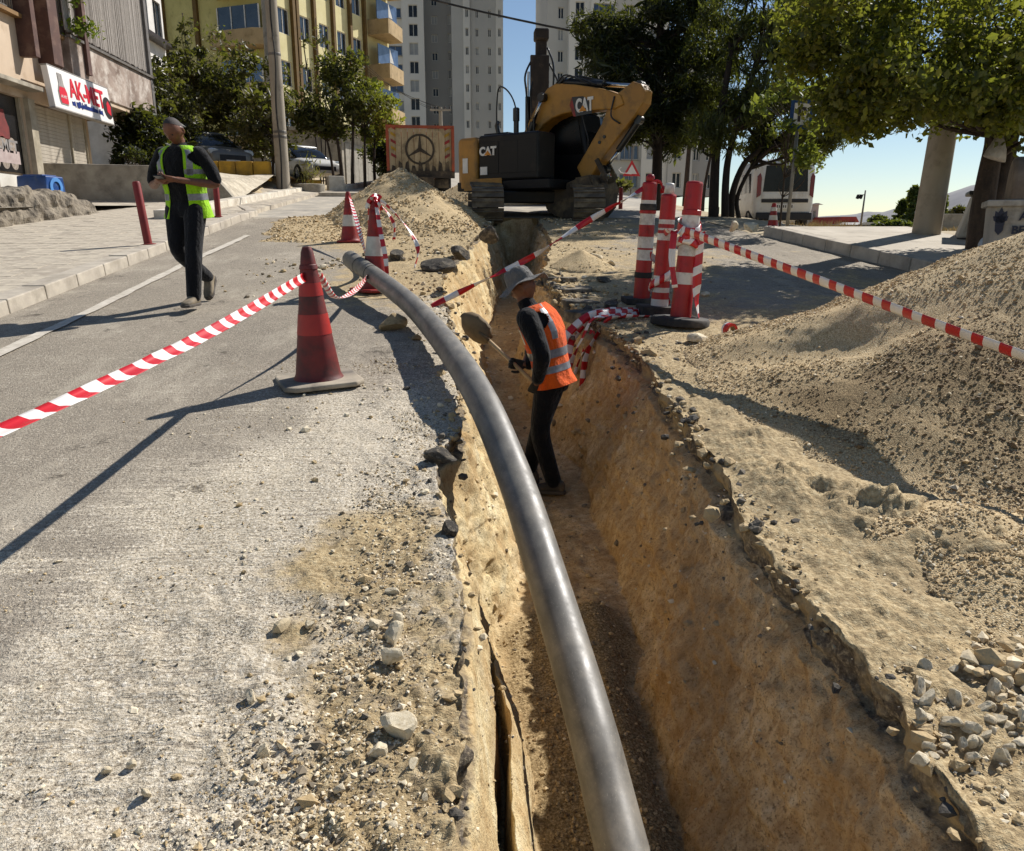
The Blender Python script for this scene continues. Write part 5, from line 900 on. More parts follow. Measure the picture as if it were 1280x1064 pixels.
def leaves(name,P,size,m,parent=None,seed=1,kind=None,asp=.6,droop=0):
    g=np.random.default_rng(seed); K=len(P); n=g.normal(size=(K,3)); n[:,2]=np.abs(n[:,2])+.25; n/=np.linalg.norm(n,axis=1)[:,None]; a=np.cross(n,g.normal(size=(K,3))); a[:,2]-=droop; a/=np.linalg.norm(a,axis=1)[:,None]; c=np.cross(n,a); s=(np.asarray(size)*np.exp(g.normal(-.05,.38,K)))[:,None]
    V=np.stack([P-a*s,P+c*s*asp-n*s*.12,P+a*s,P-c*s*asp-n*s*.12],1).reshape(-1,3); F=np.arange(K*4).reshape(K,4); o=np_mesh(name,V,F,m,parent)
    if kind:o['kind']=kind
    return o
P=np.concatenate([g.normal(0,.12,(60,3))+c for c in ((0,0,1.1),(.05,0,.7),(.2,0,.05),(0,0,0),(.5,0,-.05),(-.2,0,.1))]); leaves('leaves',P,.06,M_LGR,pl,2); b=MB(); b.tube([(0,.1,-.3),(.02,0,.4),(.0,0,1.3)],.012,6); b.build('stem',M_BROWN,pl)
# blue crate by the shop door
cr=root('blue_bin','blue plastic drum shaped bin lying in front of the roller shutter','bin',(W(40,240,20.6).x+.35,20.35,W(40,249,20.4).z),R(78)); M_BLU=mat('blue_plastic','#1d4a8c','#173b70',4,.4,dirt='#5b6a7c',dirt_amt=.3)
b=MB(); b.prism([(-.30,0),(.30,0),(.34,.12),(.30,.52),(-.30,.52),(-.34,.12)],(0,-.38,0),(1,0,0),(0,0,1),(0,.76,0)); b.build('shell',M_BLU,cr,bevel=.03)
b=MB(); b.lathe([(.13,-.012),(.22,-.012),(.22,.012),(.13,.012)],20,c=(0,-.395,.27),M=Euler((R(90),0,0)).to_matrix(),cap=False); b.build('rim',mat('light_blue_plastic','#4f8fd0','#3f7bba'),cr); b=MB(); b.box((0,0,.535),(.5,.5,.03)); b.build('lid',M_BLU,cr,bevel=.01)
# ---- white block behind it
wb=root('white_building','narrow strip of a white building between the shop block and the yellow block','building',(-13.0,37.3,2.8),R(90)); 
b=MB(); ops=[(.5,1.5,1.2+3*k,2.7+3*k) for k in range(4)]+[(2.2,3.2,1.2+3*k,2.7+3*k) for k in range(4)]; wallgrid(b,0,3.4,0,13,ops,0,.12); b.box((1.7,2.66,6.5),(3.38,5.0,12.9)); b.build('wall',mat('white_render','#dcd8d2','#bdb8b0',2,.9),wb)
for q in ops: hwin(wb,*q,.09,nm=1)
for k in range(4): b=MB(); b.box((1.7,-.2,.9+3*k),(3.4,.5,.16)); b.build('balcony_slab',M_SD,wb)
# ---- yellow apartment block
yb=root('yellow_building','yellow apartment block with brown pilasters and beige balconies behind the trees','building',(W(345,100,52).x,52,3.0),R(64.7))
M_YW=mat('yellow_render','#c9bd7c','#b3a766',.8,.9,bmp=.15,bscale=20,dirt='#8f8450',dirt_amt=.3); M_YC=mat('cream_render','#ddd3a4','#c9bd88',.8,.9,bmp=.15,bscale=20); M_YP=mat('ochre_brown_pilaster','#6d5426','#57421d',3,.85); M_BAL=mat('beige_balcony','#b39a72','#96805b',1.5,.9,bmp=.2,bscale=20,dirt='#7c6746',dirt_amt=.3); M_BGL=glass('blue_glass','#3d4d66',.12); M_PVC=mat('white_frame','#d8d4cc','#bdb8ae',5,.5)
H0=20; fl_=2.95; zo=lambda k:1.05+fl_*k
side_ops=[(x,x+1.15,zo(k)+.15,zo(k)+1.6) for k in range(6) for x in (.55,2.75,4.9,7.0,9.0)]
b=MB(); wallgrid(b,0,11,0,H0,side_ops,0,.14); b.build('side_wall',M_YC,yb)
fr=bpy.data.objects.new('front',None); COL.objects.link(fr); fr.parent=yb; fr.rotation_euler=(0,0,R(-90)); fr.location=(0,0,0)
# front face in its own frame: x runs from -14 to 0 away from the corner
f_ops=[(-7.6,-6.1,zo(k)-.0,zo(k)+1.55) for k in range(6)]+[(-11.6,-10.4,zo(k),zo(k)+1.5) for k in range(6)]+[(-3.6,-.9,zo(k)-.75,zo(k)+1.5) for k in range(6)]
b=MB(); wallgrid(b,-14,0,0,H0,f_ops,0,.14); b.build('front_wall',M_YW,fr)
b=MB(); b.box((5.5,7.08,H0/2),(10.98,13.8,H0-.04)); b.build('core',M_YW,yb)
b=MB(); b.box((5.5,6.9,H0+.1),(12,15,.25)); b.build('roof_slab',M_BAL,yb)
for q in side_ops: hwin(yb,*q,.1,fr=M_PVC,nm=1)
for q in f_ops: hwin(fr,*q,.1,fr=M_PVC,nm=2 if q[1]-q[0]>2 else 1,pane=M_BGL if q[1]-q[0]>2 else M_GLS)
for x in (.15,1.95,2.35,4.2,6.4,8.5,10.4): b=MB(); b.box((x,-.12,H0/2),(.26,.24,H0)); b.build('pilaster',M_YP,yb)
for x in (-8.1,-5.5,-9.8,-12.4): b=MB(); b.box((x,-.1,H0/2),(.28,.2,H0)); b.build('pilaster',M_YP,fr)
for k in range(6):
    z=zo(k)-.85; bl=bpy.data.objects.new('balcony',None); COL.objects.link(bl); bl.parent=fr
    b=MB(); b.prism([(-3.9,0),(-.2,0),(.15,-1.0),(-.5,-1.35),(-3.5,-1.35),(-3.9,-1.0)],(0,0,z),(1,0,0),(0,1,0),(0,0,.9)); b.build('parapet',M_BAL,bl,bevel=.02)
    b=MB(); b.box((-1.9,-.64,z+1.65),(3.0,.05,1.35)); b.build('glazing',M_BGL if k%2==0 else M_GLS,bl)
    for x in (-3.4,-2.4,-1.4,-.4): b=MB(); b.box((x,-.68,z+1.6),(.06,.06,1.4)); b.build('mullion',M_PVC,bl)
    b2=bpy.data.objects.new('balcony',None); COL.objects.link(b2); b2.parent=yb
    b=MB(); b.prism([(11.0,0),(14.2,0),(14.2,-1.1),(11.3,-1.7),(11.0,-1.7)],(0,0,z),(1,0,0),(0,1,0),(0,0,1.0)); b.build('parapet',M_BAL,b2,bevel=.02); b=MB(); b.box((12.6,-.7,z+1.75),(2.9,.05,1.3)); b.build('glazing',M_BGL,b2)
    b=MB(); b.prism([(0,0),(.55,.0),(.0,.9)],(11.05,-1.72,z+1.02),(1,0,0),(0,0,1),(0,.02,0)); b.build('awning',M_PVC,b2)
b=MB(); b.box((12.6,3.1,H0/2),(3.2,6,H0)); b.build('rear_wing',M_YC,yb)
# garage front below the yellow block
ga=root('garage','low grey garage with panelled metal doors beside the end of the pavement','garage',(W(430,170,41).x,41,3.35),R(72)); b=MB(); b.box((2.2,2.6,1.45),(4.6,5,2.9)); b.box((2.2,2.4,2.98),(5.2,5.8,.16)); b.build('wall',M_CONC,ga)
for k in range(2):
    d=bpy.data.objects.new('door',None); COL.objects.link(d); d.parent=ga
    for j in range(4): b=MB(); b.box((.42+k*2.15+j*.5,.07,1.15),(.48,.06,2.3)); b.build('door_panel',mat('metal_door','#9d9688','#827b6e') if 'metal_door' not in bpy.data.materials else bpy.data.materials['metal_door'],d,bevel=.008)
lw=root('low_balcony','beige low balcony block jutting out above the garage entrance','balcony',(W(458,172,44).x,44,W(458,182,44).z),R(66)); b=MB(); b.box((1.3,.8,.55),(2.8,1.8,.95)); b.build('parapet',M_BAL,lw,bevel=.02); b=MB(); b.box((1.3,1.2,-1.4),(2.4,.9,3.0)); b.build('wall',M_SD,lw)
# ================================================================ POLES, PLANTERS, CARS
def pole(label,loc,h,r0,r1,m,name='utility_pole',tilt=(0,0),group=None):
    t=root(name,label,'utility pole',loc,0,group); t.rotation_euler=(tilt[0],tilt[1],0); b=MB(); b.lathe([(r0+(r1-r0)*k/8,h*k/8) for k in range(9)],20); b.build('shaft',m,t,'auto'); return t
M_POLE=mat('pole_concrete','#a79c8b','#8c8272',2.5,.9,bmp=.5,bscale=40,dirt='#6f6658',dirt_amt=.35,sc=(1,1,.3))
t=pole('tall grey concrete utility pole with a black cable beside the left pavement',(-5.5,27.8,gz(-5.5,27.8)-.1),10.5,.23,.15,M_POLE)
b=MB(); b.tube(catmull([(-.02,-.235,0),(.03,-.23,1.5),(-.02,-.225,2.8),(.06,-.21,4.2),(.0,-.20,5.6),(.07,-.19,7.2),(.02,-.17,9.8)],6),.022,6); b.build('cable',M_BLK,t)
for z in (1.9,2.05,4.4): b=MB(); b.lathe([(.235-.008*z,z),(.24-.008*z,z+.01),(.24-.008*z,z+.07),(.235-.008*z,z+.08)],18,cap=False); b.build('strap',M_STEEL,t)
q=W(337,100,38); t=pole('slim second concrete pole behind the tall left pole in front of the balconies',(q.x,38,3.4),12,.16,.12,M_POLE)
t=pole('leaning concrete pole on the right pavement under the tree',(7.97,12.99,gz(7.97,12.99)-.1),6.4,.225,.165,M_POLE,tilt=(0,R(2.6)))
b=MB(); b.lathe([(.205,1.75),(.212,1.76),(.212,1.80),(.205,1.81)],18,cap=False); b.build('joint_ring',M_POLE,t); b=MB(); b.lathe([(0,-.01),(.03,-.01),(.03,.01),(0,.01)],10,c=(.03,-.19,2.95),M=Euler((R(90),0,0)).to_matrix()); b.build('bolt_hole',M_BLK,t)
# planters and blocks at the end of the left pavement
M_PALEC=bpy.data.materials['pale_concrete']
def at_ground(px,py):
    d=_f+_r*((px-640)/980)-_u*((py-532)/980); t_=4.
    for _ in range(60):
        q=Vector((0,0,CH))+d*t_; t_*=1+(q.z-gz(q.x,q.y))/max(.3,(CH-q.z+t_*.09))*.5
    return Vector((0,0,CH))+d*t_
q=Vector((-4.75,28.5,gz(-4.75,28.5)))
t=root('planter','round low concrete planter with dry grass beside the concrete pole','planter',q); b=MB(); b.lathe([(.40,0),(.50,.08),(.52,.34),(.46,.36),(.44,.28),(0,.26)],20); b.build('bowl',M_CONC,t,'auto'); g=np.random.default_rng(4); P=g.normal(0,.2,(160,3))*[1,1,1.4]+[0,0,.75]; leaves('foliage',P,.09,leafmat('dry_grass','#6b6a34','#8e8447','#b09d58'),t,3,asp=.18,droop=1.2)
for i,(x,y,s,lb,m) in enumerate([(-4.0,29.4,(.55,.5,.62),'pale square concrete block next to the round planter',M_PALEC),(-4.95,30.6,(.5,.4,.45),'yellow painted concrete block behind the round planter',M_YEL)]):
    b=MB(); b.box((0,0,s[2]/2),s); o=b.build('concrete_block',m,None,bevel=.03,loc=(x,y,gz(x,y)-.02),rot=(0,0,.3)); tag(o,lb,'concrete block')
b=MB(); b.bar((-3.8,29.6,gz(-3.8,29.6)+.1),(-2.9,37,gz(-2.9,37)+.1),.35,.4); o=b.build('white_kerb',M_PALEC,None,bevel=.03); tag(o,'low white kerb running back from the pale concrete block','kerb wall')
b=MB(); b.box((-3.0,30.4,gz(-3,30.4)+.06),(2.6,6,.13),(math.atan(.082),0,0)); o=b.build('side_pavement',M_PAVE); o['kind']='structure'
# ---- cars
M_TYR=mat('tyre_rubber','#1b1a19','#262422',9,.85,dirt='#6a6154',dirt_amt=.35); M_RIM=mat('alloy_rim','#8f9194','#6f7174',9,.4,metal=.7); M_CGL=glass('car_glass','#101418',.05); M_PLA=mat('black_trim','#17171a','#222226',9,.6)
def wheel(par,x,y,r,w_=.2):
    o=bpy.data.objects.new('wheel',None); COL.objects.link(o); o.parent=par; o.location=(x,y,r); Mx=Euler((0,R(90),0)).to_matrix(); b=MB(); b.lathe([(r*.62,-w_/2),(r*.9,-w_/2),(r,-w_*.35),(r,w_*.35),(r*.9,w_/2),(r*.62,w_/2)],24,M=Mx,cap=False); b.build('tyre',M_TYR,o,'auto')
    b=MB(); b.lathe([(r*.64,-w_*.3),(r*.2,-w_*.36),(0,-w_*.36)],20,M=Mx,cap=False); b.lathe([(r*.64,w_*.3),(r*.2,w_*.36),(0,w_*.36)],20,M=Mx,cap=False)
    for k in range(5): a=k*2*math.pi/5; [b.bar((sx*w_*.38,0,0),(sx*w_*.36,math.cos(a)*r*.6,math.sin(a)*r*.6),.035,.03) for sx in(-1,1)]
    b.build('rim',M_RIM,o,'auto')
def carbody(b,secs,n=20,e=4.0):  # secs: (y, half width, z bottom, z top)
    b.loft([((0,y,(z0+z1)/2),(hw,0,0),(0,0,(z1-z0)/2)) for y,hw,z0,z1 in secs],n,e=e)
def car(label,loc,rz,paint,suv=0):
    t=root('parked_car',label,'car',loc,rz,'cars parked behind the bushes'); h=.14*suv
    b=MB(); carbody(b,[(-2.12,.62,.38,.62+h),(-2.05,.78,.28,.74+h),(-1.6,.87,.24,.86+h),(-.9,.89,.22,.96+h),(.2,.9,.22,.97+h),(1.3,.89,.22,1.0+h),(1.9,.83,.26,.98+h),(2.1,.72,.34,.85+h),(2.14,.62,.4,.75+h)],28,e=4.5); b.build('body',paint,t,True)
    b=MB(); carbody(b,[(-.98,.74,.9+h,.96+h),(-.35,.72,.85+h,1.40+h),(.1,.70,.85+h,1.50+h),(1.0,.69,.85+h,1.50+h),(1.65,.68,.85+h,1.36+h),(2.0,.70,.85+h,1.0+h)],28,e=3.6); b.build('glasshouse',M_CGL,t,True)
    b=MB(); carbody(b,[(-.22,.60,1.40+h,1.475+h),(.1,.64,1.42+h,1.535+h),(1.0,.64,1.42+h,1.535+h),(1.6,.60,1.33+h,1.42+h)],24,e=3); b.build('roof',paint,t,True)
    for s in(-1,1):
        b=MB(); b.loft([((s*.62,-2.06,.66+h),(.17,0,0),(0,0,.085)),((s*.64,-1.98,.68+h),(.19,0,0),(0,0,.11))],16,e=2.8); b.build('headlight',mat('headlamp','#c9d0d4','#9aa2a6',9,.1,bmp=0) if 'headlamp' not in bpy.data.materials else bpy.data.materials['headlamp'],t)
        b=MB(); b.loft([((s*.66,2.10,.80+h),(.13,0,0),(0,0,.09)),((s*.68,1.98,.80+h),(.15,0,0),(0,0,.11))],14,e=2.8); b.build('rear_lamp',mat('rear_lamp_red','#7d1518','#5c0f12',9,.2,bmp=0) if 'rear_lamp_red' not in bpy.data.materials else bpy.data.materials['rear_lamp_red'],t)
        b=MB(); b.loft([((s*.95,-.62,1.0+h),(.09,0,0),(0,0,.06)),((s*.95,-.50,1.0+h),(.08,0,0),(0,0,.055))],12); b.build('mirror',paint,t)
        for yy in (-1.35,1.3): wheel(t,s*.80,yy,.33+.04*suv)
    b=MB(); b.box((0,-2.09,.48+h),(.95,.08,.2)); b.build('grille',M_PLA,t,bevel=.02); b=MB(); b.box((0,-2.12,.36+h),(.5,.04,.11)); b.build('number_plate',M_PVC,t)
    return t
M_SIL=mat('silver_paint','#77756f','#66645f',3,.4,metal=.3,bmp=0,dirt='#8b8274',dirt_amt=.4); M_WPA=mat('white_car_paint','#d7d6d2','#cbcac6',3,.25,bmp=0,dirt='#a89e8d',dirt_amt=.35)
q=W(262,194,29.3); car('dark windowed grey SUV with its nose towards the street behind the walking man',(q.x-.6,31.3,3.36),R(38),M_SIL,1)
q=W(385,212,35); car('white saloon car behind the concrete pole under the tree',(q.x-.3,35.5,3.45),R(35),M_WPA)
# ---- vegetation
M_BARK=mat('rough_bark','#4a3d32','#2c241e',14,.95,bmp=1,bscale=30,bdist=.02,sc=(1,1,.3)); M_DBARK=mat('dark_bark','#332a24','#1f1a17',14,.95,bmp=1,bscale=30,bdist=.02,sc=(1,1,.3))
def branching(b,p,d,l,r,depth,g,tips,spread=.55,up=.15,n=3,segs=4):
    P=[Vector(p)]; dd=Vector(d).normalized(); rr=[r]
    for i in range(segs):
        dd=(dd+Vector(g.normal(0,.13,3))+Vector((0,0,up*.25))).normalized(); P.append(P[-1]+dd*l/segs); rr.append(r*(1-.5*(i+1)/segs))
    b.tube(P,rr,7 if r>.03 else 5)
    if depth==0: tips.append(P[-1]); tips.append(P[-2]); return
    for k in range(n):
        q=P[-1] if k==0 else P[int(g.integers(max(1,segs-2),segs+1))]; nd=(dd+Vector(g.normal(0,spread,3))+Vector((0,0,up))).normalized(); branching(b,q,nd,l*g.uniform(.6,.85),rr[-1]*.8,depth-1,g,tips,spread,up,n,segs)
def tree(label,loc,trunks,crown_pts,nleaf,lsize,lm,seed,bark=M_BARK,clump=.3,cat='tree',name='tree',group=None,asp=.5,droop=0,limbs=True):
    """trunks: list of [points],radius ; crown_pts: array of clump centres (local)"""
    g=np.random.default_rng(seed); t=root(name,label,cat,loc,0,group)
    for P,r in trunks:
        b=MB(); P=catmull(P,4); b.tube(P,[r*(1-.55*i/len(P)) for i in range(len(P))],10); b.build('trunk',bark,t,True)
    cp=np.asarray(crown_pts,float)
    if limbs:
        b=MB(); ends=[Vector(q) for P,_ in trunks for q in catmull(P,4)[2:]]
        for c in cp[::max(1,len(cp)//60)]:
            if min((q-Vector(c)).length for q in ends)>1.5: continue
            c=Vector(c); e=min(ends,key=lambda q:(q-c).length+(3 if q.z>c.z-.25 else 0)); m_=e.lerp(c,.5)+Vector(g.normal(0,.12,3)); rr=min(.05,trunks[0][1]*.35); b.tube(catmull([e,m_,c],3),[rr*(1-.85*i/6) for i in range(7)],5)
        b.build('limbs',bark,t,True)
    w_=g.random(len(cp))**1.5+.12; idx=g.choice(len(cp),nleaf,p=w_/w_.sum()); d=g.normal(size=(nleaf,3)); d/=np.linalg.norm(d,axis=1)[:,None]
    P=cp[idx]+d*(g.random(nleaf)**.45*clump)[:,None]*(.6+.8*g.random(len(cp))[idx])[:,None]*[1,1,.75]; leaves('crown',P,lsize,lm,t,seed,asp=asp,droop=droop); return t
def blob(g,n,c,r,flat=0,shell=.55):
    d=g.normal(size=(n,3)); d/=np.linalg.norm(d,axis=1)[:,None]; k=(shell+(1-shell)*g.random(n)**.6)[:,None]; P=np.array(c)+d*k*np.array(r); return P
g=np.random.default_rng(12)
L_OLV=leafmat('olive_leaves','#282713','#464226','#6d643c',.26); L_DK=leafmat('dark_green_leaves','#0e150a','#1a2410','#2e381a',.2); L_MULB=leafmat('yellow_green_leaves','#2a320f','#4e551b','#8f8a30',.42); L_WIL=leafmat('willow_leaves','#182210','#2c3818','#4f5a2a',.26); L_DUST=leafmat('dusty_leaves','#35341f','#555030','#827849',.26); L_GRN=leafmat('grey_green_leaves','#24341a','#3b5026','#5d7036',.3)
# bushes under the yellow building, each a shrub of its own
for i,(px,py,y,rx,rz,lb,lm,nl) in enumerate([(205,150,31,1.5,1.8,'olive green shrub nearest the shop bay, tall and dense',L_OLV,5200),(238,120,33.5,1.6,1.9,'big leafy shrub behind the walking man reaching the yellow wall',L_OLV,5200),(275,105,34,1.5,1.9,'tallest yellowish shrub in the middle of the hedge',L_DUST,5200),(312,125,33,1.5,1.9,'rounded olive shrub just left of the concrete pole',L_OLV,5200),(335,150,31,1.1,1.4,'lower shrub right behind the concrete pole',L_DUST,3000),(180,175,28.5,1.1,1.0,'dark low shrub under the slatted bay',L_DK,2600)]):
    q=W(px,py,y); cz=q.z; z0=3.3; b_=blob(g,44,(0,0,cz-z0),(rx,rx*.8,rz),shell=.3); tr_=[([(0,0,-.2),(.1*(-1)**i,0,(cz-z0)*.45),(.15*(-1)**i,.05,(cz-z0)*.85)],.06),([(.15,.1,-.2),(.35,.1,(cz-z0)*.4),(.5,.1,(cz-z0)*.8)],.05)]
    tree(lb,(q.x,y,z0),tr_,b_,nl,.085,lm,100+i,clump=.5,cat='shrub',name='shrub',group='hedge shrubs left of the pole')
# thin sapling tops above the hedge
q=W(232,60,33); tree('thin bare sapling with a few leaves rising before the yellow wall',(q.x,33,3.3),[([(0,0,0),(.05,0,3),(0,0,q.z-3.3+1.2)],.035)],[(g.normal(0,.2),g.normal(0,.2),q.z-3.3+g.uniform(-1,1.1)) for _ in range(20)],260,.08,L_DUST,131,clump=.3,name='sapling')
q=W(392,60,36); tree('bare branched sapling right of the concrete pole before the yellow block',(q.x,36,3.4),[([(0,0,0),(-.2,0,3),(-.45,0,6.2)],.04),([(0.2,0,0),(.35,0,3),(.6,0,5.6)],.035),([(0.1,0,0),(.1,0,3),(.15,0,6.6)],.03)],[(g.uniform(-.6,.8),g.normal(0,.2),g.uniform(3,6.4)) for _ in range(30)],420,.07,L_DUST,132,clump=.3,name='sapling')
# tree right of the pole
q=W(420,130,31); cp=np.concatenate([blob(g,34,(0,0,3.3),(1.35,1.2,1.5),shell=.25),blob(g,16,(.9,0,2.9),(.9,.8,.8),shell=.3),blob(g,14,(-.9,0,2.5),(.7,.7,.8),shell=.3)])
tree('bushy dark olive tree with several stems right of the concrete pole',(q.x+.1,31,gz(q.x,31)),[([(0,0,0),(-.05,0,1.2),(-.2,0,2.6)],.09),([(.35,0,0),(.4,.05,1.2),(.5,0,2.7)],.08),([(-.3,.1,0),(-.4,.1,1.2),(-.6,0,2.4)],.06),([(.8,.1,0),(.85,.1,1.3),(.9,0,2.6)],.06)],cp,9000,.075,leafmat('dark_olive_leaves','#20240f','#3b3f1c','#66652f',.3),140,clump=.42)
q=W(468,135,34); tree('yellow green small tree left of the dump truck',(q.x-.1,34,gz(q.x,34)),[([(0,0,0),(.0,0,1.2),(.1,0,2.2)],.07)],blob(g,26,(.1,0,2.9),(.95,.8,1.1),shell=.3),3600,.075,leafmat('fresh_leaves','#55661c','#7f8a2c','#a9a748',.4),141,clump=.4)
q=W(478,200,37); tree('dark hedge bush in the gap left of the dump truck',(q.x,37,gz(q.x,37)),[([(0,0,0),(0,0,.6),(.1,0,1.2)],.07)],blob(g,26,(0,0,1.1),(.9,.8,1.0),shell=.2),3000,.08,L_DK,142,clump=.4,name='shrub',cat='shrub')
# dry tufts in the garden strip
for i,(px,y) in enumerate([(165,26.9),(190,27.6),(150,27.8)]):
    q=W(px,190,y); tree(['small twiggy shrub on the bank nearest the shop','small bare shrub behind the walking man shoulder','low thorny shrub on the bank under the bay'][i],(q.x,y,3.25),[([(0,0,0),(.05,0,.3),(.1,0,.7)],.025),([(0,0,0),(-.15,0,.3),(-.25,0,.6)],.02)],blob(g,12,(0,0,.55),(.4,.3,.35),shell=.2),420,.055,L_DK,150+i,clump=.2,name='shrub',cat='shrub',group='small shrubs on the bank')
# ================================================================ TOWERS
M_TL=mat('tower_light','#dedad2','#cfcbc3',.15,.9,bmp=0); M_TM=mat('tower_grey','#bfbcb6','#b3b0aa',.15,.9,bmp=0); M_TD=mat('tower_dark','#9d9b98','#93918e',.15,.9,bmp=0); M_TG=glass('tower_glass','#12151a',.2); M_TG.node_tree.nodes['Principled BSDF'].inputs['Specular IOR Level'].default_value=.3; M_TB=glass('tower_blue_glass','#24344f',.1); M_TC=mat('tower_curtain','#a8a9a8','#84878a',.6,.6,bmp=0)
def tower(name,label,y,cols,pitch,z_lo,z_hi,zref,depth=16,group=None):
    """cols: (px0,px1,setback,material,[(wx0px,wx1px,height fraction,kind)])"""
    x0=W(cols[0][0],200,y).x; t=root(name,label,'apartment tower',(x0,y,z_lo),0,group); protos={}
    for px0,px1,sb,m,wins in cols:
        a=W(px0,200,y).x-x0; c=W(px1,200,y).x-x0; ops=[]; nfl=int((z_hi-z_lo)/pitch)+1
        for w0,w1,hf,kind in wins:
            for k in range(nfl):
                zz=(zref-z_lo)%pitch+k*pitch
                if zz+hf<z_hi-z_lo-.3: ops.append((W(w0,200,y).x-x0,W(w1,200,y).x-x0,zz,zz+hf,kind))
        b=MB(); wallgrid(b,a,c,0,z_hi-z_lo,[o[:4] for o in ops],sb,.35); 
        b.add([(a,sb,0),(a,sb+depth,0),(a,sb+depth,z_hi-z_lo),(a,sb,z_hi-z_lo)],[(3,2,1,0)]); b.add([(c,sb,0),(c,sb+depth,0),(c,sb+depth,z_hi-z_lo),(c,sb,z_hi-z_lo)],[(0,1,2,3)]); b.add([(a,sb,z_hi-z_lo),(c,sb,z_hi-z_lo),(c,sb+depth,z_hi-z_lo),(a,sb+depth,z_hi-z_lo)],[(0,1,2,3)]); b.build('wall',m,t)
        for i,(wa,wc,za,zb_,kind) in enumerate(ops):
            wdt,hh=wc-wa,zb_-za; key=(round(wdt,2),round(hh,2),kind,random.random()<.18)
            if key not in protos:
                f=MB(); fw=.09
                for cc,d in ((((wdt)/2,0,fw/2),(wdt,.1,fw)),((wdt/2,0,hh-fw/2),(wdt,.1,fw)),((fw/2,0,hh/2),(fw,.1,hh-2*fw)),((wdt-fw/2,0,hh/2),(fw,.1,hh-2*fw)),((wdt*.5,0,hh/2),(fw,.09,hh-2*fw))): f.box(cc,d)
                if kind=='b': f.box((wdt*.25,0,hh/2),(fw,.09,hh-2*fw)); f.box((wdt*.75,0,hh/2),(fw,.09,hh-2*fw)); f.box((wdt/2,-.32,-.0),(wdt,.6,.12))
                o=f.build('window',[M_PVC,M_TD][kind=='b'],t); p=MB(); p.box((wdt/2,.05,hh/2),(wdt-.05,.03,hh-.05)); pn=p.build('pane',M_TC if key[3] else (M_TB if kind in 'b' else M_TG),o); protos[key]=(o.data,pn.data); o.location=(wa,sb+.22,za); continue
            o=bpy.data.objects.new('window',protos[key][0]); COL.objects.link(o); o.parent=t; o.location=(wa,sb+.22,za); q=bpy.data.objects.new('pane',protos[key][1]); COL.objects.link(q); q.parent=o
    return t
zr=W(598,25,143).z
tower('apartment_tower','tall grey apartment tower with balcony bands in the centre behind the dump truck',143,[(440,508,0,M_TL,[(444,470,1.55,'b'),(474,507,1.55,'b')]),(508,534,-.8,M_TL,[(516,527,1.9,'w')]),(534,567,3.5,M_TD,[(542.5,550,1.3,'w'),(562.5,566.5,1.5,'w')]),(567,581,-1.2,M_TM,[]),(581,589,-1.6,M_TL,[(583.5,587.5,1.25,'w')]),(589,620,-1.2,M_TM,[(595.5,599.5,1.25,'w'),(610.5,614.5,1.25,'w')]),(620,628.5,-1.6,M_TL,[(622.5,626,1.25,'w')])],2.86,6,52,zr)
zr=W(700,20,120).z
tower('apartment_tower','second grey tower right of the sky gap behind the digging arm',120,[(684,709,1.5,M_TM,[(697,704,1.5,'w')]),(709,734,0,M_TL,[(716,727,1.9,'w')]),(734,764,-.5,M_TL,[(737,763,1.6,'b')]),(764,800,0,M_TM,[(776,786,1.6,'w')]),(800,830,.5,M_TL,[(806,824,1.6,'b')])],2.86,6,48,zr)
zr=W(800,200,88).z
tower('apartment_block','lower grey apartment block seen under the trees behind the barrier posts',88,[(744,800,0,M_TM,[(748,772,1.5,'b'),(775,798,1.5,'b')]),(800,832,-.6,M_TL,[(806,826,1.6,'w')]),(832,862,-1,M_TM,[(838,849,1.6,'w')]),(862,900,.5,M_TD,[(868,876,1.6,'w'),(884,892,1.6,'w')])],2.95,5,19,zr,10)
# far utility pole with crossarm, wires
q=W(551,160,50); t=pole('small far utility pole with a crossarm above the dump truck',(q.x,50,gz(q.x,50)),W(551,134,50).z-gz(q.x,50),.14,.10,M_POLE)
z=W(551,138,50).z-gz(q.x,50); b=MB(); b.box((0,-.15,z),(1.25,.1,.1)); b.build('crossarm',M_POLE,t)
for x in(-.55,-.28,.28,.55): b=MB(); b.lathe([(.03,z+.05),(.05,z+.09),(.03,z+.13),(.05,z+.17),(.02,z+.2)],8,c=(x,-.15,0)); b.build('insulator',M_SD,t)
def cable(a,c,sag,r,label,n=14):
    a,c=Vector(a),Vector(c); b=MB(); b.tube([a.lerp(c,i/n)-Vector((0,0,sag*4*(i/n)*(1-i/n))) for i in range(n+1)],r,6); o=b.build('overhead_cable',M_BLK,None,True); return tag(o,label,'cable')
cable(W(341,-60,27.8),W(850,62,21),.25,.030,'thick black overhead cable crossing the sky gap to the dark tree')
for i,(px,py) in enumerate([(539,137),(545,137),(556,137),(562,137)]): cable(W(455,78+4*i,52),W(px,py,50),.25,.010,['topmost','second','third','lowest'][i]+' thin wire running from the yellow block to the far utility pole')
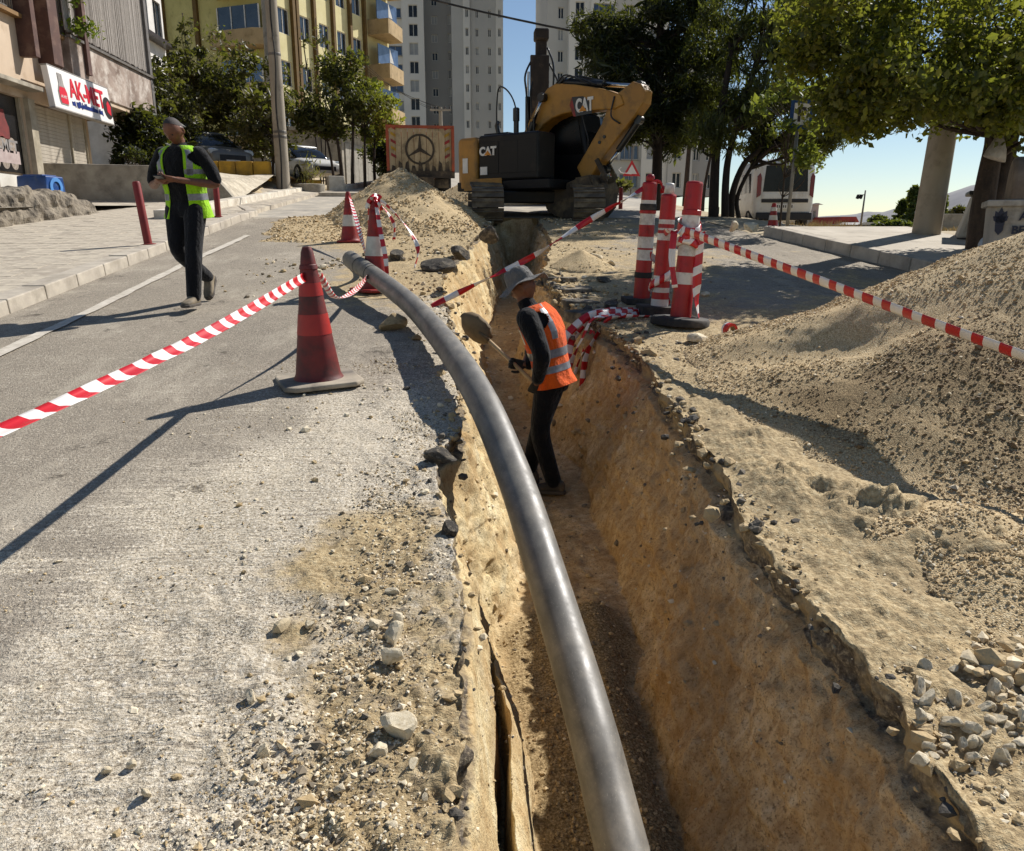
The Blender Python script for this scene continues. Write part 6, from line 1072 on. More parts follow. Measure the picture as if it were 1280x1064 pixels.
# ================================================================ DUMP TRUCK (rear)
q=W(527,243,30); t=root('dump_truck','dump truck seen from behind with weathered tailgate and a painted ring emblem','truck',(q.x,30,q.z),R(4))
M_TAIL=mat('weathered_tailgate','#bba784','#988361',5,.85,bmp=.3,bscale=25,dirt='#574834',dirt_amt=.35,sc=(1,1,.25)); M_ORG=mat('faded_orange_paint','#b4512a','#8f3f22',4,.6,dirt='#6b4a35',dirt_amt=.4); M_MUD=mat('muddy_steel','#4c4236','#332c24',5,.9,bmp=.4,bscale=20,dirt='#7d6b50',dirt_amt=.4)
zt,zl=W(527,161,30).z-q.z,W(527,214,30).z-q.z; tw=1.12
tg=bpy.data.objects.new('tailgate',None); COL.objects.link(tg); tg.parent=t
for k in range(10): 
    w_=2*tw/10; b=MB(); b.box((-tw+w_*(k+.5),-.02+.012*(k%2),(zt+zl)/2),(w_-.012,.05,zt-zl)); b.build('plank',M_TAIL,tg,bevel=.006)
for s in(-1,1): b=MB(); b.box((s*(tw+.05),-.03,(zt+zl)/2),(.10,.14,zt-zl+.08)); b.build('side_frame',M_ORG,tg)
b=MB(); b.box((0,-.03,zt+.06),(2*tw+.2,.14,.09)); b.build('top_frame',M_ORG,tg); b=MB(); b.box((0,-.02,zl-.12),(2*tw+.2,.16,.24)); b.build('bottom_frame',M_MUD,tg)
rc=((-.02),-.055,W(527,187,30).z-q.z); V=[]; b=MB(); rr=.53
for k in range(40): a=2*math.pi*k/40; V+=[(rc[0]+rr*math.cos(a),rc[1],rc[2]+rr*math.sin(a)),(rc[0]+(rr-.075)*math.cos(a),rc[1],rc[2]+(rr-.075)*math.sin(a))]
b.add(V,[(2*k,2*k+1,(2*k+3)%80,(2*k+2)%80) for k in range(40)])
for a in (90,210,330): b.prism([(-.07,.0),(.07,.0),(.018,rr-.07),(-.018,rr-.07)],rc,(math.sin(R(a)),0,-math.cos(R(a))),(math.cos(R(a)),0,math.sin(R(a))),(0,-.006,0))
b.build('ring_emblem',mat('faded_dark_paint','#4a3f30','#352c22',9,.8,bmp=0),tg)
for s in(-1,1):
    for k in range(5): b=MB(); b.prism([(-.09,0),(.09,.1),(.09,.2),(-.09,.1)],(s*(tw-.16),-.06,zl+.42+k*.24),(s,0,0),(0,0,1),(0,-.006,0)); b.build('chevron_stripe',[M_ORR,M_YEL][k%2],tg)
b=MB(); 
for k in range(9): b.prism([(-.09,0),(.09,0),(.05,.16+.1*((k*7)%3)),(-.05,.2+.08*((k*5)%3))],(-tw+.15+k*.24,-.056,zl),(1,0,0),(0,0,1),(0,-.004,0))
o=b.build('mud_splashes',M_MUD,tg); o['kind']='stuff'
b=MB(); b.box((0,2.6,(zt+zl)/2-.05),(2*tw+.1,5.0,zt-zl-.1)); b.build('tipper_body',M_ORG,t,bevel=.03)
b=MB(); b.box((0,2.7,zl-.38),(.9,6.4,.3)); b.build('chassis',M_MUD,t); b=MB(); b.box((0,.12,zl-.42),(2.0,.12,.3)); b.build('rear_bumper',M_MUD,t)
b=MB(); b.box((0,6.1,1.45),(2.2,1.7,1.9)); b.build('cab',M_ORG,t,bevel=.1)
for s in(-1,1):
    wheel(t,s*.85,.9,.42,.42); wheel(t,s*.85,2.1,.42,.42); wheel(t,s*.92,6.0,.42,.28); b=MB(); b.box((s*.8,.25,.52),(.6,.03,.6)); b.build('mud_flap',M_BLK,t)
# ================================================================ EXCAVATOR
M_CY=mat('excavator_yellow','#b07e2e','#936828',2.5,.5,bmp=.1,bscale=40,dirt='#5f4a28',dirt_amt=.35,dscale=3); M_CB=mat('excavator_black','#0b0b0c','#121212',5,.5,dirt='#332d25',dirt_amt=.2,spec=.3); M_TRK=mat('track_steel','#6d6355','#4a4238',6,.7,metal=.2,bmp=.4,bscale=30,dirt='#95866b',dirt_amt=.5); M_BKT=mat('bucket_steel','#5b5043','#3b332a',4,.75,metal=.3,bmp=.4,bscale=25,dirt='#8a7858',dirt_amt=.4); M_HYD=mat('hydraulic_black','#151515','#202020',6,.35); M_CHR=mat('chromed_rod','#c8c8c8','#aaaaaa',9,.2,metal=1,bmp=0); M_EGL=glass('cab_glass','#050607',.25); M_EGL.node_tree.nodes['Principled BSDF'].inputs['Specular IOR Level'].default_value=.2; M_WHD=mat('decal_white','#e6e3dc','#cfcbc3',6,.5,bmp=0); M_TRI=mat('decal_amber','#d68a1c','#c27a15',6,.5,bmp=0)
EX,EY=1.86,18.7; EZ=float(road(EY))-.03; FI=R(43); fv=Vector((math.cos(FI),-math.sin(FI),0)); lv=Vector((math.sin(FI),math.cos(FI),0))
ex=root('excavator','yellow tracked excavator straddling the far trench with its arm folded to the right','excavator',(EX,EY,EZ)); pit_=math.atan(.09)
und=bpy.data.objects.new('undercarriage',None); COL.objects.link(und); und.parent=ex; und.rotation_euler=(pit_,0,0)
b=MB(); b.box((0,0,.48),(1.75,1.9,.26)); b.lathe([(.62,.58),(.62,.80)],24); b.build('centre_frame',M_CB,und,bevel=.03)
for s in(-1,1):
    tk=bpy.data.objects.new('track',None); COL.objects.link(tk); tk.parent=ex; tk.location=(s*1.06,0,0); tk.rotation_euler=(pit_,0,0); hl,rt=1.52,.35
    b=MB(); b.prism([(math.cos(a)*.27+(hl if math.cos(a)>0 else -hl),math.sin(a)*.27+.37) for a in np.linspace(0,2*math.pi,25)[:-1]],(-.22,0,0),(0,1,0),(0,0,1),(.44,0,0)); b.build('track_frame',M_CB,tk)
    for yy in (-hl,hl): b=MB(); b.lathe([(.1,-.2),(.27,-.2),(.29,0),(.27,.2),(.1,.2)],18,c=(0,yy,.37),M=Euler((0,R(90),0)).to_matrix()); b.build('sprocket',M_TRK,tk)
    per=4*hl+2*math.pi*rt; n=42; base=None
    for k in range(n):
        d=per*k/n; 
        if d<2*hl: p=(0,-hl+d,.37-rt); an=0
        elif d<2*hl+math.pi*rt: a=(d-2*hl)/rt; p=(0,hl+math.sin(a)*rt,.37-math.cos(a)*rt); an=a
        elif d<4*hl+math.pi*rt: p=(0,hl-(d-2*hl-math.pi*rt),.37+rt); an=math.pi
        else: a=(d-4*hl-math.pi*rt)/rt; p=(0,-hl-math.sin(a)*rt,.37+math.cos(a)*rt); an=math.pi+a
        if base is None: b=MB(); b.box((0,0,0),(.66,per/n*.9,.035)); b.box((0,-.03,-.03),(.64,.02,.035)); o=b.build('track_pad',M_TRK,tk); base=o.data
        else: o=bpy.data.objects.new('track_pad',base); COL.objects.link(o); o.parent=tk
        o.location=p; o.rotation_euler=(an,0,0)
hs=bpy.data.objects.new('upper_body',None); COL.objects.link(hs); hs.parent=ex; hs.rotation_euler=(0,0,-FI); hs.location=(.14,0,0)     # +x is forward, +y the cab side
zB=W(578,240,18.9).z-EZ; zT=W(578,173,18.9).z-EZ
b=MB(); b.box((-.1,0,zB+.10),(2.6,2.3,.2)); b.build('deck',M_CB,hs,bevel=.02)
b=MB(); b.prism([(-.78,-1.18),(-1.30,-1.16),(-1.52,-.95),(-1.60,-.3),(-1.60,.3),(-1.52,.95),(-1.30,1.16),(-.78,1.18)],(0,0,zB+.02),(1,0,0),(0,1,0),(0,0,zT-zB-.04)); b.build('counterweight',M_CY,hs,'auto',bevel=.07)
b=MB(); b.box((.08,-.84,(zB+.2+zT)/2),(1.66,.62,zT-zB-.2)); b.build('side_housing',M_CB,hs,bevel=.05); b=MB(); b.box((-.34,.3,(zB+.2+zT)/2-.02),(.86,1.6,zT-zB-.24)); b.build('engine_hood',M_CB,hs,bevel=.05)
b=MB(); b.box((-.62,-1.165,zB+.13),(1.1,.02,.25)); b.build('lower_skirt',M_CY,hs)
for k,x in enumerate((-.42,.12,.62)): b=MB(); b.box((x,-1.152,(zB+zT)/2+.1),(.5,.012,zT-zB-.5)); b.build('access_door',M_CB,hs,bevel=.01)
txt('CAT',.24,hs,(-.70,-1.17,zT-.42),(R(90),0,0),M_WHD,ext=.006,bold=.012); b=MB(); b.prism([(-.10,0),(.10,0),(0,.10)],(-.46,-1.178,zT-.425),(1,0,0),(0,0,1),(0,-.004,0)); b.build('amber_triangle',M_TRI,hs)
for cx,cz,w_,h_ in ((-.58,zB+.42,.2,.17),): b=MB(); b.box((cx,-1.17,cz),(w_,.01,h_)); b.build('white_decal',M_WHD,hs)
b=MB(); b.box((-1.12,-1.178,zB+.55),(.15,.012,.32)); b.build('decal',M_WHD,hs)
# cab on the far side
zc=zB+.18; hc=W(735,140,18.9).z-EZ-zc; cb=bpy.data.objects.new('cab',None); COL.objects.link(cb); cb.parent=hs; cb.location=(.50,.62,zc-.1)
b=MB(); b.prism([(-.62,0),(.70,0),(.74,.55),(.52,hc),(-.58,hc),(-.62,.6)],(0,-.38,0),(1,0,0),(0,0,1),(0,.80,0)); b.build('cab_shell',M_CB,cb,bevel=.05)
for nm,pl,yy in (('side_window',[(-.5,.75),(.62,.7),(.46,hc-.14),(-.48,hc-.14)],-.392),('door_window',[(-.5,.3),(.62,.3),(.46,hc-.14),(-.48,hc-.14)],.43)): b=MB(); b.prism(pl,(0,yy,0),(1,0,0),(0,0,1),(0,-.006,0)); b.build(nm,M_EGL,cb)
b=MB(); b.add([(.742,-.32,.6),(.742,.36,.6),(.535,.36,hc-.1),(.535,-.32,hc-.1)],[(0,1,2,3)]); b.build('windscreen',M_EGL,cb)
b=MB(); b.box((-.05,.02,hc+.03),(1.1,.7,.05)); b.build('roof',M_CB,cb,bevel=.02); b=MB(); b.tube([(.75,-.43,.3),(.78,-.45,1.0),(.62,-.45,hc-.1)],.016,6); b.build('grab_rail',M_HYD,cb)
b=MB(); b.tube([(.8,.45,1.0),(1.05,.6,1.1),(1.05,.6,1.45)],.015,6); b.build('mirror_arm',M_HYD,cb); b=MB(); b.box((1.06,.6,1.3),(.04,.2,.32)); b.build('mirror',M_HYD,cb,bevel=.01)
# exhaust, rails, aerial on the hood
b=MB(); b.lathe([(.06,0),(.06,.35),(.075,.36),(.075,.62),(.05,.64)],12,c=(-.35,-.3,zT)); b.build('exhaust',M_HYD,hs,'auto'); b=MB(); b.tube([(-.75,-.4,zT),(-.8,-.45,zT+.28),(-.72,-.5,zT+.34)],.05,8); b.build('air_intake',M_HYD,hs)
b=MB(); b.tube(catmull([(.15,-.9,zT-.02),(.10,-.9,zT+.55),(-.1,-.9,zT+.88),(-.35,-.9,zT+.98),(-.42,-.9,zT+.6),(-.42,-.9,zT)],5),.018,6); b.build('handrail',M_HYD,hs)
b=MB(); b.tube([(.35,-.8,zT),(.35,-.8,zT+.3),(.52,-.8,zT+.3),(.52,-.8,zT)],.014,6); b.build('step_rail',M_HYD,hs); b=MB(); b.box((-.5,-.6,zT+.03),(.7,.5,.08)); b.build('hood_vent',M_CB,hs,bevel=.02)
# boom and arm, drawn in the plane of the machine
def BP(px,py):
    d=_f+_r*((px-640)/980)-_u*((py-532)/980); n_=lv; o=Vector((EX+.14,EY,EZ))-Vector((0,0,CH)); k=o.dot(n_)/d.dot(n_); p=Vector((0,0,CH))+d*k-Vector((EX+.14,EY,EZ)); return (p.dot(fv),p.z)
def plate(name,pts,half,m,par=hs,off=0,bev=.025): b=MB(); b.prism([BP(*p) for p in pts],(0,-half+off,0),(1,0,0),(0,0,1),(0,2*half,0)); return b.build(name,m,par,bevel=bev)
boom=plate('boom',[(654,186),(659,172),(667,155),(680,128),(691,112),(701,106),(724,107),(745,110),(762,113),(782,120),(786,132),(774,138),(752,139),(726,140.5),(709,144),(697,149),(686,157),(677,168),(669,184),(664,203),(655,203)],.21,M_CY)
nk=[BP(722,123),BP(727,147),BP(747,143),BP(743,128),BP(736,122)]
b=MB(); b.prism(nk,(0,-.214,0),(1,0,0),(0,0,1),(0,-.008,0)); b.build('black_decal',M_HYD,boom)
b=MB(); b.prism([BP(719,133),BP(724,147),BP(727,147),BP(722,123)],(0,-.213,0),(1,0,0),(0,0,1),(0,-.006,0)); b.build('red_decal_edge',M_ORR,boom)
x,z=BP(727,138); txt('CAT',.36,boom,(x,-.226,z-.06),(R(90),R(-2),0),M_WHD,ext=.004,sx=.62,bold=.016); x,z=BP(736,137.5); b=MB(); b.prism([(-.10,0),(.10,0),(0,.12)],(x,-.236,z-.05),(1,0,0),(0,0,1),(0,-.003,0)); b.build('amber_triangle',M_TRI,boom)
arm=plate('arm',[(763,140),(777,118),(796,103),(806,106),(811,114),(809,130),(795,150),(776,174),(754,204),(742,224),(733,225),(726,210),(743,181),(757,156)],.17,M_CY)
for i,(px,py) in enumerate([(761,172),(755,179)]): x,z=BP(px,py); b=MB(); b.lathe([(0,0),(.035,0),(.035,.02),(0,.02)],12,c=(x,-.17,z),M=Euler((R(90),0,0)).to_matrix()); b.build('pin',M_HYD,arm)
def cyl(name,a,c,yo,r,par=hs,frac=.58):
    a=Vector((BP(*a)[0],yo,BP(*a)[1])); c=Vector((BP(*c)[0],yo,BP(*c)[1])); m_=a.lerp(c,frac); o=bpy.data.objects.new(name,None); COL.objects.link(o); o.parent=par; b=MB(); b.tube([a,m_],r,14); b.build('barrel',M_HYD,o,'auto'); b=MB(); b.tube([m_,c],r*.55,12); b.build('rod',M_CHR,o,True); b=MB()
    for e in (a,c): b.lathe([(r*1.25,-.07),(r*1.25,.07)],14,c=e,M=Euler((R(90),0,0)).to_matrix())
    o2=b.build('eyes',M_HYD,o,'auto'); o2.name='cylinder_eye'
for s in(-1,1): cyl('boom_cylinder',(664,192),(688,124),s*.30,.075,frac=.55)
cyl('arm_cylinder',(704,103),(800,108),0,.085,frac=.55); cyl('bucket_cylinder',(799,150),(757,212),0,.07,frac=.6)
for k in range(6):
    p0=BP(700+2*k,106); p1=BP(714+3*k,99+k%3); p2=BP(740+8*k,108); b=MB(); b.tube(catmull([(p0[0],-.15+.05*k,p0[1]),(p1[0],-.18+.06*k,p1[1]+.06),(p2[0],-.12+.04*k,p2[1]+.03)],5),.016,6); b.build('hose',M_HYD,hs,True)
p0,p1,p2=BP(775,122),BP(772,146),BP(781,156); b=MB(); b.tube(catmull([(p0[0],-.22,p0[1]),(p1[0],-.26,p1[1]),(p2[0],-.2,p2[1])],6),.018,6); b.build('hose',M_HYD,hs,True)
# bucket and its linkage
bk=bpy.data.objects.new('bucket',None); COL.objects.link(bk); bk.parent=hs
pts=[(735,226),(752,222),(757,236),(754,258),(744,270),(722,273),(700,262),(697,248),(712,236)]; P=[BP(*p) for p in pts]; b=MB(); n=len(P); hw=.48
for s in(-1,1): b.add([(x,s*hw,z) for x,z in P],[tuple(range(n)) if s<0 else tuple(range(n-1,-1,-1))])
V=[(x,s*hw,z) for x,z in P for s in(-1,1)]; b.add(V,[(2*i,2*i+1,2*i+3,2*i+2) for i in range(n-2) if i not in(6,)]); o=b.build('shell',M_BKT,bk); so=o.modifiers.new('plate','SOLIDIFY'); so.thickness=.04; so.offset=-1
x,z=BP(697,252); 
for k in range(5): b=MB(); b.prism([(0,-.05),(-.20,0),(0,.05)],(x+.03,-.42+k*.21-.04,z-.03),(1,0,-.35),(0,0,1),(0,.08,0)); b.build('tooth',M_TRK,bk)
for s in(-1,1):
    a,c,e=BP(752,200),BP(764,224),BP(750,228); b=MB(); b.bar((a[0],s*.2,a[1]),(c[0],s*.2,c[1]),.05,.09); b.build('linkage',M_BKT,bk); b=MB(); b.bar((c[0],s*.16,c[1]),(e[0],s*.16,e[1]),.05,.1); b.build('linkage',M_BKT,bk)
# ================================================================ SECOND MACHINE: UPRIGHT MAST
q=W(675,230,23.5); t=root('drilling_rig','upright dark drilling mast with hoses rising behind the excavator','drilling rig',(q.x,23.5,gz(q.x,23.5))); zt=W(675,37,23.5).z-gz(q.x,23.5)
M_MAST=mat('rusty_brown_steel','#473b32','#2c2520',4,.75,metal=.2,bmp=.3,bscale=20,dirt='#7a654e',dirt_amt=.35,sc=(1,1,.4))
b=MB(); b.box((0,0,zt/2+.2),(.30,.28,zt-.4)); b.build('mast',M_MAST,t,bevel=.03); b=MB(); b.box((-.06,-.2,zt*.46),(.52,.12,zt*.78)); b.build('slide_rail',M_MAST,t,bevel=.02); b=MB(); b.box((0,-.02,zt-.15),(.40,.42,.3)); b.build('head_block',M_MAST,t,bevel=.05)
b=MB(); b.tube([(-.38,-.15,.6),(-.38,-.15,zt*.62)],.07,12); b.build('feed_cylinder',M_HYD,t,'auto'); b=MB(); b.tube([(-.38,-.15,zt*.62),(-.36,-.15,zt*.76)],.035,10); b.build('feed_rod',M_CHR,t)
for i,(x,z0,z1,bl) in enumerate([(-.36,2.2,zt-.9,.20),(.34,2.0,zt-1.1,.22),(.26,1.5,zt-.7,.12),(-.24,1.8,zt-1.3,.14),(.42,2.4,zt-1.7,.12)]):
    b=MB(); b.tube(catmull([(x*.6,-.2,z1+.2),(x+bl*.5*(1 if x>0 else -1),-.26,z1-.3),(x+bl*.35*(1 if x>0 else -1),-.24,(z0+z1)/2),(x,-.22,z0)],6),.028,6); b.build('hose',M_HYD,t,True)
for k in range(9): b=MB(); b.box((0,-.17,.9+k*(zt-1.6)/9),(.42,.06,.07)); b.build('cross_plate',M_MAST,t)
b=MB(); b.box((0,.2,.55),(1.6,2.2,.45)); b.build('base',M_CB,t,bevel=.04)
for s in(-1,1): b=MB(); b.prism([(math.cos(a)*.3+(.9 if math.cos(a)>0 else -.9),math.sin(a)*.3+.3) for a in np.linspace(0,2*math.pi,21)[:-1]],(s*.75-.18,.2,0),(0,1,0),(0,0,1),(.36,0,0)); b.build('crawler',M_TRK,t)
# ================================================================ RIGHT SIDE
# pavement island with kerb
rp=bpy.data.objects.new('right_pavement',None); COL.objects.link(rp); rp['kind']='structure'; rp.location=(7,11.5,gz(7,11.5)); OR_=Vector(rp.location)
M_SLAB=mat('dusty_concrete_slab','#c3b9a8','#a89e8d',1.5,.9,bmp=.4,bscale=40,dirt='#8d8373',dirt_amt=.3)
def quad_slab(y0,y1,x1a,x1b,top=.17):
    V=[]; 
    for (x,y) in ((xkerb(y0)+.24,y0),(x1a,y0),(x1b,y1),(xkerb(y1)+.24,y1)): V.append((float(x),y,gz(x,y)))
    b=MB(); b.add([Vector(v)+Vector((0,0,-.15))-OR_ for v in V]+[Vector((v[0],v[1],float(road(v[1]))+top))-OR_ for v in V],[(0,3,2,1),(4,5,6,7),(0,1,5,4),(1,2,6,5),(2,3,7,6),(3,0,4,7)]); b.build('concrete_slab',M_SLAB,rp,bevel=.012)
ysl_=[7.6,9.1,10.55,11.95,13.2,14.15]
for a,c in zip(ysl_,ysl_[1:]): quad_slab(a+.008,c-.008,8.6-.02*a,8.6-.02*c)
rk_=bpy.data.objects.new('right_kerb',None); COL.objects.link(rk_); rk_['kind']='structure'; rk_.location=OR_
n=10; yk=np.linspace(7.4,14.25,n+1)
for a,c in zip(yk,yk[1:]):
    b=MB(); V=[]
    for y,g_ in ((a,.012),(c,-.012)):
        x=float(xkerb(y)); V+=[(x,y+g_,float(road(y))-.12),(x+.22,y+g_,float(road(y))-.12),(x+.22,y+g_,float(road(y))+.178+random.uniform(-.006,.006)),(x+.03,y+g_,float(road(y))+.175+random.uniform(-.008,.008))]
    b.add([Vector(v)-OR_ for v in V],[(0,1,2,3),(7,6,5,4),(0,4,5,1),(1,5,6,2),(2,6,7,3),(3,7,4,0)]); b.build('kerb_stone',M_KERB,rk_,bevel=.015)
# ---- trees on the right
def crown_px(L,y,base,jit,n,g,dy=1.0):
    out=[]
    for px,py,r in L:
        c=W(px,py,y)-base; s=r/980*y*1.02; out.append(blob(g,n,(c.x,c.y+g.uniform(-dy,dy)*.6,c.z),(s,max(.35,dy*.7),s),shell=.15))
    return np.concatenate(out)
g=np.random.default_rng(77)
bA=Vector((W(821,250,20.5).x,20.5,gz(W(821,250,20.5).x,20.5)))
def TP_(base,L,y): return [Vector((0,0,-.15))]+[W(px,py,y)-base for px,py in L]
LA=[(770,25,38),(755,75,26),(800,60,45),(845,40,50),(800,110,42),(850,100,52),(762,118,18),(820,150,36),(870,140,40),(785,158,22),(840,0,50),(880,60,45),(845,168,22),(770,-20,40),(752,45,22),(880,0,45)]
tree('dense dark evergreen with a single black trunk behind the leftmost post',bA,[(TP_(bA,[(821,225),(822,180),(822,120),(825,40),(828,-20)],20.5),.15)],crown_px(LA,20.5,bA,0,15,g,1.3),44000,.082,L_DK,201,M_DBARK,clump=.34,asp=.22,droop=.3)
bB=Vector((W(892,270,18.6).x,18.6,gz(W(892,270,18.6).x,18.6)))
LB=[(905,60,45),(940,30,52),(950,85,48),(985,30,48),(915,110,40),(960,128,42),(1000,95,42),(930,150,32),(985,150,36),(1020,150,30),(1043,168,20),(1005,178,17),(955,172,22),(1010,60,40),(900,0,45),(960,-20,50),(1020,0,45),(1035,120,25),(890,165,20),(1025,185,12)]
tree('tall willow leaved tree with a group of leaning trunks left of the white van',bB,[(TP_(bB,[(893,230),(896,185),(905,120),(915,60)],18.6),.13),([Vector((.45,.1,-.1))]+[W(px,py,18.7)-bB for px,py in ((916,240),(930,205),(950,185),(968,140))],.09),([Vector((.28,.0,-.1))]+[W(px,py,18.5)-bB for px,py in ((907,230),(912,190),(930,130),(950,60))],.10),([Vector((.65,.1,-.1))]+[W(px,py,18.8)-bB for px,py in ((922,245),(945,200),(975,170))],.06)],crown_px(LB,18.6,bB,0,14,g,1.4),36000,.078,L_WIL,202,M_DBARK,clump=.34,asp=.2,droop=.8)
bC=Vector((W(1222,318,11).x,11,gz(W(1222,318,11).x,11)))
LC=[(1040,25,40),(1078,75,34),(1072,104,22),(1085,115,32),(1100,40,58),(1150,40,58),(1140,105,40),(1200,50,58),(1192,112,36),(1250,50,58),(1245,115,32),(1285,80,50),(1105,95,45),(1060,-20,50),(1150,-30,60),(1240,-30,60),(1272,140,16),(1030,52,20),(1320,60,60),(1345,0,60),(1062,126,20),(1162,135,18),(1225,138,15),(1290,120,40),(1100,140,12),(1330,130,45),(1020,15,30)]
tree('spreading yellow green broadleaf tree with forked dark trunk near the right pavement',bC,[(TP_(bC,[(1228,262),(1236,215),(1243,170),(1232,140),(1215,100)],11),.17),([Vector((.16,.05,-.1))]+[W(px,py,11.1)-bC for px,py in ((1240,262),(1257,205),(1268,150),(1285,90))],.15),([Vector((.10,.2,.6))]+[W(px,py,11.25)-bC for px,py in ((1246,205),(1255,160),(1250,100))],.10)],np.concatenate([crown_px(LC,y_,bC,0,9,g,.9) for y_ in (10.2,11.8)]),52000,.040,L_MULB,203,M_BARK,clump=.36,asp=.62,droop=.3)
bD=Vector((W(986,175,14.9).x,14.9,gz(W(986,290,14.9).x,14.9)))
tree('light green leafy sapling wrapped round the parking sign post',bD,[([Vector((0,.1,-.1)),Vector((.02,.1,1.3)),Vector((.05,.1,2.4)),Vector((.1,.05,3.0))],.02)],crown_px([(985,112,12),(1012,158,9),(958,125,14),(975,160,10),(1005,205,9),(1000,190,8),(1026,120,12)],14.5,bD,0,8,g,.4),1100,.055,leafmat('fresh_green_leaves','#34451a','#566b26','#848c3c',.36),204,M_BARK,clump=.2,asp=.5)
# ---- parking sign
q=W(983,291,14.5); t=root('parking_sign','blue framed parking sign on a grey post half hidden by leaves','sign',(q.x,14.5,q.z),0); t.rotation_euler=(0,R(1.5),R(8)); hz=W(990,143,14.5).z-q.z
b=MB(); b.tube([(0,0,-.05),(0,0,hz+.3)],.032,12); b.build('post',mat('galvanised_post','#84827d','#6a6864',8,.5,metal=.4),t,True); M_SBL=mat('sign_blue_paint','#1c4a86','#173d70',5,.45,dirt='#6c7780',dirt_amt=.2)
b=MB(); b.box((0.02,-.045,hz),(.44,.02,.50)); b.build('blue_plate',M_SBL,t,bevel=.006); b=MB(); b.box((.02,-.058,hz),(.31,.006,.36)); b.build('white_field',M_SW,t); txt('P',.34,t,(-.07,-.064,hz-.12),(R(90),0,0),M_SD,bold=.01)
# ---- white van
q=W(978,284,26); vz=q.z; t=root('white_van','white passenger van seen from behind parked under the trees','van',(q.x,26,gz(q.x,26)-.02),R(-6)); t.scale=(1.07,1.07,1.12); M_VGL=glass('van_glass','#050607',.2); M_VGL.node_tree.nodes['Principled BSDF'].inputs['Specular IOR Level'].default_value=.25
b=MB(); carbody(b,[(0,.80,.42,1.88),(.06,.88,.36,2.00),(.4,.91,.30,2.06),(1.4,.915,.28,2.08),(2.5,.91,.28,2.02),(3.0,.90,.28,1.72),(3.4,.89,.28,1.25),(4.1,.84,.3,1.08),(4.35,.7,.38,.9)],36,e=6.5); b.build('body',M_WPA,t,True)
b=MB(); b.prism([(-.70,1.10),(.70,1.10),(.64,1.86),(-.64,1.86)],(0,-.004,0),(1,0,0),(0,0,1),(0,.05,0)); b.build('rear_window',M_VGL,t,bevel=.03)
b=MB(); b.prism([(-.70,.92),(.70,.92),(.70,1.08),(.25,1.08),(.18,1.0),(-.18,1.0),(-.25,1.08),(-.70,1.08)],(0,-.016,0),(1,0,0),(0,0,1),(0,.03,0)); b.build('tailgate_trim',M_WPA,t,bevel=.01)
b=MB(); b.box((0,-.02,.86),(1.42,.03,.10)); b.build('dark_trim',M_PLA,t,bevel=.01)
for s in(-1,1):
    b=MB(); b.prism([(0,1.02),(.12,.95),(.13,1.55),(.05,1.64),(-.0,1.50)],(s*.74 if s>0 else -.74,-.02,0),(s,0,0),(0,0,1),(0,.10,0)); b.build('rear_lamp',bpy.data.materials['rear_lamp_red'],t,bevel=.01)
    b=MB(); b.prism([(.55,1.1),(1.5,1.1),(1.5,1.66),(.62,1.66)],(s*.905,0,0),(0,1,0),(0,0,1),(s*.016,0,0)); b.build('side_window',M_CGL,t); b=MB(); b.prism([(1.6,1.1),(2.95,1.1),(2.55,1.64),(1.6,1.66)],(s*.905,0,0),(0,1,0),(0,0,1),(s*.016,0,0)); b.build('side_window',M_CGL,t)
    for yy in(.75,3.4): wheel(t,s*.80,yy,.33,.2)
    b=MB(); b.box((s*.915,1.8,.95),(.02,.14,.04)); b.build('door_handle',M_PLA,t)
b=MB(); b.box((0,-.01,.42),(1.7,.12,.22)); b.build('rear_bumper',M_PLA,t,bevel=.03); b=MB(); b.box((0,-.045,.70),(.56,.015,.13)); b.build('number_plate',M_WHD,t); txt('21 ABR 41',.085,t,(-.235,-.054,.67),(R(90),0,0),M_SD,ext=.001) if False else None
pl_=MB(); g2=np.random.default_rng(8)
for k in range(8): pl_.box((-.22+k*.063,-.055,.70),(.034 if k not in(2,5) else .012,.004,.075))
o=pl_.build('plate_characters',M_SD,t); o['kind']='stuff'
b=MB(); b.box((.0,-.02,1.16),(.5,.02,.02),(0,R(6),0)); b.build('wiper',M_PLA,t)
# small cone by the sign, far bollards, warning sign
q=W(965,290,15.2); cone((q.x,15.2,gz(q.x,15.2)),'small dirty traffic cone standing beside the parking sign post',.50,.10,(M_ORR,M_WHT),((.3,.5),(.68,.84)),mb=M_ORR,bw=.13)
for px,py,y,h,lb in ((775,278,21,.55,'short dark red bollard beyond the excavator bucket'),(763,262,34,1.0,'thin red and white marker pole far behind the bucket')):
    q=W(px,py,y); z=gz(q.x,y); t=root('bollard',lb,'bollard',(q.x,y,z),0,'far marker posts'); b=MB(); b.lathe([(.055,0),(.055,h-.03),(.02,h)],12); b.build('shaft',M_BOL,t,'auto')
    if h>.9:
        for k in range(3): b=MB(); b.lathe([(.057,.3+k*.25),(.057,.42+k*.25)],12,cap=False); b.build('band',M_WHT,t)
q=W(788,250,38); t=root('warning_sign','red edged triangular road sign on a thin post far behind the leftmost post','sign',(q.x,38,gz(q.x,38))); hz=W(788,212,38).z-gz(q.x,38); b=MB(); b.tube([(0,0,0),(0,0,hz+1.6)],.035,8); b.build('post',M_STEEL,t); b=MB(); b.prism([(-.42,-.3),(.42,-.3),(0,.42)],(0,-.05,hz),(1,0,0),(0,0,1),(0,-.01,0)); b.build('red_triangle',M_TR,t); b=MB(); b.prism([(-.25,-.2),(.25,-.2),(0,.22)],(0,-.064,hz),(1,0,0),(0,0,1),(0,-.006,0)); b.build('white_triangle',M_SW,t)
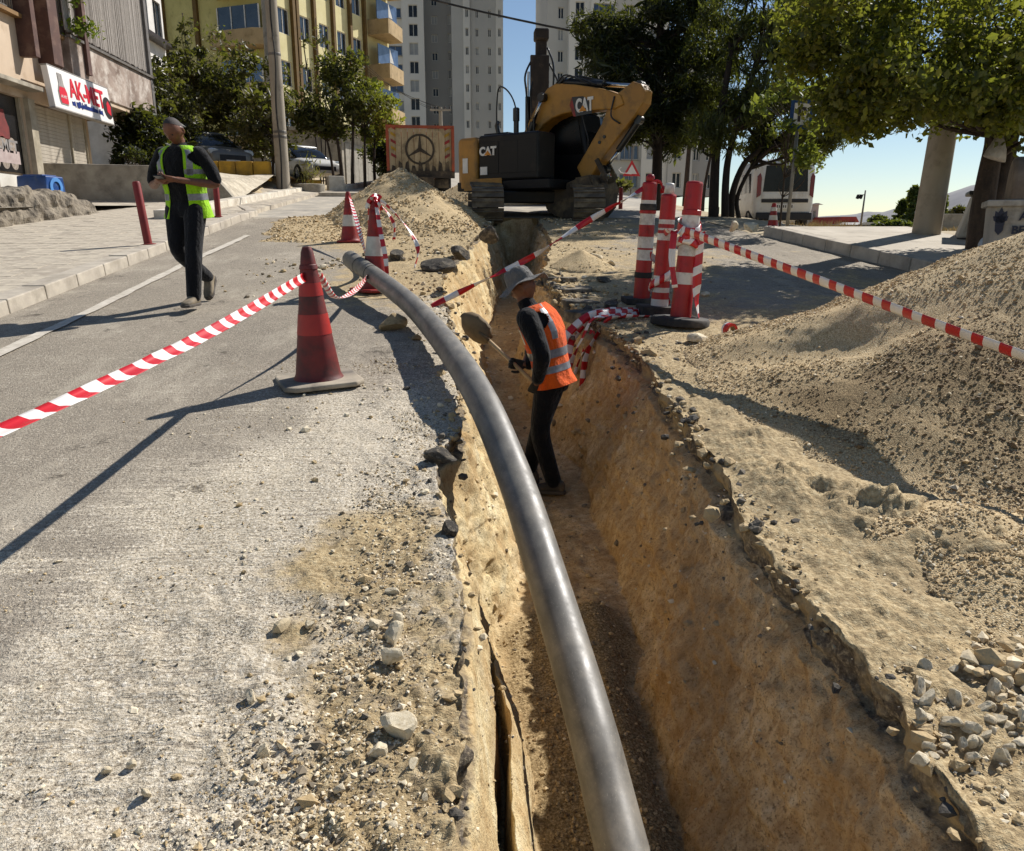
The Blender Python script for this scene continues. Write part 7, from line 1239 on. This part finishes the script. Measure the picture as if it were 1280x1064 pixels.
b=MB(); b.tube([(-.5,-.05,hz+.1),(-.62,-.05,hz),(-.5,-.05,hz-.14),(0,-.05,hz-.2)],.025,6); b.build('lamp_hook',M_SW,t)
# ---- waste containers
M_CONT=mat('dirty_white_container','#b9b2a6','#9a9387',2.5,.7,bmp=.15,bscale=30,dirt='#5f564a',dirt_amt=.4,dscale=3,sc=(1,1,.35)); M_LID=mat('brown_stained_lid','#8f7f6c','#6b5a48',3,.7,dirt='#4d3d2e',dirt_amt=.5); M_NAVY=mat('navy_lettering','#23283d','#1b1f30',5,.6,bmp=0)
cx,cy=6.27,9.0; t=root('waste_container','dirty white municipal waste container with a crest and navy lettering behind the gravel heap','waste container',(cx,cy,gz(cx,cy)),R(-31)); rim=W(1240,251,9).z-gz(cx,cy)
b=MB(); b.loft([((.68,.45,.16),(.60,0,0),(0,.38,0)),((.68,.45,.30),(.66,0,0),(0,.42,0)),((.68,.45,rim-.06),(.68,0,0),(0,.46,0))],32,e=7); b.build('bin_body',M_CONT,t); b=MB(); b.box((.68,.45,rim-.03),(1.44,1.0,.075)); b.build('rim',M_CONT,t,bevel=.015)
b=MB(); V=[]; n=16
for i in range(n+1):
    a=math.pi*i/n
    for x in(.19,1.3): V.append((x,.45-math.cos(a)*.44,rim+.01+math.sin(a)*.50))
b.add(V,[(2*i,2*i+1,2*i+3,2*i+2) for i in range(n)]+[tuple(2*i for i in range(n+1)),tuple(2*i+1 for i in range(n,-1,-1))]); b.build('domed_lid',M_LID,t,'auto',bevel=.05)
txt('ART',.14,t,(.30,-.020,rim-.22),(R(90),0,0),M_NAVY,ext=.004,bold=.004); txt('BELEDİYESİ',.125,t,(.24,-.020,rim-.37),(R(90),0,0),M_NAVY,ext=.004,bold=.004)
em=MB(); 
for a,l in ((90,.17),(65,.14),(115,.14),(40,.10),(140,.10)): em.prism([(-.022,0),(.022,0),(.03,l*.6),(0,l),(-.03,l*.6)],(.115,-.018,rim-.24),(math.sin(R(a)),0,-math.cos(R(a))),(math.cos(R(a)),0,math.sin(R(a))),(0,-.005,0))
em.prism([(-.05,.05),(.05,.05),(.04,-.08),(0,-.13),(-.04,-.08)],(.115,-.018,rim-.26),(1,0,0),(0,0,1),(0,-.005,0)); em.build('crest',M_NAVY,t)
for s in(.12,1.2): b=MB(); b.lathe([(0,-.03),(.07,-.03),(.07,.03),(0,.03)],14,c=(s,.15,.07),M=Euler((0,R(90),0)).to_matrix()); b.build('castor',M_BLK,t)
q=W(1184,312,12.4); t=root('waste_container','ribbed grey waste container on castors half hidden behind the forked trunk','waste container',(q.x,12.2,q.z-.02),R(-30)); h=W(1222,238,12.2).z-q.z
b=MB(); b.prism([(0,.2),(.95,.2),(.88,h-.05),(.17,h-.05)],(0,0,0),(1,0,0),(0,0,1),(0,.8,0)); b.build('bin_body',M_CONT,t,bevel=.03)
for k in range(7): x0=.06+k*.13; b=MB(); b.bar((x0,-.012,.30),(x0*.78+.19,-.012,h-.12),.03,.03); b.build('rib',M_CONT,t)
b=MB(); b.box((.52,.4,h-.02),(.86,.9,.07)); b.build('rim',M_CB,t,bevel=.02); b=MB(); b.box((.5,.4,.14),(.98,.8,.12)); b.build('dark_base',M_BLK,t)
for s in(.1,.85): b=MB(); b.lathe([(0,-.03),(.08,-.03),(.08,.03),(0,.03)],14,c=(s,.12,.08),M=Euler((0,R(90),0)).to_matrix()); b.build('castor',M_BLK,t)
# bottle, hanging bag
q=W(1228,322,9.6); t=root('water_bottle','clear plastic bottle with a red cap standing at the foot of the forked tree','bottle',(q.x,9.6,q.z)); b=MB(); b.lathe([(.0,.0),(.065,.0),(.07,.02),(.066,.1),(.07,.17),(.05,.22),(.022,.25),(.022,.27)],16); b.build('bottle_body',mat('cloudy_plastic','#c9cdd0','#aab0b5',9,.15,bmp=0),t,True); b=MB(); b.lathe([(0,.27),(.026,.27),(.026,.30),(0,.305)],12); b.build('cap',M_TR,t)
q=W(1243,199,10.7); t=root('hanging_bag','dirty white cloth bag hanging by its handles on the forked tree trunk','bag',q); M_BAG=clothmat('dirty_white_cloth','#b8b1a7','#8f887d',12)
b=MB(); b.loft([((0,0,-.0),(.165,.02,-.04),(0,.07,0)),((0,0,.03),(.165,.02,-.02),(0,.08,0)),((.01,0,.12),(.13,0,0),(0,.07,0)),((.03,.01,.22),(.085,0,0),(0,.045,0)),((.045,.02,.30),(.045,0,0),(0,.03,0))],22,e=2.6); o=b.build('pouch',M_BAG,t,True)
for s in(-1,1): b=MB(); b.tube(catmull([(.04+s*.03,0,.28),(.05+s*.04,.03,.36),(.05,.10,.42)],5),.012,6); b.build('handle',M_BAG,t)
# ---- dry grass on the far right bank
g=np.random.default_rng(21); n=9000; x=g.uniform(8,22,n); y=g.uniform(15.5,30,n); k=(fbm(x,y,0,.5,3,95)>-.05)&(x>7.2+.0*y); x,y=x[k],y[k]; z=HG(x,y); L=.05+.10*g.random(len(x)); a=g.uniform(0,6.28,len(x)); dx,dy=np.cos(a)*.012,np.sin(a)*.012; lx,ly=g.normal(0,.05,len(x)),g.normal(0,.05,len(x))
V=np.stack([np.stack([x-dx,y-dy,z],1),np.stack([x+dx,y+dy,z],1),np.stack([x+lx,y+ly,z+L],1)],1).reshape(-1,3); o=np_mesh('dry_grass',V,np.arange(len(V)).reshape(-1,3),mat('straw_grass','#bda878','#8f7b50',3,.9,bmp=0)); o['kind']='stuff'
n=5000; x=g.uniform(9,16,n); y=g.uniform(30,42,n); z=HG(x,y); L=.2+.25*g.random(n); a=g.uniform(0,6.28,n); dx,dy=np.cos(a)*.02,np.sin(a)*.02; lx,ly=g.normal(0,.08,n),g.normal(0,.08,n)
V=np.stack([np.stack([x-dx,y-dy,z],1),np.stack([x+dx,y+dy,z],1),np.stack([x+lx,y+ly,z+L],1)],1).reshape(-1,3); o=np_mesh('dry_grass',V,np.arange(len(V)).reshape(-1,3),bpy.data.materials['straw_grass']); o['kind']='stuff'
# ---- far right: lamp, houses, cypresses, bushes
q=W(1075,288,40); t=root('street_lamp','tall thin street lamp with floodlights on the far right skyline','street lamp',(q.x,40,gz(q.x,40))); hz=W(1077,238,40).z-gz(q.x,40); b=MB(); b.tube([(0,0,0),(.07,0,hz)],[.055,.035],10); b.build('pole',M_STEEL,t,True)
for k in range(2): b=MB(); b.box((-.15-.16*k,-.02,hz-.32),(.14,.12,.20),(0,R(20),0)); b.build('floodlight',M_CB,t,bevel=.02)
b=MB(); b.box((-.12,0,hz-.22),(.4,.04,.04)); b.build('bracket',M_STEEL,t)
def hut(label,px0,px1,pyt,pyb,y,wall,roofm,rh,cat='building',depth=5):
    a=W(px0,pyb,y); c=W(px1,pyt,y); w_=c.x-a.x; z0=min(a.z,gz(a.x,y))-.3; t=root('house',label,cat,(a.x,y,z0)); h=c.z-z0; b=MB(); wh=h-rh; n=max(1,int(w_/2.2)); ops=[(w_*(k+.25)/n,w_*(k+.7)/n,wh*.45,wh*.8) for k in range(n)]
    wallgrid(b,0,w_,0,wh,ops,0,.15); b.box((w_/2,depth/2+.16,wh/2),(w_,depth-.3,wh-.01)); b.build('wall',wall,t)
    for o_ in ops: hwin(t,*o_,.12,fr=M_PVC,nm=1)
    b=MB(); b.prism([(-.3,0),(w_+.3,0),(w_-.2,rh),(.2,rh)],(0,-.3,wh),(1,0,0),(0,0,1),(0,depth+.6,0)); b.build('roof',roofm,t); return t
M_RTL=mat('red_roof','#a83a28','#8c2f22',2,.7); hut('small house with a bright red roof on the far right skyline',1046,1071,271,286,70,M_TL,M_RTL,.75); hut('low white roofed shed beside the red roofed house',1073,1106,278,290,66,M_TD,mat('white_roof','#d2cec6','#b9b4aa',2,.7),.2); hut('grey concrete hut on the skyline right of the white van',1013,1024,254,280,75,M_TM,M_TM,.15)
def cyp(label,px,pyt,pyb,y,rpx,seed,lm,cone_=True,name='tree',group='trees on the far right'):
    q=W(px,pyb,y); z=gz(q.x,y); h=W(px,pyt,y).z-z; r=rpx/980*y; g=np.random.default_rng(seed); n=60; zz=g.random(n)**.8; rr=r*(1-zz)**.6 if cone_ else r*np.sqrt(np.clip(1-(zz*2-1)**2,0,1)); a=g.uniform(0,6.28,n); q_=np.sqrt(g.random(n)); P=np.stack([rr*q_*np.cos(a),rr*q_*np.sin(a),.25+zz*(h-.35)],1)
    tree(label,(q.x,y,z),[([(0,0,-.3),(0,0,h*.4),(0,0,h*.8)],.09 if cone_ else .06)],P,2600,.15 if y>45 else .11,lm,seed,M_DBARK,clump=r*.32,cat='tree' if name=='tree' else 'shrub',name=name,group=group)
cyp('dark conical cypress, taller of the pair left of the leaning concrete pole',1137,233,296,58,13,301,L_GRN); cyp('dark cypress, shorter and left of the pair beside the leaning concrete pole',1124,250,296,60,11,302,L_GRN); cyp('slim conifer just right of the leaning concrete pole',1172,236,296,56,9,303,L_GRN); cyp('grey green round bush below the pair of cypresses',1116,278,300,50,20,304,L_GRN,False,'shrub'); cyp('olive rounded tree between leaning pole and ribbed container',1197,258,298,42,16,305,L_OLV,False); cyp('bright bush under the olive tree beside the ribbed container',1192,277,300,36,11,306,L_DUST,False,'shrub'); cyp('low distant bush on the skyline left of the cypresses',1095,270,290,75,12,307,L_GRN,False,'shrub')
cyp('pale green shrub behind the excavator bucket',762,225,262,30,20,308,L_DUST,False,'shrub','shrubs beyond the works'); cyp('small weedy bush behind the bucket and the far marker pole',745,240,262,32,14,309,L_DUST,False,'shrub','shrubs beyond the works')
b=MB(); q=W(1192,292,34); n_=Vector((q.x,34,gz(q.x,34))); b.box((0,0,.3),(3.2,.25,.75)); o=b.build('low_wall',M_CONC,None,loc=n_,bevel=.02); tag(o,'low grey wall between the leaning pole and the ribbed container','wall')
# mesh fence in front of the apartment block
f0,f1=W(800,240,60),W(900,240,60); t=root('mesh_fence','thin wire mesh fence running below the grey apartment block','fence',(f0.x,60,gz(f0.x,60))); L=f1.x-f0.x
for k in range(9): b=MB(); b.tube([(L*k/8,0,0),(L*k/8,0,1.6)],.04,6); b.build('post',M_STEEL,t)
b=MB()
for k in range(5): b.box((L/2,0,.3+k*.3),(L,.015,.015))
o=b.build('wires',M_STEEL,t); o['kind']='stuff'
# trunks seen against the block
for i,(px,y,r) in enumerate([(856,36,.16),(879,30,.08)]):
    q=W(px,255,y); z=gz(q.x,y); g=np.random.default_rng(400+i); h=W(px,150,y).z-z; tree(['pale trunked tree behind the round footed post','thin leaning brown tree beside the dark trunks'][i],(q.x,y,z),[([(0,0,-.2),(.02,0,h*.4),(.1+.3*i,0,h)],r)],blob(g,24,(.1+.3*i,0,h+.4),(1.4,1.2,1.1),shell=.2),1800,.10,L_GRN,400+i,M_BARK,clump=.4,group='thin trees beyond the road')
